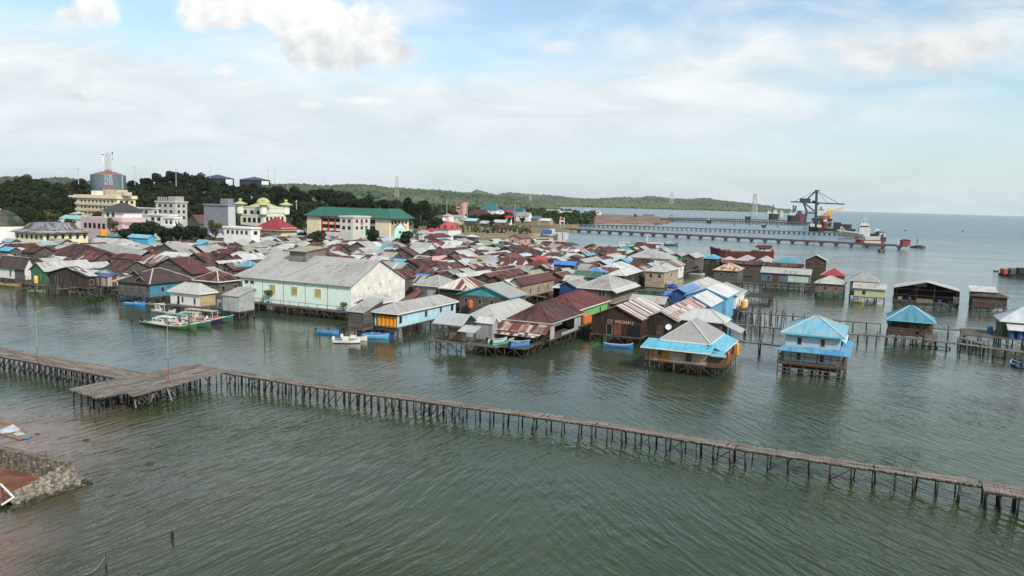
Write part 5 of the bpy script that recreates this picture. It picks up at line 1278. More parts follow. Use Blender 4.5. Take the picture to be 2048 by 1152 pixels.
# fish pen
r=thing('fish_pen','square fish pen of close set poles in open water','fish pen',tuple(P(*V4(990,470),.9)))
A=P(*V4(880,470),1.6); Wd=solve(A,E_,V4(1060,0)[0])
b=MB(); Dd=11.
for k in range(9): b.beam(A+E_*0+D_*Dd*k/8,A+E_*Wd+D_*Dd*k/8,.08)
for k in range(9): b.beam(A+E_*Wd*k/8,A+E_*Wd*k/8+D_*Dd,.08)
b.build('pole_grid',M_post,r); b=MB(); b.obox(A-Z_*.1,E_*Wd,D_*Dd,Z_*.05); b.build('net',mplain('net_brown',(.07,.06,.05),.95,.4,2.),r)
for k in range(22): post(r,A+E_*Wd*k/21,-1.2,1.6+random.uniform(0,.5),r=.6,tilt=.03)
for k in range(1,16): post(r,A+E_*Wd+D_*Dd*k/15,-1.2,1.6+random.uniform(0,.5),r=.6,tilt=.03)
# potted plants on the warehouse walkway
def leaves(rx,rz,n,size,cz,seed,clumps=7):
    g=np.random.default_rng(seed); V=[];F=[]
    cc=g.normal(size=(clumps,3)); cc/=np.linalg.norm(cc,axis=1)[:,None]; cc*=g.uniform(.25,.8,(clumps,1)); cr=g.uniform(.35,.55,clumps)
    k=g.integers(0,clumps,n); d=g.normal(size=(n,3)); d/=np.linalg.norm(d,axis=1)[:,None]; rr=g.uniform(.55,1.,(n,1))**.6
    c=(cc[k]+d*rr*cr[k][:,None])*np.array([rx,rx,rz])+np.array([0,0,cz])
    nrm=d*.8+g.normal(size=(n,3))*.55+np.array([0,0,.35]); nrm/=np.linalg.norm(nrm,axis=1)[:,None]
    a=np.cross(nrm,g.normal(size=(n,3))); a/=np.linalg.norm(a,axis=1)[:,None]; b_=np.cross(nrm,a); s=size*g.uniform(.6,1.3,(n,1))
    a*=s; b_*=s*.62
    V=np.stack([c-a-b_*.3,c+a*.1-b_,c+a+b_*.3,c-a*.1+b_],1).reshape(-1,3); F=np.arange(n*4).reshape(n,4); return V,F
M_leafP=mfol('leaf_plant',(.035,.085,.02),(.07,.15,.035),.1,2.)
L=WH['L'];s0,s1=WH['s'];t0=WH['t'][0];zf=WH['zf']
for i,(s,h,sz,lab) in enumerate(((2.6,3.2,1.7,'tallest potted shrub on the warehouse walkway with a spreading crown'),(8.7,3.0,1.35,'middle potted shrub on the warehouse walkway'),(s1-s0-1.2,1.9,.8,'small potted shrub in a blue pot at the right end of the warehouse walkway'))):
    q=L(s0+s,t0-.8,zf); r=thing('potted_shrub',lab,'potted plant',tuple(q))
    b=MB(); b.lathe(q,[(.24,0),(.34,.35),(.36,.55)],12); b.build('pot',mplain('pot_blue',(.03,.12,.32)) if i!=0 else mplain('pot_red',(.30,.05,.03)),r)
    b=MB(); b.cyl(q+Z_*.5,q+Z_*(h*.6),.06,.04,5); b.cyl(q+Z_*h*.5,q+Z_*h*.8+Vector((.4,0,0)),.04,.02,5); b.cyl(q+Z_*h*.5,q+Z_*h*.8+Vector((-.5,.2,0)),.04,.02,5); b.build('stem',M_post,r)
    V,F=leaves(sz,sz*.6,240,.22,h*.82,20+i); link('leaf_crown',npmesh('leaf_crown',V,F,M_leafP),r)
# ------------------------------------------------------------------ mud shore at the lower left
M_stone=mplain('rubble_stone',(.10,.088,.068),.95,.5,2.2,c2=(.19,.165,.13))
def wallpts(pp,z): return [P(*q,z) for q in pp]
rw=thing('retaining_wall','ruined rubble stone retaining wall around red earth at the lower left','retaining wall',tuple(P(100,940,0)))
top=wallpts(((-120,872),(0,898),(60,911),(133,927)),2.2)
b=MB()
for i in range(3):
    t=(top[i+1]-top[i]); n_=Vector((t.y,-t.x,0)).normalized(); 
    b.obox(top[i]-Z_*2.6,t*1.002,-n_*.75,Z_*2.6)
b.build('wall_core',M_stone,rw)
rb=MB(); rw2=MB(); g=random.Random(5)
def rock(b,c,s):
    V=[]
    import itertools
    ico=bpy.data.meshes.get('_ico')
    n=[(0,0,1),(.89,0,.45),(.28,.85,.45),(-.72,.53,.45),(-.72,-.53,.45),(.28,-.85,.45),(.72,.53,-.45),(-.28,.85,-.45),(-.89,0,-.45),(-.28,-.85,-.45),(.72,-.53,-.45),(0,0,-1)]
    f=[(0,1,2),(0,2,3),(0,3,4),(0,4,5),(0,5,1),(1,6,2),(2,7,3),(3,8,4),(4,9,5),(5,10,1),(2,6,7),(3,7,8),(4,8,9),(5,9,10),(1,10,6),(11,7,6),(11,8,7),(11,9,8),(11,10,9),(11,6,10)]
    v=[Vector((c[0]+x*s*g.uniform(.75,1.25),c[1]+y*s*g.uniform(.75,1.25),c[2]+z*s*g.uniform(.5,.9))) for x,y,z in n]
    for a in f: b.poly([v[k] for k in a])
for i in range(3):
    for k in range(14): 
        f=g.random(); q=top[i].lerp(top[i+1],f); t=(top[i+1]-top[i]).normalized(); n_=Vector((t.y,-t.x,0)); rock(rb,q+n_*g.uniform(-.04,.04)-Z_*g.uniform(0,1.8),g.uniform(.10,.16))
C0=P(128,930,2.0); tip=P(181,966,0); e0=P(28,987,1.0); e1=P(26,1018,0)
for k in range(760):
    f=g.random(); h=g.random(); a=C0.lerp(e0,f); c=tip.lerp(e1,f); q=a.lerp(c,h); rock(rw2 if q.z<.32 else rb,q+Vector((g.uniform(-.1,.1),g.uniform(-.1,.1),g.uniform(-.12,.1))),g.choice((.10,.13,.16,.2,.28)))
rw2.build('wet_rubble',mplain('rubble_wet',(.035,.033,.024),.6,.4,2.0,c2=(.075,.068,.05)),rw)
rb.build('rubble',mplain('rubble_pale',(.15,.13,.10),.95,.5,2.0,c2=(.28,.25,.21)),rw)
b=MB(); n_=Vector((0,0,-1.6)); b.poly((C0,e0,e1,tip)); b.poly((C0,tip,tip+n_,C0+n_)); b.poly((e0,C0,C0+n_*1.5,e0+n_*1.5)); b.build('rubble_bed',M_stone,rw)
for p,q,m in((P(94,935,0.6)+Z_*1.2,P(112,988,.0),M_wood),(P(90,955,.7),P(92,930,.7)+Z_*1.3,M_wood),(P(2,984,.8)+Z_*.7,P(28,1000,.6)+Z_*.2,M_white),(P(3,1010,.6),P(28,999,.6)+Z_*.2,M_white),(P(5,990,.5)+Z_*.6,P(13,1026,0),M_post)):
    b=MB(); b.beam(p,q,.12); b.build('loose_timber',m,rw)
eb=MB(); ep=[P(*q,.4) for q in ((-200,905),(0,934),(60,948),(100,958),(60,985),(20,1003),(-200,1060))]
eb.poly(ep); eb.build('red_earth',mplain('earth_red',(.15,.055,.030),.95,.4,.35,c2=(.24,.105,.06)),kind='structure')
# sand bar
sb=MB(); q0=[(-200,815),(0,836),(30,846),(66,872),(40,880),(0,868),(-200,850)]
sp=[P(*q,.06) for q in q0]; cc=sum(sp,Vector())/len(sp)+Z_*.35
for i in range(len(sp)): sb.poly((sp[i-1],sp[i],cc))
o=sb.build('mud_bank',mplain('mud',(.19,.12,.07),.85,.35,.9,c2=(.25,.18,.12)),kind='structure')
def debris(px,z,s,col,label,cat,name,n=5):
    q=P(*px,z); b=MB(); gg=random.Random(int(px[0]*7+px[1])); R=[q+Vector((math.cos(6.28*k/9)*s*gg.uniform(.6,1.2),math.sin(6.28*k/9)*s*gg.uniform(.6,1.2),0)) for k in range(9)]; c=q+Z_*s*.35
    R2=[q.lerp(x,.6)+Z_*s*gg.uniform(.1,.45) for x in R]
    for k in range(9): j=(k+1)%9; b.poly((R[k],R[j],R2[j],R2[k])); b.poly((R2[k],R2[j],c))
    tag(b.build(name,mplain('deb_%s'%label[:14],col,.7,.25,2.),origin=q),label,cat)
debris((14,862),.15,1.3,(.34,.40,.45),'crumpled pale grey tarpaulin on the mud bank','tarpaulin','tarpaulin')
debris((54,876),.08,.4,(.03,.16,.45),'small bright blue plastic bag at the tip of the mud bank','bag','plastic_bag')
debris((38,868),.12,.6,(.30,.36,.34),'greenish grey tarpaulin scrap beside the blue bag','tarpaulin','tarpaulin')
debris((74,868),.0,.3,(.04,.03,.025),'dark driftwood lump off the end of the mud bank','driftwood','driftwood')
debris((299,928),.0,.5,(.04,.03,.025),'dark tangled snag breaking the foreground water','driftwood','driftwood')
debris((172,881),.0,.45,(.04,.03,.025),'dark branch floating in the muddy shallows','driftwood','driftwood')

q=P(192,611,0); r=thing('mangrove_bush','green mangrove bush growing in the water by the left stilt houses','bush',tuple(q))
for k in range(5): b=MB(); b.cyl(q+Vector((random.uniform(-1.5,1.5),random.uniform(-.8,.8),-.5)),q+Vector((random.uniform(-1,1),random.uniform(-.5,.5),2.)),.05,.03,5); b.build('stem',M_post,r)
V,F=leaves(3.2,1.7,520,.24,1.7,61,9); o=link('leaf_crown',npmesh('leaf_crown',V,F,mfol('leaf_mangrove',(.022,.04,.014),(.045,.07,.024),.1,1.)),r)

for px,py,ln,an,lab in((20,948,1.4,.3,'grey driftwood stick lying on the red earth by the wall'),(52,962,.9,1.2,'short pale stick on the red earth'),(8,968,1.1,-.4,'dark stick at the left edge of the red earth'),(160,985,.8,.5,'stick floating off the tip of the rubble wall'),(225,905,1.2,.9,'thin branch poking from the shallows near the snag')):
    q=P(px,py,.45 if px<100 else .02); b=MB(); d=Vector((math.cos(an),math.sin(an),.05))*ln; b.cyl(q-d/2,q+d/2,.05,.03,5); tag(b.build('driftwood',M_wood,origin=q),lab,'driftwood')
# ------------------------------------------------------------------ land
CO=[(-700,500),(-300,492),(0,487),(300,486),(600,475),(760,470),(860,470),(905,476),(980,479),(1060,481),(1100,473),(1150,459)]
cpx=[c[0] for c in CO]; cd=[math.hypot(*P(c[0],c[1],1.2)[:2]) for c in CO]
CREST=[(-700,24),(0,23),(60,26),(150,22),(255,25),(345,28),(420,26),(470,24),(545,20),(620,15),(700,10),(780,6.5),(860,4),(930,2.2),(2000,2.0)]
def sst(a,b,x): t=min(1,max(0,(x-a)/(b-a))); return t*t*(3-2*t)
def land_h(x,y):
    px=1024+FOC*x/max(y,1); d=math.hypot(x,y)
    if px>1152: return -3.
    dc=float(np.interp(px,cpx,cd))
    if d<dc: return max(-3.,(d-dc)*.25+1.)
    base=1.6+.8*sst(dc,dc+60,d)
    far=float(np.interp(px,[-700,400,900,1152],[2500,2500,2500,1250]))
    if d>far: return -3.
    h=float(np.interp(px,[c[0] for c in CREST],[c[1] for c in CREST]))
    return base+max(0,h-2)*sst(430,900,d)+(math.sin(x*.021+1)*math.cos(y*.017)*1.2*sst(450,700,d) if px<850 else 0)
V=[];F=[];na,nd=150,70
for i in range(na):
    for j in range(nd):
        px=-500+1660*i/(na-1); d=300*(2600/300)**(j/(nd-1)); a=(px-1024)/FOC; y=d/math.sqrt(1+a*a); x=a*y; V.append((x,y,land_h(x,y)))
for i in range(na-1):
    for j in range(nd-1):
        k=i*nd+j
        if max(V[k][2],V[k+1][2],V[k+nd][2],V[k+nd+1][2])>-2.9: F.append((k,k+nd,k+nd+1,k+1))
kk=NM('land_soil',.95,0,.1); ps=kk.pos(); sx=kk.n('SeparateXYZ'); kk.put(sx.inputs[0],ps)
n1=kk.noise(ps,.02,4); n2=kk.noise(ps,.15,4); c=kk.mix(kk.ramp(n1,.42,.58),(.21,.17,.085),(.16,.125,.085)); c=kk.mix(kk.ramp(n2,.5,.7),c,(.09,.10,.045)); c=kk.mix(kk.ramp(sx.outputs[2],3.6,6.),c,(.03,.042,.018)); kk.color(c)
o=link('land',npmesh('land',V,F,kk.m,True)); o['kind']='structure'
def G(px,py,d0=300,d1=2400):
    """where the line of sight meets the land"""
    v=cF*FOC+cR*(px-1024)+cU*(576-py); v=v/math.hypot(v[0],v[1]); d=d0
    while d<d1:
        x,y,z=v[0]*d,v[1]*d,CAMH+v[2]*d
        if land_h(x,y)>=z: return Vector((x,y,land_h(x,y)))
        d+=3.
    return Vector((v[0]*d1,v[1]*d1,2.))
def KH(q): return q.y/FOC/math.sqrt(1+(q.x/q.y)**2)
def up(q,py):   # height of a picture row over a ground point
    px,y0=pr(q); return (y0-py)/FOC*q.y
# ------------------------------------------------------------------ buildings on land
def block(b,O,W,D,z0,z1): b.obox(Vector((O.x,O.y,z0)),E_*W,D_*D,Z_*(z1-z0))
def wins(r,O,face,n,m,W,z0,dz,w,h,x0=.08,x1=.92,m_=None,name='window'):
    e,nn=(E_,-D_) if face=='f' else (D_,E_) if face=='r' else (-D_,-E_)
    for j in range(m):
        for i in range(n):
            s=W*(x0+(x1-x0)*((i+.5)/n))-w/2; b=MB(); o=O+e*s+Z_*(z0+dz*j-O.z); b.obox(o,e*w,Z_*h,nn*.06); b.build(name,m_ or M_pane,r)
M_cream=mplain('paint_cream',(.66,.58,.40),.85,.18,.3); M_creamD=mplain('paint_cream_dull',(.50,.44,.33),.9,.25,.3); M_pinkp=mplain('paint_pink',(.46,.36,.37),.9,.22,.3); M_whp=mplain('paint_chalk',(.68,.67,.64),.9,.2,.3)
def site(px,py,z=None,ze=None):
    q=G(px,py) if z is None else P(px,py,z); return q
# colonial yellow building
r=house(VF(130,235),VF(610,266),VF(1345,0),'hu','y','ye',7.6,rise=6.2,zb=1.5,label='long pale yellow building with a steep rusty two pitched roof and awning windows',name='colonial_building',cat='building',group=None,caps=False,ov=1.6,
  roofmat=mroof('roof_colonial',(.085,.042,.036),(.16,.17,.19),.5,sheet=(.9,3),var=.35,streak=.3),wallmat=mplain('paint_paleyellow',(.72,.66,.42),.85,.12,.3),wz=4.6,win=[('f',(i+.5)/6,.1,1.2,2.0) for i in range(6)]+[('r',(i+.5)/6,.1,1.2,2.0) for i in range(6)])
L=r['L']; s1=r['s'][1]; s0=r['s'][0]; t0,t1=r['t']
for ch in list(r['root'].children):
    if ch.name.startswith('roof'): bpy.data.objects.remove(ch)
b=MB(); W_,D__=r['W'],r['D']; ze_=r['ze']
def ringp(i,z): return [L(i,i,z),L(W_-i,i,z),L(W_-i,D__-i,z),L(i,D__-i,z)]
R3=[ringp(0,ze_),ringp(3.6,ze_+1.3),ringp(5.6,ze_+3.9),ringp(7.2,ze_+4.3)]
for i in range(3):
    for k in range(4): b.poly((R3[i][k],R3[i][(k+1)%4],R3[i+1][(k+1)%4],R3[i+1][k]),udir=(R3[0][(k+1)%4]-R3[0][k]))
b.poly(R3[3]); b.poly([p-Z_*.15 for p in R3[0]][::-1]); 
for k in range(4): a_,c_=R3[0][k],R3[0][(k+1)%4]; b.poly((a_-Z_*.15,c_-Z_*.15,c_,a_))
b.build('roof',mroof('roof_colonial',(.085,.042,.036)),r['root'])
for i in range(6):
    b=MB(); t=t0+(t1-t0)*(i+.5)/6; z=r['ze']-.55; b.slab([L(s1+.9,t-.9,z-.5),L(s1+.9,t+.9,z-.5),L(s1+.05,t+.9,z),L(s1+.05,t-.9,z)],.06); b.build('window_awning',mplain('awning_slate',(.12,.15,.22)),r['root'])
# domed hall at the left edge
q=P(-2,480,2.0); d=math.hypot(q.x,q.y); q=q*(430/d); q.z=2; k=KH(q)
r=thing('domed_hall','big mottled green dome on a white walled hall at the left edge','hall',tuple(q))
b=MB(); R=54*k*1.02; b.lathe(q+Z_*7.2,[(R,0),(R*.97,1.4),(R*.86,3.7),(R*.66,5.8),(R*.38,7.2),(R*.12,7.8),(.3,8.0)],36); b.build('dome',mplain('dome_skin',(.030,.045,.030),.75,.4,.25,c2=(.085,.075,.045)),r,True)
b=MB(); b.lathe(q,[(R*1.02,0),(R*1.02,7.0),(R*1.0,7.3)],36); b.build('drum_wall',M_whp,r)
b=MB(); b.lathe(q+Z_*15.0,[(1.6,0),(.8,.5),(.3,1.2),(.2,2.),(.1,2.6)],10); b.build('finial',M_whp,r,True)
# cream hotel
q=P(153,400,21.5); q=q*(545/math.hypot(q.x,q.y)); k=q.y/FOC
O=Vector((q.x,q.y,0)); Wf=solve(Vector((O.x,O.y,20)),E_,235); Ds=abs(solve(Vector((O.x,O.y,20))+E_*Wf,D_,271)); gz=8.; 
zt=CAMH-(pr(Vector((O.x,O.y,CAMH)))[1]*0+ (396-hor(200)))*k; r=thing('hotel','tall cream four storey building with balcony bands below the lattice mast','building',(O.x,O.y,gz))
b=MB(); block(b,O,Wf,Ds,gz,zt); b.build('wall',M_cream,r)
b=MB()
for j in range(1,4): block(b,O-D_*1.2,Wf*.98,1.15,zt-3.6*j-.2-.4,zt-3.6*j+.9)
b.build('balcony',M_creamD,r)
b=MB(); block(b,O-E_*.8-D_*1.3,Wf+1.6,Ds+2.2,zt,zt+1.9); b.build('parapet',M_cream,r)
wins(r,Vector((O.x,O.y,zt)),'f',9,3,Wf,zt-2.6-7.2,3.6,1.3,1.5)
wins(r,Vector((O.x,O.y,zt))+E_*Wf,'r',3,3,Ds,zt-2.9-7.2,3.6,2.2,2.0)
b=MB(); c=O+E_*(Wf-.2)+D_*(Ds*.5); 
for s in(.36,.66): b.obox(Vector((O.x,O.y,gz))+E_*(Wf+.05)+D_*Ds*s,D_*.5,E_*.3,Z_*(zt-gz))
b.build('pilaster',M_cream,r)
b=MB(); n=10; cc=Vector((O.x,O.y,zt+1.5))+E_*(Wf+.8)+D_*Ds*.5; b.poly([cc+D_*(math.cos(3.1416*i/n)*Ds*.22)+Z_*(math.sin(3.1416*i/n)*2.0) for i in range(n+1)]); b.poly([cc-E_*.4+D_*(math.cos(3.1416*i/n)*Ds*.22)+Z_*(math.sin(3.1416*i/n)*2.0) for i in range(n+1)][::-1]); b.build('pediment',M_cream,r)
b=MB(); block(b,O+E_*Wf*.55+D_*3,Wf*.35,7,zt+1.9,zt+5.3); block(b,O+E_*Wf*.8+D_*2,Wf*.3,5,zt+1.9,zt+4.); b.build('roof_house',M_creamD,r)
b=MB(); block(b,O+E_*Wf*.3+D_*2,5,4,zt+1.9,zt+4.4); b.build('roof_tank',M_whp,r)
# telecom mast (red and white lattice)
def lattice(q,h,w,label,bands,name='lattice_mast',dishes=True,tw=.8):
    r=thing(name,label,'mast',tuple(q)); n=max(8,int(h/ (w*1.2)))
    for bnd,(a,c,m) in enumerate(bands):
        b=MB()
        for i in range(int(n*a),int(n*c)):
            z0,z1=h*i/n,h*(i+1)/n; w0=w/2*(1-(1-tw/w)*i/n); w1=w/2*(1-(1-tw/w)*(i+1)/n); t=max(.10,w*.05)
            P0=[q+Vector((sx*w0,sy*w0,z0)) for sx,sy in((-1,-1),(1,-1),(1,1),(-1,1))]; P1=[q+Vector((sx*w1,sy*w1,z1)) for sx,sy in((-1,-1),(1,-1),(1,1),(-1,1))]
            for kq in range(4):
                j=(kq+1)%4; b.beam(P0[kq],P1[kq],t*1.4); b.beam(P0[kq],P0[j],t*.8); b.beam(P0[kq],P1[j],t*.8)
        if b.f: b.build('lattice',m,r)
    if dishes:
        for z in(.78,.85,.93,.97):
            b=MB(); b.cyl(q+Z_*h*z+Vector((-tw*1.4,-1,0)),q+Z_*(h*z)+Vector((-tw*1.4,-1.3,0)),.9,.9,10); b.build('antenna',M_white,r)
            b=MB(); b.box(q.x+tw*1.6,q.y,q.z+h*z,.4,.4,2.4); b.build('antenna',M_white,r)
    return r
M_mr=mplain('mast_red',(.36,.07,.05),.6); M_mw=mplain('mast_grey',(.42,.43,.44),.6)
q=Vector((O.x,O.y,zt+2))+E_*(Wf*.62)+D_*5; h=up(q,307); 
lattice(q,h,3.4,'red and white lattice phone mast standing behind the cream building',[(0,.28,M_mr),(.28,.5,M_mw),(.5,.66,M_mr),(.66,1.,M_mw)],tw=1.7)
# pink building
q=P(162,462,3.); q=q*(455/math.hypot(q.x,q.y)); O=Vector((q.x,q.y,0)); k=q.y/FOC; B0=Vector((O.x,O.y,10)); Wf=solve(B0,E_,244); Ds=abs(solve(B0+E_*Wf,D_,290)); z2=CAMH-(434-hor(220))*k
r=thing('pink_building','faded pink concrete building with a dark hip roof on top','building',(O.x,O.y,2)); b=MB(); block(b,O,Wf,Ds,1.5,z2); b.build('wall',M_pinkp,r)
b=MB(); block(b,O+E_*Wf*.72-D_*.3,Wf*.28+.4,Ds*.55,z2-6.4,z2-3.4); block(b,O+E_*Wf*.72-D_*.3,Wf*.28+.5,Ds+.4,z2-2.,z2+.4); b.build('balcony',mplain('paint_pink2',(.58,.41,.43),.9,.15,.3),r)
wins(r,Vector((O.x,O.y,z2)),'f',5,1,Wf,z2-5.6,3,2.0,2.6,.06,.62)
wins(r,Vector((O.x,O.y,z2))+E_*Wf,'r',3,1,Ds,z2-5.2,3,2.2,2.2)
b=MB(); Oh=O+E_*Wf*.52+D_*1.5; block(b,Oh,Wf*.46,Ds*.8,z2,z2+3.4); b.build('penthouse',M_whp,r)
wins(r,Vector((Oh.x,Oh.y,z2)),'f',2,1,Wf*.3,z2+.5,3,2.,2.2)
S,RL=roof_geom(Vector((Oh.x,Oh.y,z2+3.5))-E_*1.2-D_*1.2,Wf*.46+2.4,Ds*.8+2.4,z2+3.5,'hu',4.2); b=MB()
for p_,ud,op in S: b.slab(p_,.15,op,ud)
b.build('roof',mroof('roof_darkhip',(.045,.04,.038),None,var=.2),r)
# concrete building under construction + white flats
def slabhouse(px0,px1,px2,dist,ytop,label,name,m,storeys=2,zb=2.,wf=3,wr=2,par=True,m2=None):
    q=P(px0,440,5); q=q*(dist/math.hypot(q.x,q.y)); O=Vector((q.x,q.y,0)); k=q.y/FOC; B0=Vector((O.x,O.y,10)); Wf=abs(solve(B0,E_,px1)); Ds=max(4,min(40,abs(solve(B0+E_*Wf,D_,px2)))); z2=CAMH-(ytop-hor(px0))*k
    r=thing(name,label,'building',(O.x,O.y,zb)); b=MB(); block(b,O,Wf,Ds,zb-1,z2); b.build('wall',m,r)
    if par: b=MB(); block(b,O-E_*.5-D_*.5,Wf+1.,Ds+1.,z2,z2+.8); b.build('parapet',m2 or m,r)
    hs=3.4
    if wf: wins(r,Vector((O.x,O.y,z2)),'f',wf,storeys,Wf,z2-2.6-hs*(storeys-1),hs,Wf/wf*.42,1.7)
    if wr: wins(r,Vector((O.x,O.y,z2))+E_*Wf,'r',wr,storeys,Ds,z2-2.6-hs*(storeys-1),hs,Ds/wr*.38,1.7)
    return r,O,Wf,Ds,z2
r,O,Wf,Ds,z2=slabhouse(312,351,375,500,404,'bare concrete building with unfinished columns on its roof','concrete_building',mplain('concrete_raw',(.42,.41,.38),.9,.25,.3),3,4.)
for k in range(8):
    b=MB(); c=O+E_*(1+Wf*.62*k/7)+D_*1.; b.box(c.x,c.y,z2,.4,.4,3.2); b.build('column',M_conc,r)
b=MB(); block(b,O+E_*Wf*.62+D_*.5,Wf*.36,6,z2+.8,z2+3.6); b.build('stair_house',M_conc,r)
slabhouse(296,340,352,450,430,'low white flat roofed building with bands behind the dark hip roof','white_building',M_whp,1,3.,3,2)
r,O,Wf,Ds,z2=slabhouse(327,348,360,405,436,'white three storey flats with projecting balconies among the trees','white_flats',M_whp,3,2.,2,2)
b=MB(); block(b,O-E_*.6-D_*1.2,Wf+1.8,Ds+2,z2-4.4,z2-3.0); b.build('balcony',M_whp,r)
slabhouse(228,305,318,520,415,'row of small pale shop buildings right of the cream building','shop_row',mplain('paint_mixed',(.45,.44,.43),.9,.3,.2,c2=(.6,.58,.54)),1,6.,6,1)
r,O,Wf,Ds,z2=slabhouse(408,456,471,470,410,'windowless grey blue concrete block building with pale end wall','block_building',mplain('paint_bluegrey',(.20,.215,.25),.9,.2,.4),3,2.,0,2)
b=MB(); b.obox(Vector((O.x,O.y,z2-14))+E_*(Wf+.02)+D_*.1,D_*(Ds-.2),E_*.12,Z_*14.); b.build('end_wall',mplain('paint_paleblue',(.46,.48,.50)),r)
b=MB(); block(b,O+E_*Wf*.7,Wf*.3,Ds*.8,z2+.8,z2+4.); b.build('stair_house',mplain('paint_bluegrey',(.20,.215,.25)),r)
H=house((370,0),(398,448),(434,0),'gv','g','wd',8.,rise=5.5,zb=1.5,label='old house with steep green and rust roof left of the grey block',cat='house',group=None,name='old_house',caps=False,roofmat=mroof('roof_greenrust',(.04,.055,.04),(.13,.04,.035),.45),win=[])
slabhouse(447,502,520,385,455,'single storey white flat roofed house before the red roofed hall','white_house',M_whp,1,2.,5,1)
# low mixed houses left of the hotel
for i,(a,y,b_,d_,ty,rc,wc,lab) in enumerate(((66,431,84,560,'gu','z','wh','small tin roofed hillside hut left of the cream building'),(78,447,101,500,'gu','z','tn','tan house with flat tin roof above the domed hall'),(103,444,122,500,'hu','z','wh','white cube house left of the turquoise roofed block'),(117,436,162,510,'gu','m','wh','long block with pale turquoise roof left of the pink building'),(138,427,151,540,'hu','w','wh','tiny white house below the wooded slope'))):
    q=P(a,y,6.); q=q*(d_/math.hypot(q.x,q.y)); q.z=CAMH-(y-hor(a))*q.y/FOC; Wd=abs(solve(q,E_,b_)); house_at(q,Wd,8.,q.z,ty,rc,wc,zb=land_h(q.x,q.y)-1,label=lab,caps=False,group='houses on the hillside behind the town',name='house',win=[('f',.3,1.,1.2,1.2),('f',.7,1.,1.2,1.2)])
for i,(a,y,b_,d_,lab) in enumerate(((131,343+55,147,720,'pale tin roof deep in the wooded hillside'),(331,372,336,760,'tiny pale hut in the trees below the crest'),(385,364,398,800,'red walled shed in the trees under the dark sheds'))):
    q=P(a,y,6.); q=G(a,y+7); q.z+=4.2; Wd=abs(solve(q,E_,b_)); house_at(q,Wd,6.,q.z,'gu','w' if i<2 else 'R','wd',zb=q.z-5,label=lab,caps=False,group='houses on the hillside behind the town',name='house',win=[])
# mosque
q=P(481,452,3.); q=q*(560/math.hypot(q.x,q.y)); O=Vector((q.x,q.y,0)); k=q.y/FOC; B0=Vector((O.x,O.y,10)); Wf=abs(solve(B0,E_,527)); Ds=min(34,abs(solve(B0+E_*Wf,D_,572))); zt=CAMH-(415-hor(520))*k
M_mq=mplain('mosque_wall',(.60,.61,.50),.85,.15,.3); M_mg=mplain('mosque_green',(.36,.38,.18),.6,.15,.3)
r=thing('mosque','pale green mosque with a lime dome and mushroom capped corner towers','mosque',(O.x,O.y,2)); b=MB(); block(b,O,Wf,Ds,1.5,zt); b.build('wall',M_mq,r)
b=MB(); block(b,O-E_*.3-D_*.3,Wf+.6,Ds+.6,zt,zt+.8); block(b,O-E_*.25-D_*.25,Wf+.5,Ds+.5,zt-5.4,zt-4.9); b.build('cornice',M_mq,r)
wins(r,Vector((O.x,O.y,zt)),'f',3,1,Wf,zt-4.4,3,2.6,2.6); wins(r,Vector((O.x,O.y,zt)),'f',4,1,Wf,zt-10.,3,2.6,3.2)
wins(r,Vector((O.x,O.y,zt))+E_*Wf,'r',9,1,Ds,zt-4.,3,.7,.9); wins(r,Vector((O.x,O.y,zt))+E_*Wf,'r',5,1,Ds,zt-9.,3,2.,3.)
for i,(s,t) in enumerate(((0,0),(Wf,0),(Wf,Ds),(0,Ds))):
    c=O+E_*s+D_*t+Z_*(zt-4); b=MB(); b.lathe(c,[(2.1,-.6),(2.5,0),(2.5,6.4)],18); tw=b.build('tower',M_mq,r,True)
    b=MB(); b.lathe(c+Z_*6.4,[(4.7,-.3),(4.5,0),(2.3,1.),(1.,1.5),(.9,2.),(1.25,2.6),(1.,3.2),(.25,3.6)],18); b.build('tower_cap',M_mg,tw,True)
c=O+E_*Wf*.5+D_*Ds*.5+Z_*(zt+.6); b=MB(); b.lathe(c,[(10,0),(7.6,1.2),(6.6,1.4),(5.4,1.9),(4.6,2.2)],28); b.build('skirt_roof',M_mg,r,True)
b=MB(); b.lathe(c+Z_*2.15,[(4.4,0),(4.5,1.),(3.9,2.3),(2.7,3.4),(1.2,3.9),(.15,4.1)],24); b.build('dome',M_mg,r,True)
# red roofed hall
H=house((503,0),(563,461),(602,0),'hv','r','ye',8.,rise=6.8,zb=1.5,label='cream hall with a steep sweeping crimson roof before the mosque',name='hall',cat='hall',group=None,ov=1.6,fascia=M_cream,caps=False,win=[('f',.3,2.,2.,2.2),('f',.7,2.,2.,2.2)],roofmat=mroof('roof_crimson',(.27,.03,.045),None,var=.08,streak=.08))
# school with green roof
q=P(614,425,10.); q=q*(470/math.hypot(q.x,q.y)); k=q.y/FOC; M_gr=mroof('roof_school',(.022,.115,.080),(.025,.10,.07),.3,sheet=(1.1,3),var=.06,streak=.06,objv=0); ztop=CAMH-(430-hor(615))*k
O=Vector((q.x,q.y,0)); B0=Vector((O.x,O.y,12)); Wf=abs(solve(B0,E_,778)); Dw=max(10,min(24,abs(solve(B0+E_*Wf,D_,818))))
r=thing('school','long cream school with a jade green roof and red pillars','school',(O.x,O.y,2)); b=MB(); block(b,O+D_*2,Wf,9,1.5,ztop); block(b,O,Wf*.16,13,1.5,ztop); block(b,O+E_*Wf*.84,Wf*.16,Dw,1.5,ztop); b.build('wall',M_cream,r)
for a in(O+E_*Wf*.16,):
    for j in range(3):
        b=MB(); b.obox(Vector((O.x,O.y,ztop-3.2-3.6*j))+E_*Wf*.17+D_*1.85,E_*Wf*.66,D_*.12,Z_*2.0); b.build('gallery_opening',M_dark,r)
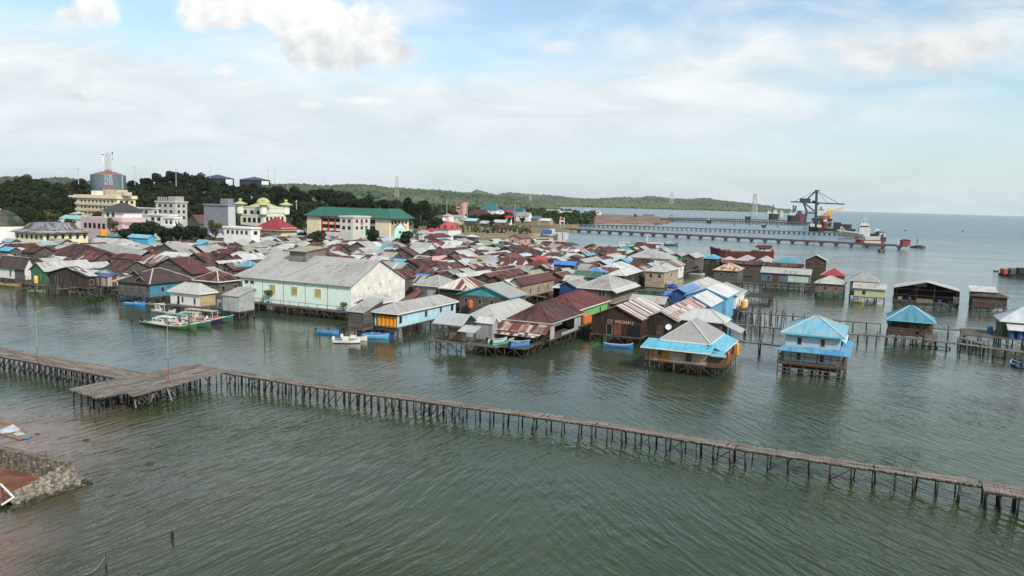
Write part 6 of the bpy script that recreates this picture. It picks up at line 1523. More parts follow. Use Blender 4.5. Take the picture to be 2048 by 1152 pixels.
for kx in range(9): b=MB(); c=O+E_*(Wf*.17+Wf*.66*kx/8)+D_*1.5; b.box(c.x,c.y,1.5,.5,.5,ztop-1.5,GA); b.build('pillar',mplain('pillar_red',(.38,.03,.04)),r)
wins(r,Vector((O.x,O.y,ztop))+E_*Wf,'r',5,1,Dw,ztop-3.2,3,2.,2.)
ro=MB()
for (oo,w_,d_,ty,rs) in((O-E_*1+D_*.6,Wf+2,12,'hu',5.2),(O-E_*1.5-D_*1.5,Wf*.16+4,16,'hv',5.),(O+E_*(Wf*.84-1.5)-D_*1.5,Wf*.16+4,Dw+4,'hv',5.4)):
    S,RL=roof_geom(Vector((oo.x,oo.y,ztop)),w_,d_,ztop,ty,rs)
    for p_,ud,op in S: ro.slab(p_,.2,op,ud)
c=O+E_*Wf*.5-D_*1.2; S,RL=roof_geom(Vector((c.x,c.y,ztop)),Wf*.13,10,ztop,'hv',3.4)
for p_,ud,op in S: ro.slab(p_,.2,op,ud)
ro.build('roof',M_gr,r)
H=house((581,0),(600,438),(618,0),'gu','g','ye',9.5,rise=3.,zb=2.,label='small cream house with green roof between mosque and school',group=None,name='house',roofmat=M_gr,caps=False,win=[('f',.3,3.,1.2,1.6),('f',.7,3.,1.2,1.6)])
house((581,0),(612,447),(622,0),'gu','z','wd',6.6,zb=1.5,label='grey roof shed in front of the small green roofed house',group=None,name='shed',cat='shed',caps=False,win=[])
# white flat roofed building before the school, grey house with red roof, mint house
r,O,Wf,Ds,z2=slabhouse(680,706,740,400,434,'white flat roofed building with a red emblem in front of the school','white_building',mplain('paint_offwhite',(.52,.51,.46),.9,.25,.25),2,2.,2,3)
b=MB(); b.obox(Vector((O.x,O.y,z2-3.6))+E_*(Wf+.1)+D_*Ds*.45,D_*1.6,E_*.1,Z_*1.8); b.build('emblem',mplain('emblem_red',(.5,.04,.03)),r)
b=MB(); b.obox(Vector((O.x,O.y,z2-9))+E_*(Wf+.1)+D_*Ds*.72,D_*1.3,E_*.3,Z_*4.); b.build('banner',mplain('banner_green',(.03,.2,.1)),r)
house(VC(475,320),VC(632,346),VC(800,0),'gu','r','dg',9.0,rise=3.4,zb=1.5,label='grey house with a rosy red gable roof in front of the school',group=None,name='house',fascia=M_white,caps=False,wallmat=mplain('paint_slate',(.22,.25,.30),.85,.15),win=[('r',.35,1.5,1.,3.),('r',.7,1.2,1.2,2.)])
H=house(VC(1495,393),VC(1655,404),VC(1825,0),'gu','b','mi',10.5,rise=3.2,zb=1.5,label='two storey mint house with dark brown roof right of the school',group=None,name='house',fascia=M_white,gable='mi',win=[('f',.5,.5,1.8,1.6),('r',.5,.3,2.,1.4)],wallmat=mplain('paint_mint2',(.42,.66,.54),.85,.1),wz=7.)
L=H['L']; b=MB(); b.obox(L(-1.,-2.2,1.),E_*(H['W']+2),D_*2.3,Z_*5.); b.build('porch',mplain('paint_mint2',(.42,.66,.54)),H['root'])
house(VB(640,128),VB(842,141),VB(1042,0),'hv','r','wh',8.2,rise=4.8,zb=1.2,label='white house with tall rosy red hip roof at the edge of the grass field',group=None,name='house',caps=False,win=[('f',.3,3.6,1.2,2.2),('f',.75,3.6,1.2,2.2),('r',.3,3.6,1.2,2.),('r',.7,3.6,1.2,2.)],roofmat=mroof('roof_rosy',(.33,.05,.06),None,var=.08,streak=.1))
house((846,0),(866,462),8.,'hu','r','wh',6.0,zb=1.2,label='low red roof attached left of the rosy hip roof',group=None,name='shed',cat='shed',caps=False,win=[])
# tank and sheds on the hill
def big_tank(px0,px1,ytop,ybase,dist,label):
    pc=(px0+px1)/2; q=P(pc,450,2); q=q*(dist/math.hypot(q.x,q.y)); k=q.y/FOC; zt=CAMH-(ytop-hor(pc))*k; zb=CAMH-(ybase-hor(pc))*k; R=(px1-px0)/2*KH(q); q.z=zb
    r=thing('storage_tank',label,'storage tank',tuple(q)); b=MB(); b.lathe(q-Z_*3,[(R,0),(R,zt-zb+3)],40); b.build('shell',mplank('tank_shell',(.10,.145,.165),(.13,.17,.19),True,2.2,.6,gap=.15,objv=0),r); b=MB(); b.lathe(q+Z_*(zt-zb),[(R*1.01,0),(R*.55,2.6),(R*.12,4.2),(R*.05,5.)],40); b.build('roof',mplain('tank_top',(.19,.125,.115),.7,.2,.2),r)
    b=MB(); b.beam(q+Vector((R*.98,-R*.2,0)),q+Vector((R*.98,-R*.2,zt-zb)),1.2); b.build('ladder',mplain('ladder',(.38,.4,.4)),r)
    return r
big_tank(183.5,255,351,378,840,'huge blue grey storage tank with dull red top on the hill crest')
def hill_shed(px0,px1,yr,ye,yb,dist,label,sign):
    q=P(px0,450,2); q=q*(dist/math.hypot(q.x,q.y)); k=q.y/FOC; W=(px1-px0)*KH(q); ex=Vector((q.y,-q.x,0)).normalized(); dy=Vector((q.x,q.y,0)).normalized(); pc=(px0+px1)/2
    zE=CAMH-(ye-hor(pc))*k; zR=CAMH-(yr-hor(pc))*k; zB=CAMH-(yb-hor(pc))*k-6; r=thing('hilltop_shed',label,'shed',(q.x,q.y,zB)); o=Vector((q.x,q.y,0)); D=16.
    b=MB(); A=lambda s,t,z:o+ex*W*s+dy*t+Z_*z
    b.slab([A(0,0,zE),A(1,0,zE),A(.5,D/2,zR)],.5); b.slab([A(1,0,zE),A(1,D,zE),A(.5,D/2,zR)],.5); b.slab([A(1,D,zE),A(0,D,zE),A(.5,D/2,zR)],.5); b.slab([A(0,D,zE),A(0,0,zE),A(.5,D/2,zR)],.5); b.build('roof',mplain('shed_roof_dark',(.04,.055,.09),.5,.2,.2),r)
    for s in(.0,.96):
        b=MB(); b.obox(A(s,0,zB),ex*W*.04,dy*1.,Z_*(zE-zB-.3)); b.build('column',M_dark,r)
    b=MB(); b.poly((A(.04,1.2,zB),A(.74 if sign else .96,1.2,zB),A(.74 if sign else .96,1.2,zE-.4),A(.04,1.2,zE-.4))); b.poly((A(.04,D,zB),A(.6,D,zB),A(.6,D,zE-.4),A(.04,D,zE-.4))[::-1]); b.build('wall',mplain('shed_dark',(.022,.026,.035)),r)
    if sign: b=MB(); b.obox(A(sign[0],.6,zE-.5-sign[2]),ex*W*(sign[1]-sign[0]),dy*.5,Z_*sign[2]); b.build('sign_panel',M_white,r)
hill_shed(404,470,349,356.5,368,860,'dark open sided shed with low pitched roof on the hill, left one',(.78,.93,3.))
hill_shed(480,541.5,353.5,360,370,860,'dark shed with a white sign panel on the hill, right one',(.72,1.,4.))
# thin masts
def mast(px,y0,y1,dist,label,w=.35,m=None):
    q=P(px,450,2); q=q*(dist/math.hypot(q.x,q.y)); k=q.y/FOC; zb=CAMH-(y1-hor(px))*k; zt=CAMH-(y0-hor(px))*k; r=thing('mast',label,'mast',(q.x,q.y,zb-4)); b=MB(); b.cyl((q.x,q.y,zb-4),(q.x,q.y,zt),w,w*.5,6); b.build('pole',m or M_mw,r); b=MB(); b.box(q.x,q.y,zt-1.5,w*3,w*3,1.); b.build('tip',m or M_mw,r)
for a in((160,336,360,800,'thin mast rising left of the storage tank'),(272,333,362,820,'thin mast right of the storage tank'),(354,338,364,760,'pale pole among crest trees left of the dark sheds'),(422,332,366,850,'hair thin mast beside the left dark shed'),(537,340,362,900,'lattice topped mast behind the right dark shed'),(550,335,366,950,'very thin tall mast right of the dark sheds'),(576,355,372,1500,'small mast on the far slope right of the dark sheds'),(650,356,376,2200,'distant red tipped mast on the far ridge'),(504,392,408,700,'slim pole on the slope above the mosque'),(593,400,422,640,'slim pole on the slope right of the mosque'),(893,402,430,830,'left tall street pole near the shore houses'),(934,405,432,820,'second tall street pole near the shore houses'),(993,408,420,900,'tall pole before the white building with blue roof'),(1029,409,433,820,'tall pole right of the red white tower'),(1121,432,450,760,'short light pole by the sea wall gate'),(1128,434,450,760,'second short light pole by the sea wall gate')): mast(*a)
def lat_at(px,y0,y1,dist,w,label,m,tw=.8):
    q=P(px,450,2); q=q*(dist/math.hypot(q.x,q.y)); k=q.y/FOC; q.z=CAMH-(y1-hor(px))*k; lattice(q,(y1-y0)*k,w,label,[(0,1,m)],dishes=False,tw=tw)
lat_at(793,353,394,1500,6,'lone lattice mast on the wooded slope at centre left',mplain('mast_redgrey',(.38,.33,.33)),2.5)
lat_at(1340.5,385,408,4200,18,'far lattice mast on the headland across the bay',M_mw,8)
lat_at(1059,390,402,3600,12,'far pale lattice mast on the distant ridge',M_mw,6)
lat_at(1507,388,434,2600,17,'tall power line pylon standing in the sea',M_mw,6)
# shore houses beyond the field
def far_house(a,y,b_,dist,ty,rc,wc,h,lab,rise=None,D=10,name='house',cat='house'):
    q=P(a,450,2); q=q*(dist/math.hypot(q.x,q.y)); k=q.y/FOC; q.z=CAMH-(y-hor(a))*k; Wd=abs(solve(q,E_,b_)); house_at(q,Wd,D,q.z,ty,rc,wc,rise=rise,zb=q.z-h,label=lab,caps=False,group=None,name=name,cat=cat,win=[('f',.3,1.,k*2,k*2.5),('f',.65,1.,k*2,k*2.5)])
for a in ((866,433,896,800,'hu','k','wh',9,'brown roofed house at the foot of the dark slope'),(884,431,899,790,'hu','p','wh',9,'pinkish roofed house beside the brown roofed one'),(867,446,886,720,'gu','w','wh',7,'small whitish hut at the near end of the shore road'),(872,437,883,745,'gu','T','wh',5,'tiny blue awning before the brown roofed house'),(902,434,926,820,'gu','z','wh',7,'white gable house in trees behind the street poles'),(916,440,936,760,'gu','z','ye',4,'low yellow stall with pale roof on the shore road'),(928,441,952,755,'gu','L','wd',4,'pale blue stall on the shore road'),(935,427,975,850,'hu','R','tl',8,'crimson roofed hall with a teal base by the shore road',5.),(958,419,993,900,'hu','T','wh',11,'white hall with bright blue hip roof',7.),(984,421,1002,905,'hu','z','wh',9,'white wing right of the blue roofed hall'),(1003,419,1046,960,'gu','T','tl',7,'blue warehouse behind the red and white tower',3.),(1030,431,1058,860,'gu','z','wh',6,'white gable house right of the red and white tower',4.),(1060,437,1076,800,'su','T','tn',6,'tan hut with blue roof on the shore'),(1078,441,1100,780,'gu','w','tn',4,'low pale shed near the sea wall'),(1090,421,1118,1150,'gu','z','wh',6,'pale shed row by the far mangroves'),(1120,425,1146,1100,'gu','w','wh',8,'white shed by the far mangroves'),(958,446,975,735,'gu','z','wd',5,'grey stall behind the dry field'),(985,444,1010,740,'gu','w','wd',4,'long pale stall behind the dry field'),(983,451,1000,690,'gu','b','wd',5,'dark hut standing in the dry field'),(1168,421,1180,1500,'gu','L','wh',6,'pale blue house on the far spit'),(1177,423,1190,1480,'gu','R','rd',6,'red house on the far spit'),(1190,424,1200,1470,'gu','w','wh',5,'white house on the far spit')):
    far_house(*a)
# red and white tower
q=P(1017,450,2); q=q*(830/math.hypot(q.x,q.y)); k=830/FOC; zb=2.; zt=CAMH-(421-hor(1017))*k; r=thing('control_tower','round white tower with bright red bands by the shore road','tower',(q.x,q.y,zb)); q.z=zb; R=8.5*k
b=MB(); b.lathe(q,[(R*.75,0),(R*.75,(zt-zb)*.55)],20); b.build('shaft',M_whp,r,True)
b=MB(); b.lathe(q+Z_*(zt-zb)*.55,[(R*1.1,0),(R*1.1,1.4)],20); b.lathe(q+Z_*((zt-zb)*.9),[(R*1.1,0),(R*1.1,1.5),(R*.9,1.8)],20); b.build('red_band',mplain('band_red',(.55,.04,.04)),r)
b=MB(); b.lathe(q+Z_*((zt-zb)*.55+1.4),[(R*.98,0),(R*.98,(zt-zb)*.35-1.4)],20); b.build('glass',M_pane,r)
# pink tower house on the slope
q=P(912,430,2); q=q*(930/math.hypot(q.x,q.y)); k=930/FOC; r=thing('pink_tower_house','tall pink house with red roof rising out of the trees','house',(q.x,q.y,4)); b=MB(); zt=CAMH-(404-hor(920))*k; block(b,q,13*k,9,3,zt-3); block(b,q+E_*13*k*.8,6*k,8,3,zt); b.build('wall',mplain('paint_salmon',(.50,.30,.25)),r); b=MB()
S,RL=roof_geom(Vector((q.x,q.y,zt))+E_*13*k*.75-D_*.5,7*k,9,zt,'hu',2.5)
for p_,ud,op in S: b.slab(p_,.2,op,ud)
b.build('roof',ROOF['r'][1],r); wins(r,Vector((q.x,q.y,zt)),'f',2,2,13*k*.8,zt-9,4,2.,2.)
# sea wall and gate
sw=[P(*c,2.2) for c in ((890,469.5),(985,472.5),(1062,474.5),(1100,466.5),(1152,452.5),(1151,447))]
r=thing('sea_wall','pale stone sea wall edging the dry field and the point','sea wall',tuple(sw[2])); b=MB()
for i in range(len(sw)-1):
    t=sw[i+1]-sw[i]; n_=Vector((t.y,-t.x,0)).normalized(); a,c=sw[i],sw[i+1]; lo=Z_*-3.2; b.poly((a,c,c+n_*2.2+lo,a+n_*2.2+lo)) if n_.y<0 else b.poly((c,a,a-n_*2.2+lo,c-n_*2.2+lo)); b.poly((a,c,c-n_*1.5,a-n_*1.5))
b.build('wall',mplain('seawall_stone',(.36,.31,.23),.95,.3,.15,c2=(.26,.22,.17)),r)
q=P(1124,449,2.2); r=thing('gate','small white gateway with a bright red roof on the point','gate',tuple(q)); k=math.hypot(q.x,q.y)/FOC; b=MB(); w=8.5*k
for s in(-1,1): b.box(q.x+s*w/2,q.y,2.,.8,.8,8*k+2)
b.box(q.x,q.y,2+6*k,w,.8,1.4); b.build('frame',M_whp,r); b=MB(); b.box(q.x,q.y,2.2+8*k+1.5,w*1.2,3,1.6); b.build('roof',mplain('band_red',(.55,.04,.04)),r)
# reclaimed land
rp=[P(*c,2.5) for c in ((1085,437),(1150,444),(1190,446),(1300,447.5),(1338,443),(1352,437.5),(1300,432),(1220,428.5),(1150,429))]
b=MB(); b.poly(rp)
for i in range(len(rp)): a,c=rp[i-1],rp[i]; b.poly((a,a-Z_*4,c-Z_*4,c))
b.build('reclaimed_land',mplain('earth_orange',(.13,.075,.048),.95,.35,.025,c2=(.24,.165,.115)),kind='structure')
b=MB(); gg=random.Random(3)
for k in range(220):
    f=gg.random(); q=rp[2].lerp(rp[3],f)+Vector((gg.uniform(-4,4),gg.uniform(-6,2),-2)); g=gg; rock(b,q,gg.uniform(1.,2.))
tag(b.build('rock_revetment',mplain('rock_grey',(.26,.25,.24)),origin=rp[2]),'row of grey rocks along the reclaimed red earth','rock bank'); 
# ------------------------------------------------------------------ trees
M_f=[mfol('leaf_dark',(.009,.016,.008),(.019,.029,.013),.4),mfol('leaf_mid',(.012,.022,.009),(.027,.040,.016),.4),mfol('leaf_olive',(.034,.042,.016),(.065,.072,.028),.4)]
M_bark=mplain('bark',(.09,.07,.055),.9,.3)
PROT=[]
def proto(kind,seed):
    g=np.random.default_rng(seed); r=bpy.data.objects.new('tree',None); COL.objects.link(r); b=MB()
    spec=[('broad',4.6,3.4,7.4,1500,9),('tall',3.4,4.6,8.6,1300,9),('flat',5.2,2.5,8.2,1300,10),('round',3.6,3.3,5.4,1200,7),('sparse',4.2,3.4,7.8,560,8)][kind]
    _,rx,rz,cz,n,cl=spec
    b.cyl((0,0,-1.5),(0,0,cz*.6),.32,.2,7)
    for k in range(5): a=g.uniform(0,6.28); b.cyl((0,0,cz*g.uniform(.35,.55)),(math.cos(a)*rx*.6,math.sin(a)*rx*.6,cz+g.uniform(-.3,.5)*rz),.14,.05,5)
    b.build('trunk',M_bark,r); V,F=leaves(rx,rz,n,.5,cz,seed,cl); link('crown',npmesh('crown',V,F,M_f[(kind,0,1,1,2)[kind] if kind!=0 else 0],False),r); PROT.append(r); return r
for k in range(5): proto(k,50+k)
for k in range(3): proto(k,80+k)
BF=[((-1,-1),0,0,None)]; tn=['dark broad crowned tree on the wooded slope','tall dark tree on the wooded slope','flat topped dark tree on the wooded slope','rounded tree on the wooded slope','thin leaved olive tree on the wooded slope']
tcount=0; used=set()
def put_tree(q,k,s,label=None,group='trees on the wooded slope',sz=None):
    global tcount
    src=PROT[k]; sc=(s,s,s*(sz or random.uniform(.85,1.15)))
    if k not in used: used.add(k); o=src; o.location=q; o.rotation_euler=(0,0,random.uniform(0,6.28)); o.scale=sc
    else: o=copy_tree(src,q,random.uniform(0,6.28),sc)
    tag(o,label or tn[k%5],'tree',group); tcount+=1; return o
def treeat(px,ytop,ybase,dist,k,label,group=None,wx=1.):
    q=P(px,450,2); q=q*(dist/math.hypot(q.x,q.y)); q.z=land_h(q.x,q.y) if dist<2400 else 0; q.z=max(q.z,1.)
    cz=(7.4,8.6,8.2,5.4,7.8,7.4,8.6,8.2)[k]+(3.4,4.6,2.5,3.3,3.4,3.4,4.6,2.5)[k]; zt=CAMH-(ytop-hor(px))*q.y/FOC; s=(zt-q.z)/cz
    o=put_tree(q,k,s,label,group,1.); o.scale=(s*wx,s*wx,s); 
    if group is None and 'group' in o: del o['group']
    return o
# singled out trees
for a in ((258,458,490,390,3,'low round bush tree below the pink building',1.3),(302,436,492,392,0,'big dark tree in front of the white flats',.9),(282,446,490,396,3,'dark tree left of the big one before the flats',1.1),(330,452,492,388,3,'tree right of the big one before the flats',1.2),(356,448,488,395,5,'leafy tree right of the white flats',.8),(384,452,484,400,3,'round tree below the old green rust roof',1.3),(405,450,480,402,0,'mid green tree below the grey block building',.8),(430,440,478,405,4,'lighter olive green tree right of the grey block building',.9),(226,435,470,425,4,'nearly bare brown tree before the pink building',.8),(195,424,440,500,5,'dark tree on the terrace of the pink building',.9),(745,458,476,380,3,'small tree by the mint house steps',.9),(634,462,480,370,3,'small dark tree behind the green roofed shed',1.2),(985,443,461,700,3,'lone dark bush tree in the dry field',1.4),(808,462,474,372,3,'bush tree right of the mint house',1.)):
    treeat(*a[:6],None,a[6])
for i in range(7): treeat(980+i*6.2,427.5+(i%2),441,840,3,'clipped dark round tree in the row by the red white tower','clipped trees by the tower',1.15)
for i in range(5): treeat(936+i*8,428+(i%2)*2,440,835,3,'dark round tree below the crimson roofed hall','round trees below the crimson hall',1.1)
# crest trees
for px,yt in ((60,350),(40,356),(80,354),(20,360),(100,358),(120,361),(150,360),(168,359),(268,356),(285,354),(300,349),(318,345),(336,341),(350,338),(362,341),(376,346),(390,350),(400,347),(268,362),(440,366),(460,366),(500,368),(520,369),(548,372),(560,369),(575,370),(590,374),(610,375),(640,372),(655,376),(680,384),(700,386),(720,390),(740,392),(765,395),(790,392),(815,392),(840,398),(855,402),(404,364),(416,361),(432,362),(447,363),(462,365),(478,366),(492,366),(508,367),(523,369),(538,370)):
    treeat(px+random.uniform(-3,3),yt+random.uniform(0,3),yt+20,(random.uniform(830,890) if yt<360 or not 400<px<545 else 775) if px<560 else random.uniform(700,850),random.choice((0,1,5,6)),'tree standing on the skyline of the wooded hill','trees along the hill crest',random.uniform(.9,1.3))
for i in range(46):
    px=random.uniform(862,1100); d=random.uniform(800,1080)
    a=(px-1024)/FOC; y=d/math.sqrt(1+a*a); x=a*y
    if any((c[0]-x)**2+(c[1]-y)**2<(max(w,dd)+4)**2 for c,w,dd,_ in FOOT): continue
    put_tree(Vector((x,y,max(land_h(x,y),1.))),random.choice((0,1,3,5)),random.uniform(.6,1.0),'dark tree among the houses of the far shore settlement','trees among the far shore houses')
land_foot=[]
for (c,w,d,rt) in FOOT:
    if math.hypot(*c)>330: land_foot.append((c,max(w,d)+3))
def clear(x,y):
    px=1024+FOC*x/y; d=math.hypot(x,y)
    if 145<px<282 and 520<d<600: return False
    if 178<px<262 and 640<d<900: return False
    if 396<px<548 and 790<d<890: return False
    if 466<px<590 and d<610: return False
    if 300<px<480 and d<525: return False
    if 145<px<300 and d<475: return False
    if 600<px<830 and d<505: return False
    for c,rr in land_foot:
        if (c[0]-x)**2+(c[1]-y)**2<rr*rr: return False
    return True
n=0; sp=[]
while n<205:
    px=random.uniform(-20,870); d=random.uniform(430,840); 
    if px<180 and d<455: continue
    if px>640 and random.random()<.2: continue
    a=(px-1024)/FOC; y=d/math.sqrt(1+a*a); x=a*y
    if not clear(x,y) or any((x-u)**2+(y-v)**2<60 for u,v in sp): continue
    sp.append((x,y)); z=land_h(x,y); k=random.choices((0,1,2,3,4,5,6,7),(5,3,4,3,2,4,2,2))[0]; put_tree(Vector((x,y,z)),k,random.uniform(.8,1.2)*(1. if px<600 else .85)); n+=1
# the rest of the wood as one mass of leaves
VV=[];FF=[];off=0; base_=[leaves(4.6,3.6,170,1.05,5.6,200+i,6) for i in range(4)]; m=0
while m<950:
    px=random.uniform(-40,900); d=random.uniform(430,960); a=(px-1024)/FOC; y=d/math.sqrt(1+a*a); x=a*y
    if not clear(x,y): continue
    V,F=base_[m%4]; s=random.uniform(.8,1.25)*(1 if px<640 else .8); th=random.uniform(0,6.28); c_,s_=math.cos(th),math.sin(th); Vr=V.copy(); Vr[:,0]=(V[:,0]*c_-V[:,1]*s_)*s+x; Vr[:,1]=(V[:,0]*s_+V[:,1]*c_)*s+y; Vr[:,2]=V[:,2]*s+land_h(x,y)-1.5; VV.append(Vr); FF.append(F+off); off+=len(V); m+=1
kk=NM('leaf_wood',.8,0,.1); ps=kk.pos(); n1=kk.noise(ps,.09,3); n2=kk.noise(ps,.7,2); kk.color(kk.mix(kk.ramp(kk.math('ADD',kk.math('MULTIPLY',n1,.7),kk.math('MULTIPLY',n2,.3)),.35,.65),(.009,.016,.008),(.027,.037,.016)))
o=link('wood',npmesh('wood',np.concatenate(VV),np.concatenate(FF),kk.m)); tag(o,'dense dark green wood covering the hillside behind the town','wood',kind='stuff')
# mangrove and scrub round the point
VV=[];FF=[];off=0; small=[leaves(3.,3.4,90,.9,3.2,300+i,5) for i in range(3)]
for m in range(1500):
    t=random.random()
    if t<.3: px=random.uniform(1035,1180); d=random.uniform(900,1350)
    elif t<.85: px=random.uniform(800,1135); d=random.uniform(1000,1700)
    else: px=random.uniform(870,1060); d=random.uniform(590,760)
    a=(px-1024)/FOC; y=d/math.sqrt(1+a*a); x=a*y; s=random.uniform(.7,1.5)*(.35 if d<800 else 1. if d<1000 else 1.7); h=max(land_h(x,y),0.5)
    if px>1150 and d<1000: continue
    V,F=small[m%3]; Vr=V*s; Vr=Vr+np.array([x,y,h-.5]); VV.append(Vr); FF.append(F+off); off+=len(V)
kk=NM('leaf_scrub',.8,0,.1); ps=kk.pos(); n1=kk.noise(ps,.03,3); kk.color(kk.mix(kk.ramp(n1,.4,.6),(.022,.040,.015),(.055,.085,.03)))
o=link('mangrove_scrub',npmesh('mangrove_scrub',np.concatenate(VV),np.concatenate(FF),kk.m)); tag(o,'low green mangrove and scrub round the shore settlement','scrub',kind='stuff')
print('trees',tcount)
# ------------------------------------------------------------------ harbour
M_pier=mplain('pier_concrete',(.105,.098,.092),.9,.25,.1); M_pierp=mplain('pipe_rust',(.17,.075,.06),.8,.3,.1)
def trestle(name,label,pa,pb,z,w,nb,bw,bh,pipes=False,caps='T'):
    A,Bq=P(*pa,z),P(*pb,z); t=(Bq-A); n_=Vector((t.y,-t.x,0)).normalized(); r=thing(name,label,'pier',tuple((A+Bq)/2)); b=MB()
    b.obox(A-n_*w/2-Z_*.9,t,n_*w,Z_*.9); b.build('deck',M_pier,r)
    if pipes:
        b=MB()
        for o in(.15,.35): b.beam(A+n_*w*o+Z_*.35,Bq+n_*w*o+Z_*.35,.5)
        b.build('pipe',M_pierp,r)
    for k in range(nb):
        q=A+t*((k+.5)/nb); b=MB(); tt=t.normalized()
        if caps=='T': b.obox(q-tt*bw*.5-n_*w*.5-Z_*1.7,tt*bw,n_*w,Z_*.8); b.obox(q-tt*bw*.22-n_*w*.35-Vector((0,0,z+.5)),tt*bw*.44,n_*w*.7,Z_*(z-1.))
        else:
            b.obox(q-tt*bw*.7-n_*w*.52-Z_*1.8,tt*bw*1.4,n_*w*1.04,Z_*1.)
            for o in(-.4,.4): b.beam(q+n_*w*o-Z_*(z+.5),q+n_*w*o-Z_*.9,bw)
        b.build('pier_leg',M_pier,r)
    return r,A,Bq,n_
r1,A1,B1,n1_=trestle('pipeline_jetty','long low pipeline jetty on T shaped piers, nearest of the harbour jetties',(1128,457),(1815,491.5),2.7,4.,27,3.2,1,True)
r2,A2,B2,n2_=trestle('trestle_jetty','middle harbour jetty on many closely set bents',(1148,447.5),(1748,467.5),3.2,6.,62,1.2,1,False,'B')
r3,A3,B3,n3_=trestle('port_wharf','far port wharf on piles leading to the container crane',(1322,437.),(1618,444.8),5.,16.,60,1.2,1,False,'B')
r4,A4,B4,n4_=trestle('wharf','second line of far wharf just behind the first',(1338,434.6),(1585,440.),5.,10.,46,1.2,1,False,'B')
def at(px,py,z): return P(px,py,z)
# red hut and dolphins
q=P(1810,491.5,3.2); k=math.hypot(q.x,q.y)/FOC; r=thing('pier_hut','bright red hut standing at the end of the pipeline jetty','hut',tuple(q)); w=13*k; h=9*k; b=MB(); b.box(q.x,q.y,q.z,w,w*.8,h); b.build('wall',mplain('hut_red',(.24,.035,.035),.7),r)
b=MB(); c=Vector(q); b.slab([c+Vector((-w*.62,-w*.5,h)),c+Vector((0,-w*.5,h+2.8*k)),c+Vector((0,w*.5,h+2.8*k)),c+Vector((-w*.62,w*.5,h))][::-1],.2); b.slab([c+Vector((w*.62,-w*.5,h)),c+Vector((w*.62,w*.5,h)),c+Vector((0,w*.5,h+2.8*k)),c+Vector((0,-w*.5,h+2.8*k))],.2); b.poly((c+Vector((-w*.5,-w*.4,h)),c+Vector((w*.5,-w*.4,h)),c+Vector((0,-w*.4,h+2.5*k)))); b.build('roof',mplain('hut_roof',(.12,.03,.03),.7),r)
mastq=lambda px,py,z,h,lab:None
b=MB(); b.box(q.x-w*1.0,q.y,q.z,.3,.3,12*k); b.build('pole',M_white,r)
q=P(1836,493,1.); k=math.hypot(q.x,q.y)/FOC; r=thing('mooring_dolphin','dark jumbled mooring dolphin at the far end of the pipeline jetty','dolphin',tuple(q)); gg=random.Random(9); b=MB()
for i in range(14): b.box(q.x+gg.uniform(-9,9)*k,q.y+gg.uniform(-4,4),-.5,gg.uniform(3,8)*k,4,gg.uniform(2,6)*k,gg.random())
b.build('fender_block',mplain('dolphin_dark',(.055,.045,.04),.9,.4,.5,c2=(.13,.10,.08)),r); b=MB(); b.box(q.x-2*k,q.y,3,.4,.4,9*k); b.build('post',M_dark,r)
q=P(1763,504,0); k=math.hypot(q.x,q.y)/FOC; r=thing('mooring_buoy','rusty square mooring block alone in the water','buoy',tuple(q)); b=MB(); b.box(q.x,q.y,-.5,11*k,6*k,5*k+.5,.2); b.build('block',mplain('buoy_rust',(.20,.11,.07),.9,.4,.6,c2=(.08,.06,.05)),r); b=MB(); b.box(q.x,q.y,5*k,2*k,2*k,2.2*k); b.build('bollard',M_dark,r)
# container crane
q=P(1604,443,5); dist=1345.; q=q*(dist/math.hypot(q.x,q.y)); k=q.y/FOC; zb=5.
def cz(py,px=1610): return CAMH-(py-hor(px))*k
def cx(px): a=(px-1024)/FOC; return Vector((a*q.y,q.y,0))
M_cb=mplain('crane_blue',(.014,.034,.062),.55,.12,.1)
r=thing('container_crane','tall dark blue ship to shore container crane on the far wharf','crane',(cx(1612).x,q.y,zb))
dp=Vector((.35,.94,0))*16
def leg(p0,z0,p1,z1,w): 
    b=MB(); b.beam(cx(p0)+Z_*z0,cx(p1)+Z_*z1,w); b.beam(cx(p0)+dp+Z_*z0,cx(p1)+dp+Z_*z1,w); return b
leg(1603.5,zb,1605.5,cz(422.5),2.6).build('leg',M_cb,r); leg(1605.5,cz(422.5),1597.5,cz(404),2.4).build('leg',M_cb,r)
leg(1625,zb,1622.5,cz(380),2.9).build('leg',M_cb,r)
b=MB()
for z,pa,pb in((cz(425.5),1605.5,1624),):
    b.beam(cx(pa)+Z_*z,cx(pb)+Z_*z,2.2); b.beam(cx(pa)+dp+Z_*z,cx(pb)+dp+Z_*z,2.2)
for p_,z in((1605.5,cz(425.5)),(1624,cz(425.5)),(1603.5,zb+2.5),(1625,zb+2.5),(1622.5,cz(382))): b.beam(cx(p_)+Z_*z,cx(p_)+dp+Z_*z,1.8)
b.build('portal_beam',M_cb,r)
b=leg(1601,cz(407),1624,cz(424.),1.8); b.build('diagonal',M_cb,r)
b=MB(); mid=dp*.5
for o in(.3,.7): b.beam(cx(1573)+dp*o+Z_*cz(404.3),cx(1680)+dp*o+Z_*cz(406.3),2.0)
for px in np.linspace(1573,1680,16): b.beam(cx(px)+dp*.3+Z_*cz(404.3+2*(px-1573)/107),cx(px)+dp*.7+Z_*cz(404.3+2*(px-1573)/107),.8)
b.build('boom',M_cb,r)
b=MB(); c=cx(1601)+mid; b.box(c.x,c.y,cz(404),17*k,10,7*k); b.build('machine_house',M_cb,r); b=MB(); c=cx(1618)+mid; b.box(c.x,c.y,cz(404),4*k,5,3.2*k); b.build('trolley',M_cb,r); b=MB(); c=cx(1626.5)+mid; b.box(c.x,c.y,cz(409.5),3*k,3,3*k); b.build('cab',M_dark,r)
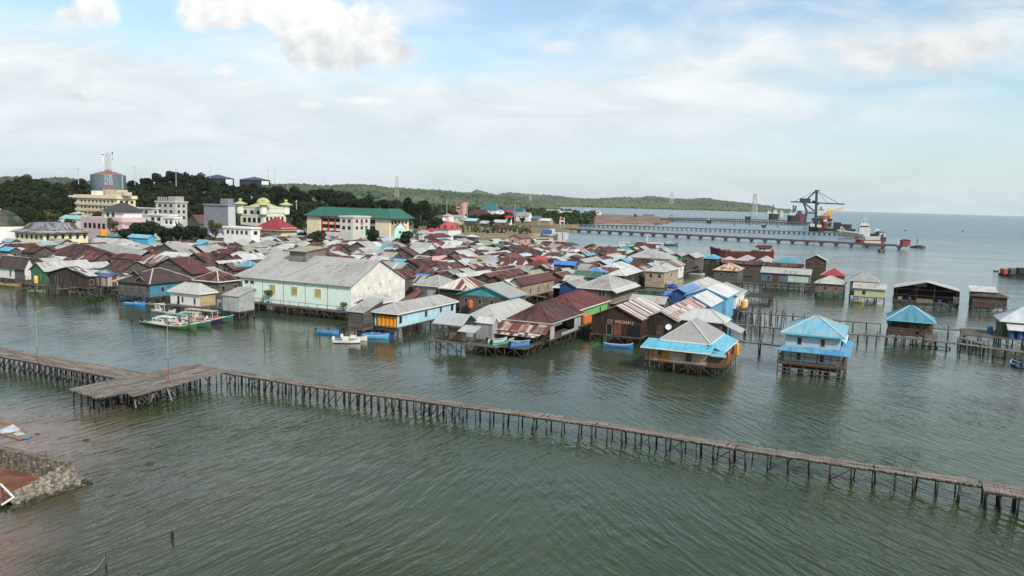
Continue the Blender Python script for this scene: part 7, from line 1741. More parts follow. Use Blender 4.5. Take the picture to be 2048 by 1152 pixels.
for pa,ya,pb,yb,w in((1622,381,1580,403.5,.55),(1622,381,1605,398,1.7),(1624,382,1667,404.5,.7),(1624,383,1645,404.,.5)):
    b=MB(); b.beam(cx(pa)+mid+Z_*cz(ya),cx(pb)+mid+Z_*cz(yb),w); b.build('tie_bar',M_cb,r)
b=MB(); b.box((cx(1624)+mid).x,q.y+8,cz(381),9*k,4,1.2); b.build('apex_platform',M_cb,r)
# cargo ship with yellow cranes
def shipbox(b,pa,pb,ytop,ybot,dist,dep=14,z=None):
    a=(pa-1024)/FOC; c=(pb-1024)/FOC; kk_=dist/FOC; zt=CAMH-(ytop-hor(pa))*kk_; zb_=max(-1.,CAMH-(ybot-hor(pa))*kk_); b.obox(Vector((a*dist,dist,zb_)),Vector(((c-a)*dist,0,0)),Vector((dep*.35,dep,0)),Z_*(zt-zb_))
def hullshape(b,pa,pb,ytop,dist,dep,flare=.86,bowL=0.,bowR=0.,raiseR=0.,raiseL=0.):
    """ship hull seen roughly side on: tapering to the waterline, optional raked ends"""
    a=(pa-1024)/FOC; c=(pb-1024)/FOC; kk_=dist/FOC; zt=CAMH-(ytop-hor(pa))*kk_; W=(c-a)*dist; o=Vector((a*dist,dist,0)); n=10; top=[];bot=[]
    for i in range(n+1):
        u=i/n; w=dep/2*min(1,(.25+ (u/.18) if bowL and u<.18 else 1))*min(1,(.25+((1-u)/.18) if bowR and u>.82 else 1)); rz=raiseR*max(0,(u-.7)/.3)**1.5+raiseL*max(0,(.3-u)/.3)**1.5
        top.append((o+Vector((W*u,0,zt+rz)),w)); xs=W*(bowL*.06*(1-u)-bowR*.06*u); bot.append((o+Vector((W*u+xs,0,-1.5)),w*flare))
    for i in range(n):
        (p,w0),(q_,w1)=top[i],top[i+1]; (r_,v0),(s_,v1)=bot[i],bot[i+1]; y=Vector((0,1,0))
        b.poly((r_-y*v0,s_-y*v1,q_-y*w1,p-y*w0)); b.poly((s_+y*v1,r_+y*v0,p+y*w0,q_+y*w1)); b.poly((p-y*w0,q_-y*w1,q_+y*w1,p+y*w0))
    for e,f,sg in((top[0],bot[0],1),(top[-1],bot[-1],-1)):
        pl=(f[0]-Vector((0,1,0))*f[1],e[0]-Vector((0,1,0))*e[1],e[0]+Vector((0,1,0))*e[1],f[0]+Vector((0,1,0))*f[1]); b.poly(pl if sg<0 else pl[::-1])
    return zt
M_black=mplain('hull_black',(.02,.022,.026),.6,.2,.1); M_red=mplain('hull_red',(.20,.035,.03),.65,.25,.1); M_sw=mplain('ship_white',(.45,.46,.45),.6,.3,.35); M_yel=mplain('crane_yellow',(.55,.30,.03),.6,.1,.1)
def ship(name,label,parts,cat='ship',px=0,dist=900):
    a=(px-1024)/FOC; r=thing(name,label,cat,(a*dist,dist,0))
    for p in parts:
        b=MB()
        if p[0]=='hull': hullshape(b,*p[3:])
        elif p[0]=='beam':
            _,_,_,pa,ya,pb,yb,d_,w=p; A_=PD(pa,ya,d_); B_=PD(pb,yb,d_); b.beam(A_,B_,w)
        else: shipbox(b,*p[3:])
        b.build(p[1],p[2],r)
    return r
M_con=mplain('ship_red_box',(.22,.05,.05)); M_grn=mplain('ship_green',(.03,.16,.08)); M_nav=mplain('hull_navy',(.02,.035,.10)); M_coal=mplain('coal_dark',(.03,.03,.028),.95,.4,.1)
D0=1330
ship('cargo_ship','white and red cargo ship with two yellow deck cranes behind the wharf',[('hull','hull',M_black,1621,1657,436,D0,22,.7,.0,1.),('box','hold',M_con,1633,1652,430.5,437,D0-8,16),('box','container_stack',M_grn,1627,1632.5,431,438,D0-9,10),('box','superstructure',M_sw,1627,1645,420.5,431,D0,14),('box','bridge',mplain('bridge_olive',(.16,.17,.12)),1628,1640,418,420.6,D0+1,10),('box','funnel',M_dark,1632,1635,413.5,418,D0+3,5),('box','crane_post',M_yel,1647,1650,416.5,436,D0-2,3.5),('box','crane_post',M_yel,1652.5,1655.5,419,437,D0-4,3.5),('beam','crane_jib',M_yel,1650,426,1686,414.5,D0-3,1.1),('beam','crane_jib',M_yel,1655,431,1687,415.5,D0-5,1.1)],px=1640,dist=D0)
ship('tug','small red and white tug in front of the cargo ship',[('hull','hull',M_red,1638,1649,443,1180,9,.8,1.,1.,.8,.8),('box','cabin',mplain('tug_pink',(.5,.36,.34)),1640,1648,438.5,443.5,1178,6),('box','mast',M_sw,1644.5,1645.2,429,438.5,1180,1)],'boat',1643,1180)
ship('coal_barge','long dark barge heaped with black cargo by the wharf',[('hull','hull',M_black,1640,1705,456,1020,16,.9,.0,1.),('box','heap',M_coal,1661,1676,444,456.5,1018,10),('box','heap',M_coal,1676,1697,448,456.5,1016,12),('beam','rail',M_steel,1655,446,1668,441,1020,.8),('beam','rail',M_steel,1668,441,1676,452,1020,.8)],'barge',1670,1020)
ship('patrol_boat','white patrol boat with dark hull left of its twin by the wharf end',[('hull','hull',M_black,1612,1625,453.,985,7,.8,1.,.0,.0,1.),('box','cabin',M_sw,1614,1623,447,453.2,983,5),('box','mast',M_sw,1618.6,1619.3,440,447,985,1)],'boat',1618,985)
ship('patrol_boat','second white patrol boat with dark hull, right of its twin',[('hull','hull',M_black,1625,1640,454,975,7,.8,1.,.0,.0,1.),('box','cabin',M_sw,1628,1637,449,454.2,973,5),('box','mast',M_sw,1631,1631.7,441,449,975,1)],'boat',1632,975)
ship('tanker','white superstructured tanker ship with a red hull at the middle jetty end',[('hull','hull',M_red,1690,1752,473,800,16,.85,.0,1.),('box','superstructure',M_sw,1713,1735,455,473.5,792,12),('box','bridge_wing',M_sw,1711,1733,448.5,451,792,12),('box','bridge',M_sw,1715,1731,445.5,455,793,9),('box','bridge_window',M_dark,1715.5,1730.5,451,453,792.4,6),('box','mast',M_sw,1722.5,1724.2,433,446,795,1.5),('box','radar',M_sw,1719,1728,437,438,795,1.5),('box','funnel',M_sw,1716,1721,443,448,797,5),('box','deck_gear',mplain('gear_rust',(.28,.2,.16)),1690,1713,468,473.5,796,10)],'ship',1720,800)
ship('workboat','white workboat with black bow moored right of the tanker',[('hull','hull',M_black,1740,1762,468,770,9,.85,.0,1.),('box','cabin',M_sw,1743,1754,459,468,768,6),('box','cabin_top',M_sw,1745,1752,456.5,459,768,5),('box','deck_gear',M_coal,1748,1757,462,468.3,765,5)],'boat',1750,770)
ship('coaster','red bowed coaster with white deck house behind the pipeline jetty',[('hull','hull',M_red,1712,1758,478.5,660,11,.85,.0,.0),('box','cargo_deck',mplain('ship_grey',(.36,.38,.36)),1726,1756,472,479,655,8),('box','deck_house',M_sw,1754,1766,465.5,474,662,8),('box','hull',M_nav,1757.5,1767.5,473,483,660,10),('box','roof',mplain('roof_brownred',(.25,.09,.05)),1753.5,1766.5,464,466,662,9),('box','deck_window',M_dark,1758,1763,468,471,661,5)],'ship',1740,660)
ship('loading_platform','pale concrete loading platform with pipework on the pipeline jetty',[('box','platform',mplain('platform_pale',(.40,.39,.35)),1725,1758,481.5,487,610,7),('box','pier',M_pier,1722,1760,486.8,491.5,609,6),('box','pipe',M_pierp,1720,1760,485.8,486.8,608,1.)],'platform',1740,610)
ship('loading_platform','jetty head with pale pipe gantries in front of the tanker',[('box','platform',M_pier,1672,1722,467.5,472,765,12),('beam','gantry',mplain('gantry',(.38,.36,.3)),1674,460,1720,466,765,1.2),('beam','gantry',mplain('gantry',(.38,.36,.3)),1680,465,1682,452,765,1.),('beam','gantry',mplain('gantry',(.38,.36,.3)),1682,452,1690,462,765,1.)],'platform',1700,765)
# ships out in the bay
ship('tug_boat','white and black tug with a tall dark mast, leftmost in the bay',[('hull','hull',M_black,1530.5,1551,427,1900,12,.85,1.,1.),('box','cabin',M_sw,1539,1547,420,427.2,1898,8),('box','mast',M_nav,1537.3,1539.3,408.5,427,1900,3)],'ship',1540,1900)
ship('dredger','red and white dredger with a dark tower, behind the crane',[('hull','hull',M_black,1568,1594,430,1500,12,.85,1.,1.),('box','cabin',mplain('cab_pinkish',(.5,.42,.40)),1572,1584,425,430.2,1498,8),('box','tower',M_nav,1577,1579.8,410,425,1500,3)],'ship',1580,1500)
ship('dredger','navy blue dredger with a slanted tower just right of the red and white one',[('hull','hull',mplain('hull_maroon',(.16,.04,.07)),1584,1603,427,1650,12,.85,1.,1.),('box','cabin',M_nav,1587,1596,421.5,427.2,1648,8),('beam','tower',M_nav,1589,423,1592,412,1650,3.)],'ship',1590,1650)
for i,(a,b_,y,d_,lab) in enumerate(((1526,1535,422,2500,'faint pale boat near the headland in the bay'),(1552,1559,421.5,2600,'second faint boat right of the leftmost tug'),(1484,1495,431,1500,'low dark skiff far out in the bay'),(1408,1418,438,1300,'small dark vessel by the far wharf'),(1518,1527,448,1120,'tiny dark launch beside the far wharf'),(1263,1268,425.5,1600,'faint twin hulled boat beyond the red earth'))):
    ship('small_boat',lab,[('hull','hull',M_black if i>1 else M_sw,a,b_,y+1.2,d_,6,.85,1.,1.),('box','cabin',M_sw,a+2,a+5,y-.6,y+1.4,d_,4)],'boat',a,d_)
for x,y in((1469,450.5),(1500,450),(1555,454)): 
    q=P(x,y,0); tag_=thing('channel_buoy',{1469:'small buoy in front of the far wharf, left one',1500:'small buoy in front of the far wharf, middle one',1555:'small buoy in front of the far wharf, right one'}[x],'buoy',tuple(q)); b=MB(); b.lathe(q,[(1.1,-.3),(1.2,.5),(.4,1.2),(.25,2.)],8); b.build('float',M_dark,tag_)
for i,(x,y) in enumerate(((1811,461.5),(1925,463))):
    q=P(x,y,0); r=thing('channel_buoy',('tiny dark buoy in the open sea beyond the red hut','tiny dark buoy farther right in the open sea')[i],'buoy',tuple(q)); b=MB(); b.lathe(q,[(1.4,-.3),(1.5,.5),(.5,1.2),(.2,2.)],8); b.build('float',M_dark,r)
for x0,x1,lab in ((1400,1418,'rust red stack of containers on the reclaimed earth'),):
    pass
ship('machine','red and green construction plant parked on the reclaimed earth',[('box','body',mplain('plant_red',(.28,.06,.05)),1281,1290,428,431,1500,4),('box','tray',mplain('plant_green',(.05,.12,.12)),1290,1303,428.5,431,1500,4)],'machine',1290,1500)
ship('machine','small orange excavator shape at the end of the reclaimed earth',[('box','body',mplain('plant_orange',(.40,.14,.05)),1334,1339,429.5,432,1450,4),('beam','arm',mplain('plant_orange',(.40,.14,.05)),1339,430.5,1349,432,1450,.8)],'machine',1337,1450)
# the red ship behind the village and the tied up boats
ship('red_ship','dark red coaster lying behind the village with a white and maroon bridge',[('hull','hull',mplain('hull_oxide',(.085,.018,.02),.75,.4,.3),1418,1540,501,372,9,.85,1.,.0,.0,2.2),('box','forecastle',mplain('hull_oxide',(.14,.022,.024)),1421,1437,496.5,502,371,6),('box','wheelhouse',M_sw,1514,1541,494.5,501.5,371,6),('box','wheelhouse_roof',mplain('hull_maroon2',(.11,.02,.03)),1508,1541,490.5,494.6,370,7.5),('box','aft_deck',mplain('hull_oxide',(.14,.022,.024)),1500,1546,501,508,370,7),('box','deck_cargo',mplain('cargo_green',(.05,.11,.09)),1443,1459,498.5,501.5,371,4),('box','deck_box',mplain('tank_orange',(.62,.24,.02)),1459,1464,499.5,502,370,3),('box','funnel',mplain('ship_red2',(.36,.05,.05)),1540,1545,497,503,371,3),('box','window',M_dark,1517,1520,496,499,370.6,.2),('box','window',M_dark,1525,1528,496.2,499.2,370.6,.2),('beam','mast',M_mw,1512,482,1512.5,491,372,.3)],'ship',1480,372)
ship('passenger_boat','white decked boat with green awnings tied beyond the far roofs',[('hull','hull',M_dark,1233,1275,492.5,400,6,.85,1.,1.),('box','cabin',M_sw,1236,1250,486.5,492.6,399,4),('box','cabin',mplain('cab_green',(.2,.36,.30)),1252,1266,487,492.6,399,4),('box','canopy',M_sw,1234,1268,484.2,485.2,399,4)],'boat',1255,400)
ship('cargo_boat','boat under a long maroon barrel canopy beyond the far roofs',[('hull','hull',M_dark,1278,1324,495,395,6,.85,1.,1.),('box','canopy',mplain('canopy_maroon',(.10,.035,.04)),1281,1316,487.5,495,394,4),('box','stern_house',M_sw,1309,1316,490,496,393.5,3),('box','upper_deck',M_sw,1292,1322,484.5,486.,395,4),('beam','mast',M_white,1294,470,1294.5,487,395,.25)],'boat',1300,395)
q=P(1342,491,0); boat(q,GA+.3,9.5,2.6,(.04,.12,.17),'blue green fishing boat alone on the water beyond the roofs','fishing',(.1,.16,.18),(.12,.2,.22),h=1.1,name='fishing_boat')
q=P(1352-2,470+6,0)
ship('barge','red ended black barge cut by the right edge of the picture',[('hull','hull',M_black,2010,2075,547,345,9,.9,.0,.0),('box','bow',mplain('hull_brightred',(.36,.05,.04)),2009,2021,538.5,548,344,7),('box','cargo',mplain('barge_green',(.05,.09,.07)),2022,2050,537,547,343,5),('box','cargo',M_coal,2038,2070,536,547,342,5)],'barge',2030,330)
tag(boat(P(1992,543,0),0,2.6,1.,(.03,.03,.03),'tiny dark skiff left of the red ended barge','canoe',z=0.),None)
# boats in the inlet by the sea wall
ship('ferry','white ferry with long railing moored in the inlet',[('hull','hull',M_sw,1066,1104,480.5,418,5,.8,.0,1.),('box','cabin',M_sw,1068,1100,475.5,480.7,417,3.5),('box','window',M_pane,1069,1096,476.8,478.4,416.8,.2),('box','rail',M_steel,1069,1101,474,475,417,3.)],'boat',1085,418)
ship('wooden_ship','brown wooden ship with a vivid blue deck cover in the inlet',[('hull','hull',mplain('hull_brown',(.14,.10,.07)),1077,1113,470.5,470,7,.75,.0,1.,1.5),('box','cover',mplain('cover_vivid',(.03,.09,.35)),1081,1097,459.5,467,470,4),('box','cabin',mplain('cab_tan',(.3,.27,.22)),1064,1078,466,471,470,4)],'ship',1095,470)
ship('white_boat','long white boat lying along the sea wall point',[('hull','hull',M_sw,1094,1134,464,520,6,.8,.0,1.),('box','cabin',M_sw,1096,1103,457,464.5,519,4)],'boat',1115,520)
ship('fishing_boat','teal bowed boat with a yellow crate in the inlet',[('hull','hull',mplain('hull_teal',(.03,.10,.15)),1128,1145,484,395,4,.8,.0,1.,.0),('hull','side_boat',mplain('hull_dgreen',(.03,.10,.06)),1136,1154,487,388,3,.8,.0,1.),('box','crate',mplain('crate_yellow',(.42,.28,.06)),1127,1132,479,484,394,2),('beam','mast',M_nav,1125.3,466,1125.5,482,395,.35)],'boat',1140,395)
# ------------------------------------------------------------------ far hills
def fhill(name,pts,dist,foot,back,nl,ls,c1,c2,lab,seed,sc=.004,lowband=0.):
    g=np.random.default_rng(seed); xs=[p[0] for p in pts]; V=[];F=[]; na=160; prof=((0,0.),(.12,.25),(.35,.62),(.65,.9),(1,1.),(1.5,.7),(2.2,.0))
    px=np.linspace(xs[0],xs[-1],na); top=np.interp(px,xs,[p[1] for p in pts])
    W=[]
    for i in range(na):
        a=(px[i]-1024)/FOC; zt=CAMH-(top[i]-hor(px[i]))*dist/FOC; zt=max(zt-ls*1.0,2.)
        for u,h in prof:
            d=foot+(dist-foot)*u if u<=1 else dist+back*(u-1); V.append((a*d,d,h*zt-(2 if h==0 else 0)))
        W.append(zt)
    m=len(prof)
    for i in range(na-1):
        for j in range(m-1): k=i*m+j; F.append((k,k+m,k+m+1,k+1))
    kk=NM('hill_'+name,.95,0,.05); ps=kk.pos(); n1=kk.noise(ps,sc,4); n2=kk.noise(ps,sc*11,3); c=kk.mix(kk.ramp(kk.math('ADD',kk.math('MULTIPLY',n1,.45),kk.math('MULTIPLY',n2,.55)),.38,.62),c1,c2); kk.color(c)
    o=link(name,npmesh(name,V,F,kk.m,True)); o['kind']='structure'
    # trees: lumpy crowns of faceted leaf clumps
    ico=bpy.data.meshes.new('t'); import bmesh as bm_; q=bm_.new(); bm_.ops.create_icosphere(q,subdivisions=1,radius=1); q.to_mesh(ico); q.free()
    iv=np.array([v.co[:] for v in ico.vertices]); jf=np.array([p.vertices[:] for p in ico.polygons]); bpy.data.meshes.remove(ico)
    VV=[];FF=[]; off=0; us=[p[0] for p in prof]; hs=[p[1] for p in prof]
    for t in range(nl):
        i=g.uniform(0,na-1.01); ii=int(i); a=(px[ii]+(px[ii+1]-px[ii])*(i-ii)-1024)/FOC; u=g.uniform(.0,1.08)**.8; zt=W[ii]; d=foot+(dist-foot)*u; h=float(np.interp(u,us,hs))*zt
        s=ls*g.uniform(.55,1.3)**1.3*(d/dist)**.5; V_=iv*g.uniform(.7,1.3,(len(iv),1))*np.array([s,s,s*g.uniform(.55,1.)])+np.array([a*d,d,max(h,0)+s*.4]); VV.append(V_); FF.append(jf+off); off+=len(iv)
    o=link(name+'_forest',npmesh(name+'_forest',np.concatenate(VV),np.concatenate(FF),kk.m)); tag(o,lab,'forest',kind='stuff'); return o
fhill('hills_left',[(-500,360),(-100,352),(0,356),(30,354),(60,362),(90,357),(130,356),(160,361),(200,366),(280,372)],3300,2500,800,2200,10,(.03,.045,.035),(.075,.09,.06),'distant blue green forest showing over the wooded crest at left',1)
fhill('hills_middle',[(500,372),(560,371),(600,370),(640,374),(700,371),(740,373),(780,378),(830,381),(880,383),(930,389),(990,394),(1050,402),(1110,411)],2500,1500,800,6500,8.,(.034,.056,.038),(.108,.128,.082),'pale green forested ridge behind the wooded slope at centre',2)
fhill('hills_far',[(820,390),(900,388),(935,386),(948,381),(962,385),(985,391),(1010,386),(1040,389),(1080,391),(1120,395),(1160,399),(1200,398),(1235,395),(1265,397),(1290,393),(1330,398),(1370,399),(1400,397),(1430,402),(1470,406),(1500,409),(1525,412),(1540,416)],7200,6200,1500,9000,15,(.034,.052,.034),(.105,.125,.075),'far forested headland ridge across the bay',3,.003)
fhill('mangrove_shore',[(930,405),(1000,405),(1060,405),(1120,406),(1200,407),(1300,410),(1400,413),(1480,415),(1540,417),(1572,418.6)],6600,5700,600,6000,12,(.045,.07,.033),(.11,.14,.06),'low bright mangrove belt along the far shore of the bay',4,.004)
b=MB()
# ------------------------------------------------------------------ water
kk=NM('sea_water',.06,0,.5); kk.b.inputs['IOR'].default_value=1.333
ps=kk.pos()
def rot(v,a,sx,sy):
    m=kk.n('Mapping',vector_type='TEXTURE'); kk.put(m.inputs[0],v); m.inputs['Rotation'].default_value=(0,0,R_(a)); m.inputs['Scale'].default_value=(sx,sy,1); return m.outputs[0]
wrp=kk.n('TexNoise'); kk.put(wrp.inputs['Vector'],ps); wrp.inputs['Scale'].default_value=.05; wrp.inputs['Detail'].default_value=2
wv=kk.vm('ADD',ps,kk.vm('MULTIPLY',kk.vm('SUBTRACT',wrp.outputs['Color'],(.5,.5,.5)),(4.5,4.5,0)))
sxw=kk.n('SeparateXYZ'); kk.put(sxw.inputs[0],wv); side=kk.ramp(sxw.outputs[0],-8,14,0,1)
nl=kk.noise(rot(wv,62,5.,.8),1.,2,.5); nr_=kk.noise(rot(wv,112,4.,.8),1.,2,.5)
n1=kk.math('ADD',kk.math('MULTIPLY',nl,kk.math('SUBTRACT',1.,side)),kk.math('MULTIPLY',nr_,side))
n2=kk.noise(rot(wv,85,1.5,.5),1.,3,.55)
n3=kk.noise(rot(ps,30,.42,.24),1.,2,.5)
n4=kk.noise(rot(wv,20,9,3.5),1.,2,.5)
gust=kk.ramp(kk.noise(rot(ps,-12,260,45),1.,4,.6),.35,.65,.35,1.3)
h=kk.math('ADD',kk.math('MULTIPLY',n1,.29),kk.math('MULTIPLY',n4,.16)); hs=kk.math('ADD',kk.math('MULTIPLY',n2,.085),kk.math('MULTIPLY',n3,.028))
sx0=kk.n('SeparateXYZ'); kk.put(sx0.inputs[0],ps); patch=kk.ramp(kk.noise(ps,.045,3),.3,.7,.45,1.35)
fetch=kk.ramp(sx0.outputs[1],88,125,1.,.42); fetch=kk.math('MAXIMUM',fetch,kk.ramp(sx0.outputs[1],230,700,0.,1.7))
h=kk.math('MULTIPLY',kk.math('ADD',kk.math('MULTIPLY',h,fetch),kk.math('MULTIPLY',hs,kk.math('ADD',kk.math('MULTIPLY',fetch,.55),.42))),kk.math('MULTIPLY',patch,gust))
bp=kk.n('Bump'); bp.inputs['Distance'].default_value=1.05; bp.inputs['Strength'].default_value=1.; kk.put(bp.inputs['Height'],h); kk.put(kk.b.inputs['Normal'],bp.outputs[0])
# silt: muddy plume by the lower left shore, browner water beside it; paler band before the houses paints in sky reflection
big=kk.noise(ps,.03,4,.6)
def near(cx,cy,r0,r1): 
    d=kk.n('VectorMath',operation='DISTANCE'); kk.put(d.inputs[0],ps); d.inputs[1].default_value=(cx,cy,0); dd=kk.math('ADD',d.outputs['Value'],kk.math('MULTIPLY',kk.math('SUBTRACT',big,.5),26)); return kk.ramp(dd,r0,r1,1.,0.)
c0=P(20,900,0); c1=P(-60,1120,0); c2=P(300,1000,0)
base=kk.mix(kk.ramp(big,.35,.65),(.017,.031,.009),(.028,.043,.014))
base=kk.mix(kk.math('MULTIPLY',near(c2.x-6,c2.y,2,26),.7),base,(.060,.050,.030))
base=kk.mix(near(c0.x-3,c0.y+2,4,21),base,(.17,.115,.085))
base=kk.mix(near(c1.x-4,c1.y,1,9),base,(.17,.09,.06))
sx=kk.n('SeparateXYZ'); kk.put(sx.inputs[0],ps)
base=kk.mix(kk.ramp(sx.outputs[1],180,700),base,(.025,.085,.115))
sky_refl=kk.math('MULTIPLY',kk.ramp(sx.outputs[1],92,118,0.,1.),kk.ramp(sx.outputs[1],190,300,1.,0.)); base=kk.mix(kk.math('MULTIPLY',sky_refl,kk.ramp(big,.3,.7,.5,1.)),base,(.050,.062,.046)); kk.put(kk.b.inputs['Roughness'],kk.ramp(sx.outputs[1],260,900,.06,.24)); kk.color(base)  # paler base in this band: sky reflection painted into the water colour
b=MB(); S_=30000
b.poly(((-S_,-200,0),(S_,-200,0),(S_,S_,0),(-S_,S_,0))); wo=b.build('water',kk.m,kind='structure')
# ------------------------------------------------------------------ sky and sun
SUN_EL,SUN_AZ=R_(38),R_(146)     # azimuth clockwise from the view direction (+Y)
w=bpy.data.worlds.new('World'); SC.world=w; w.use_nodes=True; nt=w.node_tree; bg=nt.nodes['Background']; bg.inputs['Strength'].default_value=.13
class WN(NM):
    def __init__(s): s.t=nt
kw=WN()
sky=kw.n('TexSky'); sky.sky_type='NISHITA'; sky.sun_disc=False; sky.sun_elevation=SUN_EL; sky.sun_rotation=SUN_AZ; sky.air_density=1.; sky.dust_density=1.6; sky.ozone_density=1.
tc=kw.n('TexCoord').outputs['Generated']; sp=kw.n('SeparateXYZ'); kw.put(sp.inputs[0],tc)
ay=kw.math('MAXIMUM',kw.math('ABSOLUTE',sp.outputs[1]),.12); X=kw.math('DIVIDE',sp.outputs[0],ay); Zc=kw.math('DIVIDE',sp.outputs[2],ay)
cb=kw.n('CombineXYZ'); kw.put(cb.inputs[0],X); kw.put(cb.inputs[1],Zc); Q=cb.outputs[0]
def q2(px,py): return ((px-1024)/FOC,(hor(px)-py)/FOC)
# high thin veil
v1=kw.noise(kw.vm('MULTIPLY',Q,(2.2,6.5,1)),1.,6,.62,.6); v2=kw.noise(kw.vm('MULTIPLY',Q,(6,22,1)),1.,5,.6,.8)
vv=kw.math('ADD',kw.math('MULTIPLY',v1,.72),kw.math('MULTIPLY',v2,.28))
def blob(px,py,rx,ry,s0=1.,s1=0.):
    x,z=q2(px,py); d=kw.vm('MULTIPLY',kw.vm('SUBTRACT',Q,(x,z,0)),(FOC/rx,FOC/ry,0)); ln=kw.n('VectorMath',operation='LENGTH'); kw.put(ln.inputs[0],d); return kw.ramp(ln.outputs['Value'],0,1,s0,s1)
bias=None
for a in((1080,40,330,150,-.20),(330,40,170,110,-.12),(1850,330,420,120,-.16),(900,130,200,90,-.10),(60,20,120,60,-.08),(1500,40,330,100,-.04),(1980,170,160,60,-.1)):
    t=kw.math('MULTIPLY',blob(*a[:4]),a[4]); bias=t if bias is None else kw.math('ADD',bias,t)
for a in((500,240,900,140,.20),(1250,230,700,110,.20),(1500,120,420,70,.14),(150,140,300,90,.14),(1200,70,90,45,.12),(1900,100,300,80,.12)):
    bias=kw.math('ADD',bias,kw.math('MULTIPLY',blob(*a[:4]),a[4]))
veil=kw.ramp(kw.math('ADD',vv,bias),.36,.62,.10,1.0)
low=kw.ramp(Zc,.0,.19,.93,.0)
veil=kw.math('MAXIMUM',veil,kw.math('MULTIPLY',low,kw.ramp(v2,.3,.65,.8,1.05)))
skyc=kw.mix(1.,sky.outputs[0],(1.12,1.22,1.20),'MULTIPLY')
vcol=kw.mix(kw.ramp(kw.math('ADD',kw.math('MULTIPLY',v2,.5),kw.math('MULTIPLY',v1,.5)),.36,.62),(4.75,5.3,5.55),(6.0,6.3,6.4))
vcol=kw.mix(kw.ramp(Zc,0.,.16,1.,0.),vcol,(4.6,5.25,5.65)); vcol=kw.mix(1.,vcol,kw.mix(kw.ramp(v2,.32,.66),(.94,.955,.965),(1.04,1.035,1.03)),'MULTIPLY'); vcol=kw.mix(kw.math('MULTIPLY',blob(1880,290,520,95),.75),vcol,(3.7,4.8,5.5))
c=kw.mix(veil,skyc,vcol)
# cumulus: soft billows, lit from the right
def fbm(vec,s): return kw.noise(vec,s,6,.58,.25)
nz=fbm(Q,16.); nzo=fbm(kw.vm('ADD',Q,(.012,.014,0)),16.); nb=kw.noise(Q,7.,3,.5)
def cloud(c,spec,grey=1.,soft=.22,top=1.):
    m=None
    for px,py,rx,ry in spec:
        t=blob(px,py,rx,ry,1.,0.); m=t if m is None else kw.math('MAXIMUM',m,t)
    e=kw.math('ADD',m,kw.math('ADD',kw.math('MULTIPLY',kw.math('SUBTRACT',nz,.5),1.05),kw.math('MULTIPLY',kw.math('SUBTRACT',nb,.5),.5)))
    a=kw.ramp(e,.30,.30+soft,0.,1.); a=kw.math('MULTIPLY',a,kw.ramp(m,.0,.12,0.,1.))
    sh=kw.math('SUBTRACT',nz,nzo); _,zc=q2(spec[0][0],sum(s[1] for s in spec)/len(spec)); ry=max(s[3] for s in spec)/FOC
    vert=kw.ramp(Zc,zc-ry*.75,zc+ry*.6,0.,1.); lit=kw.math('ADD',kw.math('MULTIPLY',vert,.75),kw.math('ADD',kw.math('MULTIPLY',sh,3.2),.15))
    col=kw.mix(kw.ramp(lit,0.,.9,0.,1.),(4.7*grey,4.85*grey,4.95*grey),(6.75*top,6.82*top,6.84*top)); return kw.mix(a,c,col)
c=cloud(c,[(440,35,130,66),(550,22,150,76),(640,60,135,85),(725,75,135,95),(665,115,150,62),(775,110,85,60)],1.)
c=cloud(c,[(200,35,95,65),(150,45,60,40)],1.12,.35)
c=cloud(c,[(1830,112,230,75),(1720,120,150,62),(1670,95,110,45),(1900,100,130,60)],.96,.5,.86)
c=cloud(c,[(165,197,70,20),(130,174,40,14)],.98,.7)
c=cloud(c,[(615,216,50,16),(730,206,70,14),(860,244,30,9)],.98,.8)
c=cloud(c,[(450,150,60,28)],1.0,.6)
c=cloud(c,[(1310,145,80,32),(1100,105,60,26)],1.12,.8,.9)
nt.links.new(c,bg.inputs['Color'])
sl=bpy.data.lights.new('sun','SUN'); sl.energy=3.7; sl.angle=R_(1.5); sl.color=(1.,.95,.87); so=bpy.data.objects.new('sun',sl); COL.objects.link(so)
sd=Vector((math.sin(SUN_AZ)*math.cos(SUN_EL),math.cos(SUN_AZ)*math.cos(SUN_EL),math.sin(SUN_EL))); so.rotation_euler=sd.to_track_quat('Z','Y').to_euler()
SC.view_settings.view_transform='Standard'; SC.view_settings.look='None'; SC.view_settings.exposure=.25; SC.view_settings.gamma=1.
# ------------------------------------------------------------------ air
hz=MB(); hz.obox((-13000,-60,-1.),(26000,0,0),(0,15000,0),(0,0,190.)); m=bpy.data.materials.new('haze_air'); m.use_nodes=True; t=m.node_tree; t.nodes.clear()
ou=t.nodes.new('ShaderNodeOutputMaterial'); pv=t.nodes.new('ShaderNodeVolumePrincipled'); pv.inputs['Color'].default_value=(.93,.97,1.,1); pv.inputs['Density'].default_value=HAZE; pv.inputs['Anisotropy'].default_value=.2; t.links.new(pv.outputs[0],ou.inputs['Volume'])
ho=hz.build('haze',m,kind='stuff'); ho['label']='thin pale haze over the bay and the far hills'; ho['category']='haze'
SC.cycles.volume_bounces=0; SC.cycles.max_bounces=6; SC.cycles.diffuse_bounces=2; SC.cycles.glossy_bounces=3; SC.cycles.transmission_bounces=1; SC.cycles.transparent_max_bounces=8
SC.cycles.use_denoising=True; SC.cycles.caustics_reflective=False; SC.cycles.caustics_refractive=False
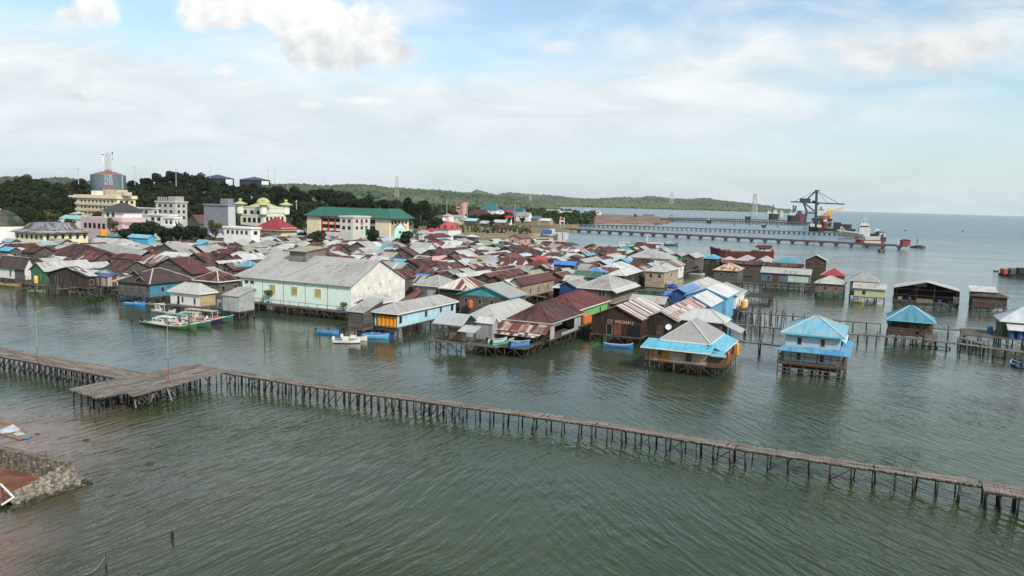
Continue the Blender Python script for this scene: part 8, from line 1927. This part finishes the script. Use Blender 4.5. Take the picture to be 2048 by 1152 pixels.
# ------------------------------------------------------------------ labels of the houses: each one singled out
for o in list(COL.objects):
    if o in PROT and o not in [PROT[k] for k in used]:
        for ch in list(o.children): bpy.data.objects.remove(ch)
        bpy.data.objects.remove(o)
TY={'gu':'gable','gv':'gable','hu':'hip','hv':'hip','su':'lean-to','sv':'lean-to'}
MARK=[]
for h in HOUSES:
    if h['label']: MARK.append((h['pz'],h))
LM=[((640,530),'the white warehouse'),((845,590),'the blue house with orange tanks'),((940,575),'the teal gabled house'),((1055,645),'the big rusty hip roof'),((1220,590),'the big brown plank house'),((1250,635),'the signed storehouse'),((1395,590),'the blue gabled houses'),((1195,518),'the strong blue gable roof'),((545,450),'the crimson roofed hall'),((720,440),'the green roofed school'),((100,470),'the long pale yellow building'),((270,477),'the sky blue hut'),((370,530),'the broad dormered roof'),((120,540),'the green gabled stilt house'),((905,455),'the rosy red hip roof'),((1048,482),'the pink two storey house'),((1480,500),'the dark red ship'),((1670,545),'the bright red stilt house'),((1290,515),'the broad pale hip roof'),((435,545),'the dark hip roof by the warehouse'),((300,440),'the white flats'),((790,465),'the mint house')]
auto=[h for h in HOUSES if not h['label']]
def nb(h):
    x,y=h['px']; b_=sorted(((abs(k['px'][0]-x)+2.2*abs(k['px'][1]-y)),k) for k in HOUSES if k is not h and k['label'] is None and ROOF[k['rc']][0]!=ROOF[h['rc']][0]) if False else None
    best=None
    for k in HOUSES:
        if k is h or k['rc']==h['rc']: continue
        d=abs(k['px'][0]-x)+2.5*abs(k['px'][1]-y)
        if best is None or d<best[0]: best=(d,k)
    return best[1]
def rel(h):
    x,y=h['px']; b_=min(LM,key=lambda m:math.hypot(m[0][0]-x,2*(m[0][1]-y))); dx,dy=x-b_[0][0],y-b_[0][1]
    if abs(dx)<26 and dy<0: w_='behind'
    elif abs(dx)<26: w_='before'
    elif dx<0: w_='left of'
    else: w_='right of'
    return w_+' '+b_[1]
seen={}
for h in auto:
    a=ROOF[h['rc']][0]; t=TY[h['typ']]; sz='' ; vis=WALL[h['wc']][0] if h['wc'] not in('wd',) else ''
    h['k1']=(a,t,rel(h)); seen.setdefault(h['k1'],[]).append(h)
ORD=['leftmost','second from left','third from left','fourth from left','fifth from left','sixth from left','seventh from left','eighth from left']
allb=set()
for k,hs in seen.items():
    a,t,rl=k; hs.sort(key=lambda q:q['px'][0])
    for i,h in enumerate(hs):
        s=f"{a} {t} roof house {rl}"
        if len(hs)>1: s=(ORD[i] if i<len(hs)-1 else 'rightmost')+' '+s if len(hs)<=8 else f"{a} {t} roof house {rl}"
        ws=s.split()
        n_=ROOF[nb(h)['rc']][0].split()
        ex=' beside a '+' '.join(n_)+' roof'
        if len((s+ex).split())<=16: s=s+ex
        if len(s.split())>16: s=s.replace(' roof house',' roof')
        if len(s.split())>16: s=s.replace(' rusted',' ').replace('  ',' ')
        if len(s.split())>16: s=' '.join(w for w in s.split() if w not in('the','a','broad','long','strong'))
        if s in allb: s=s.replace('house','dwelling')
        allb.add(s); h['root']['label']=s
print('OBJ',len(COL.objects))
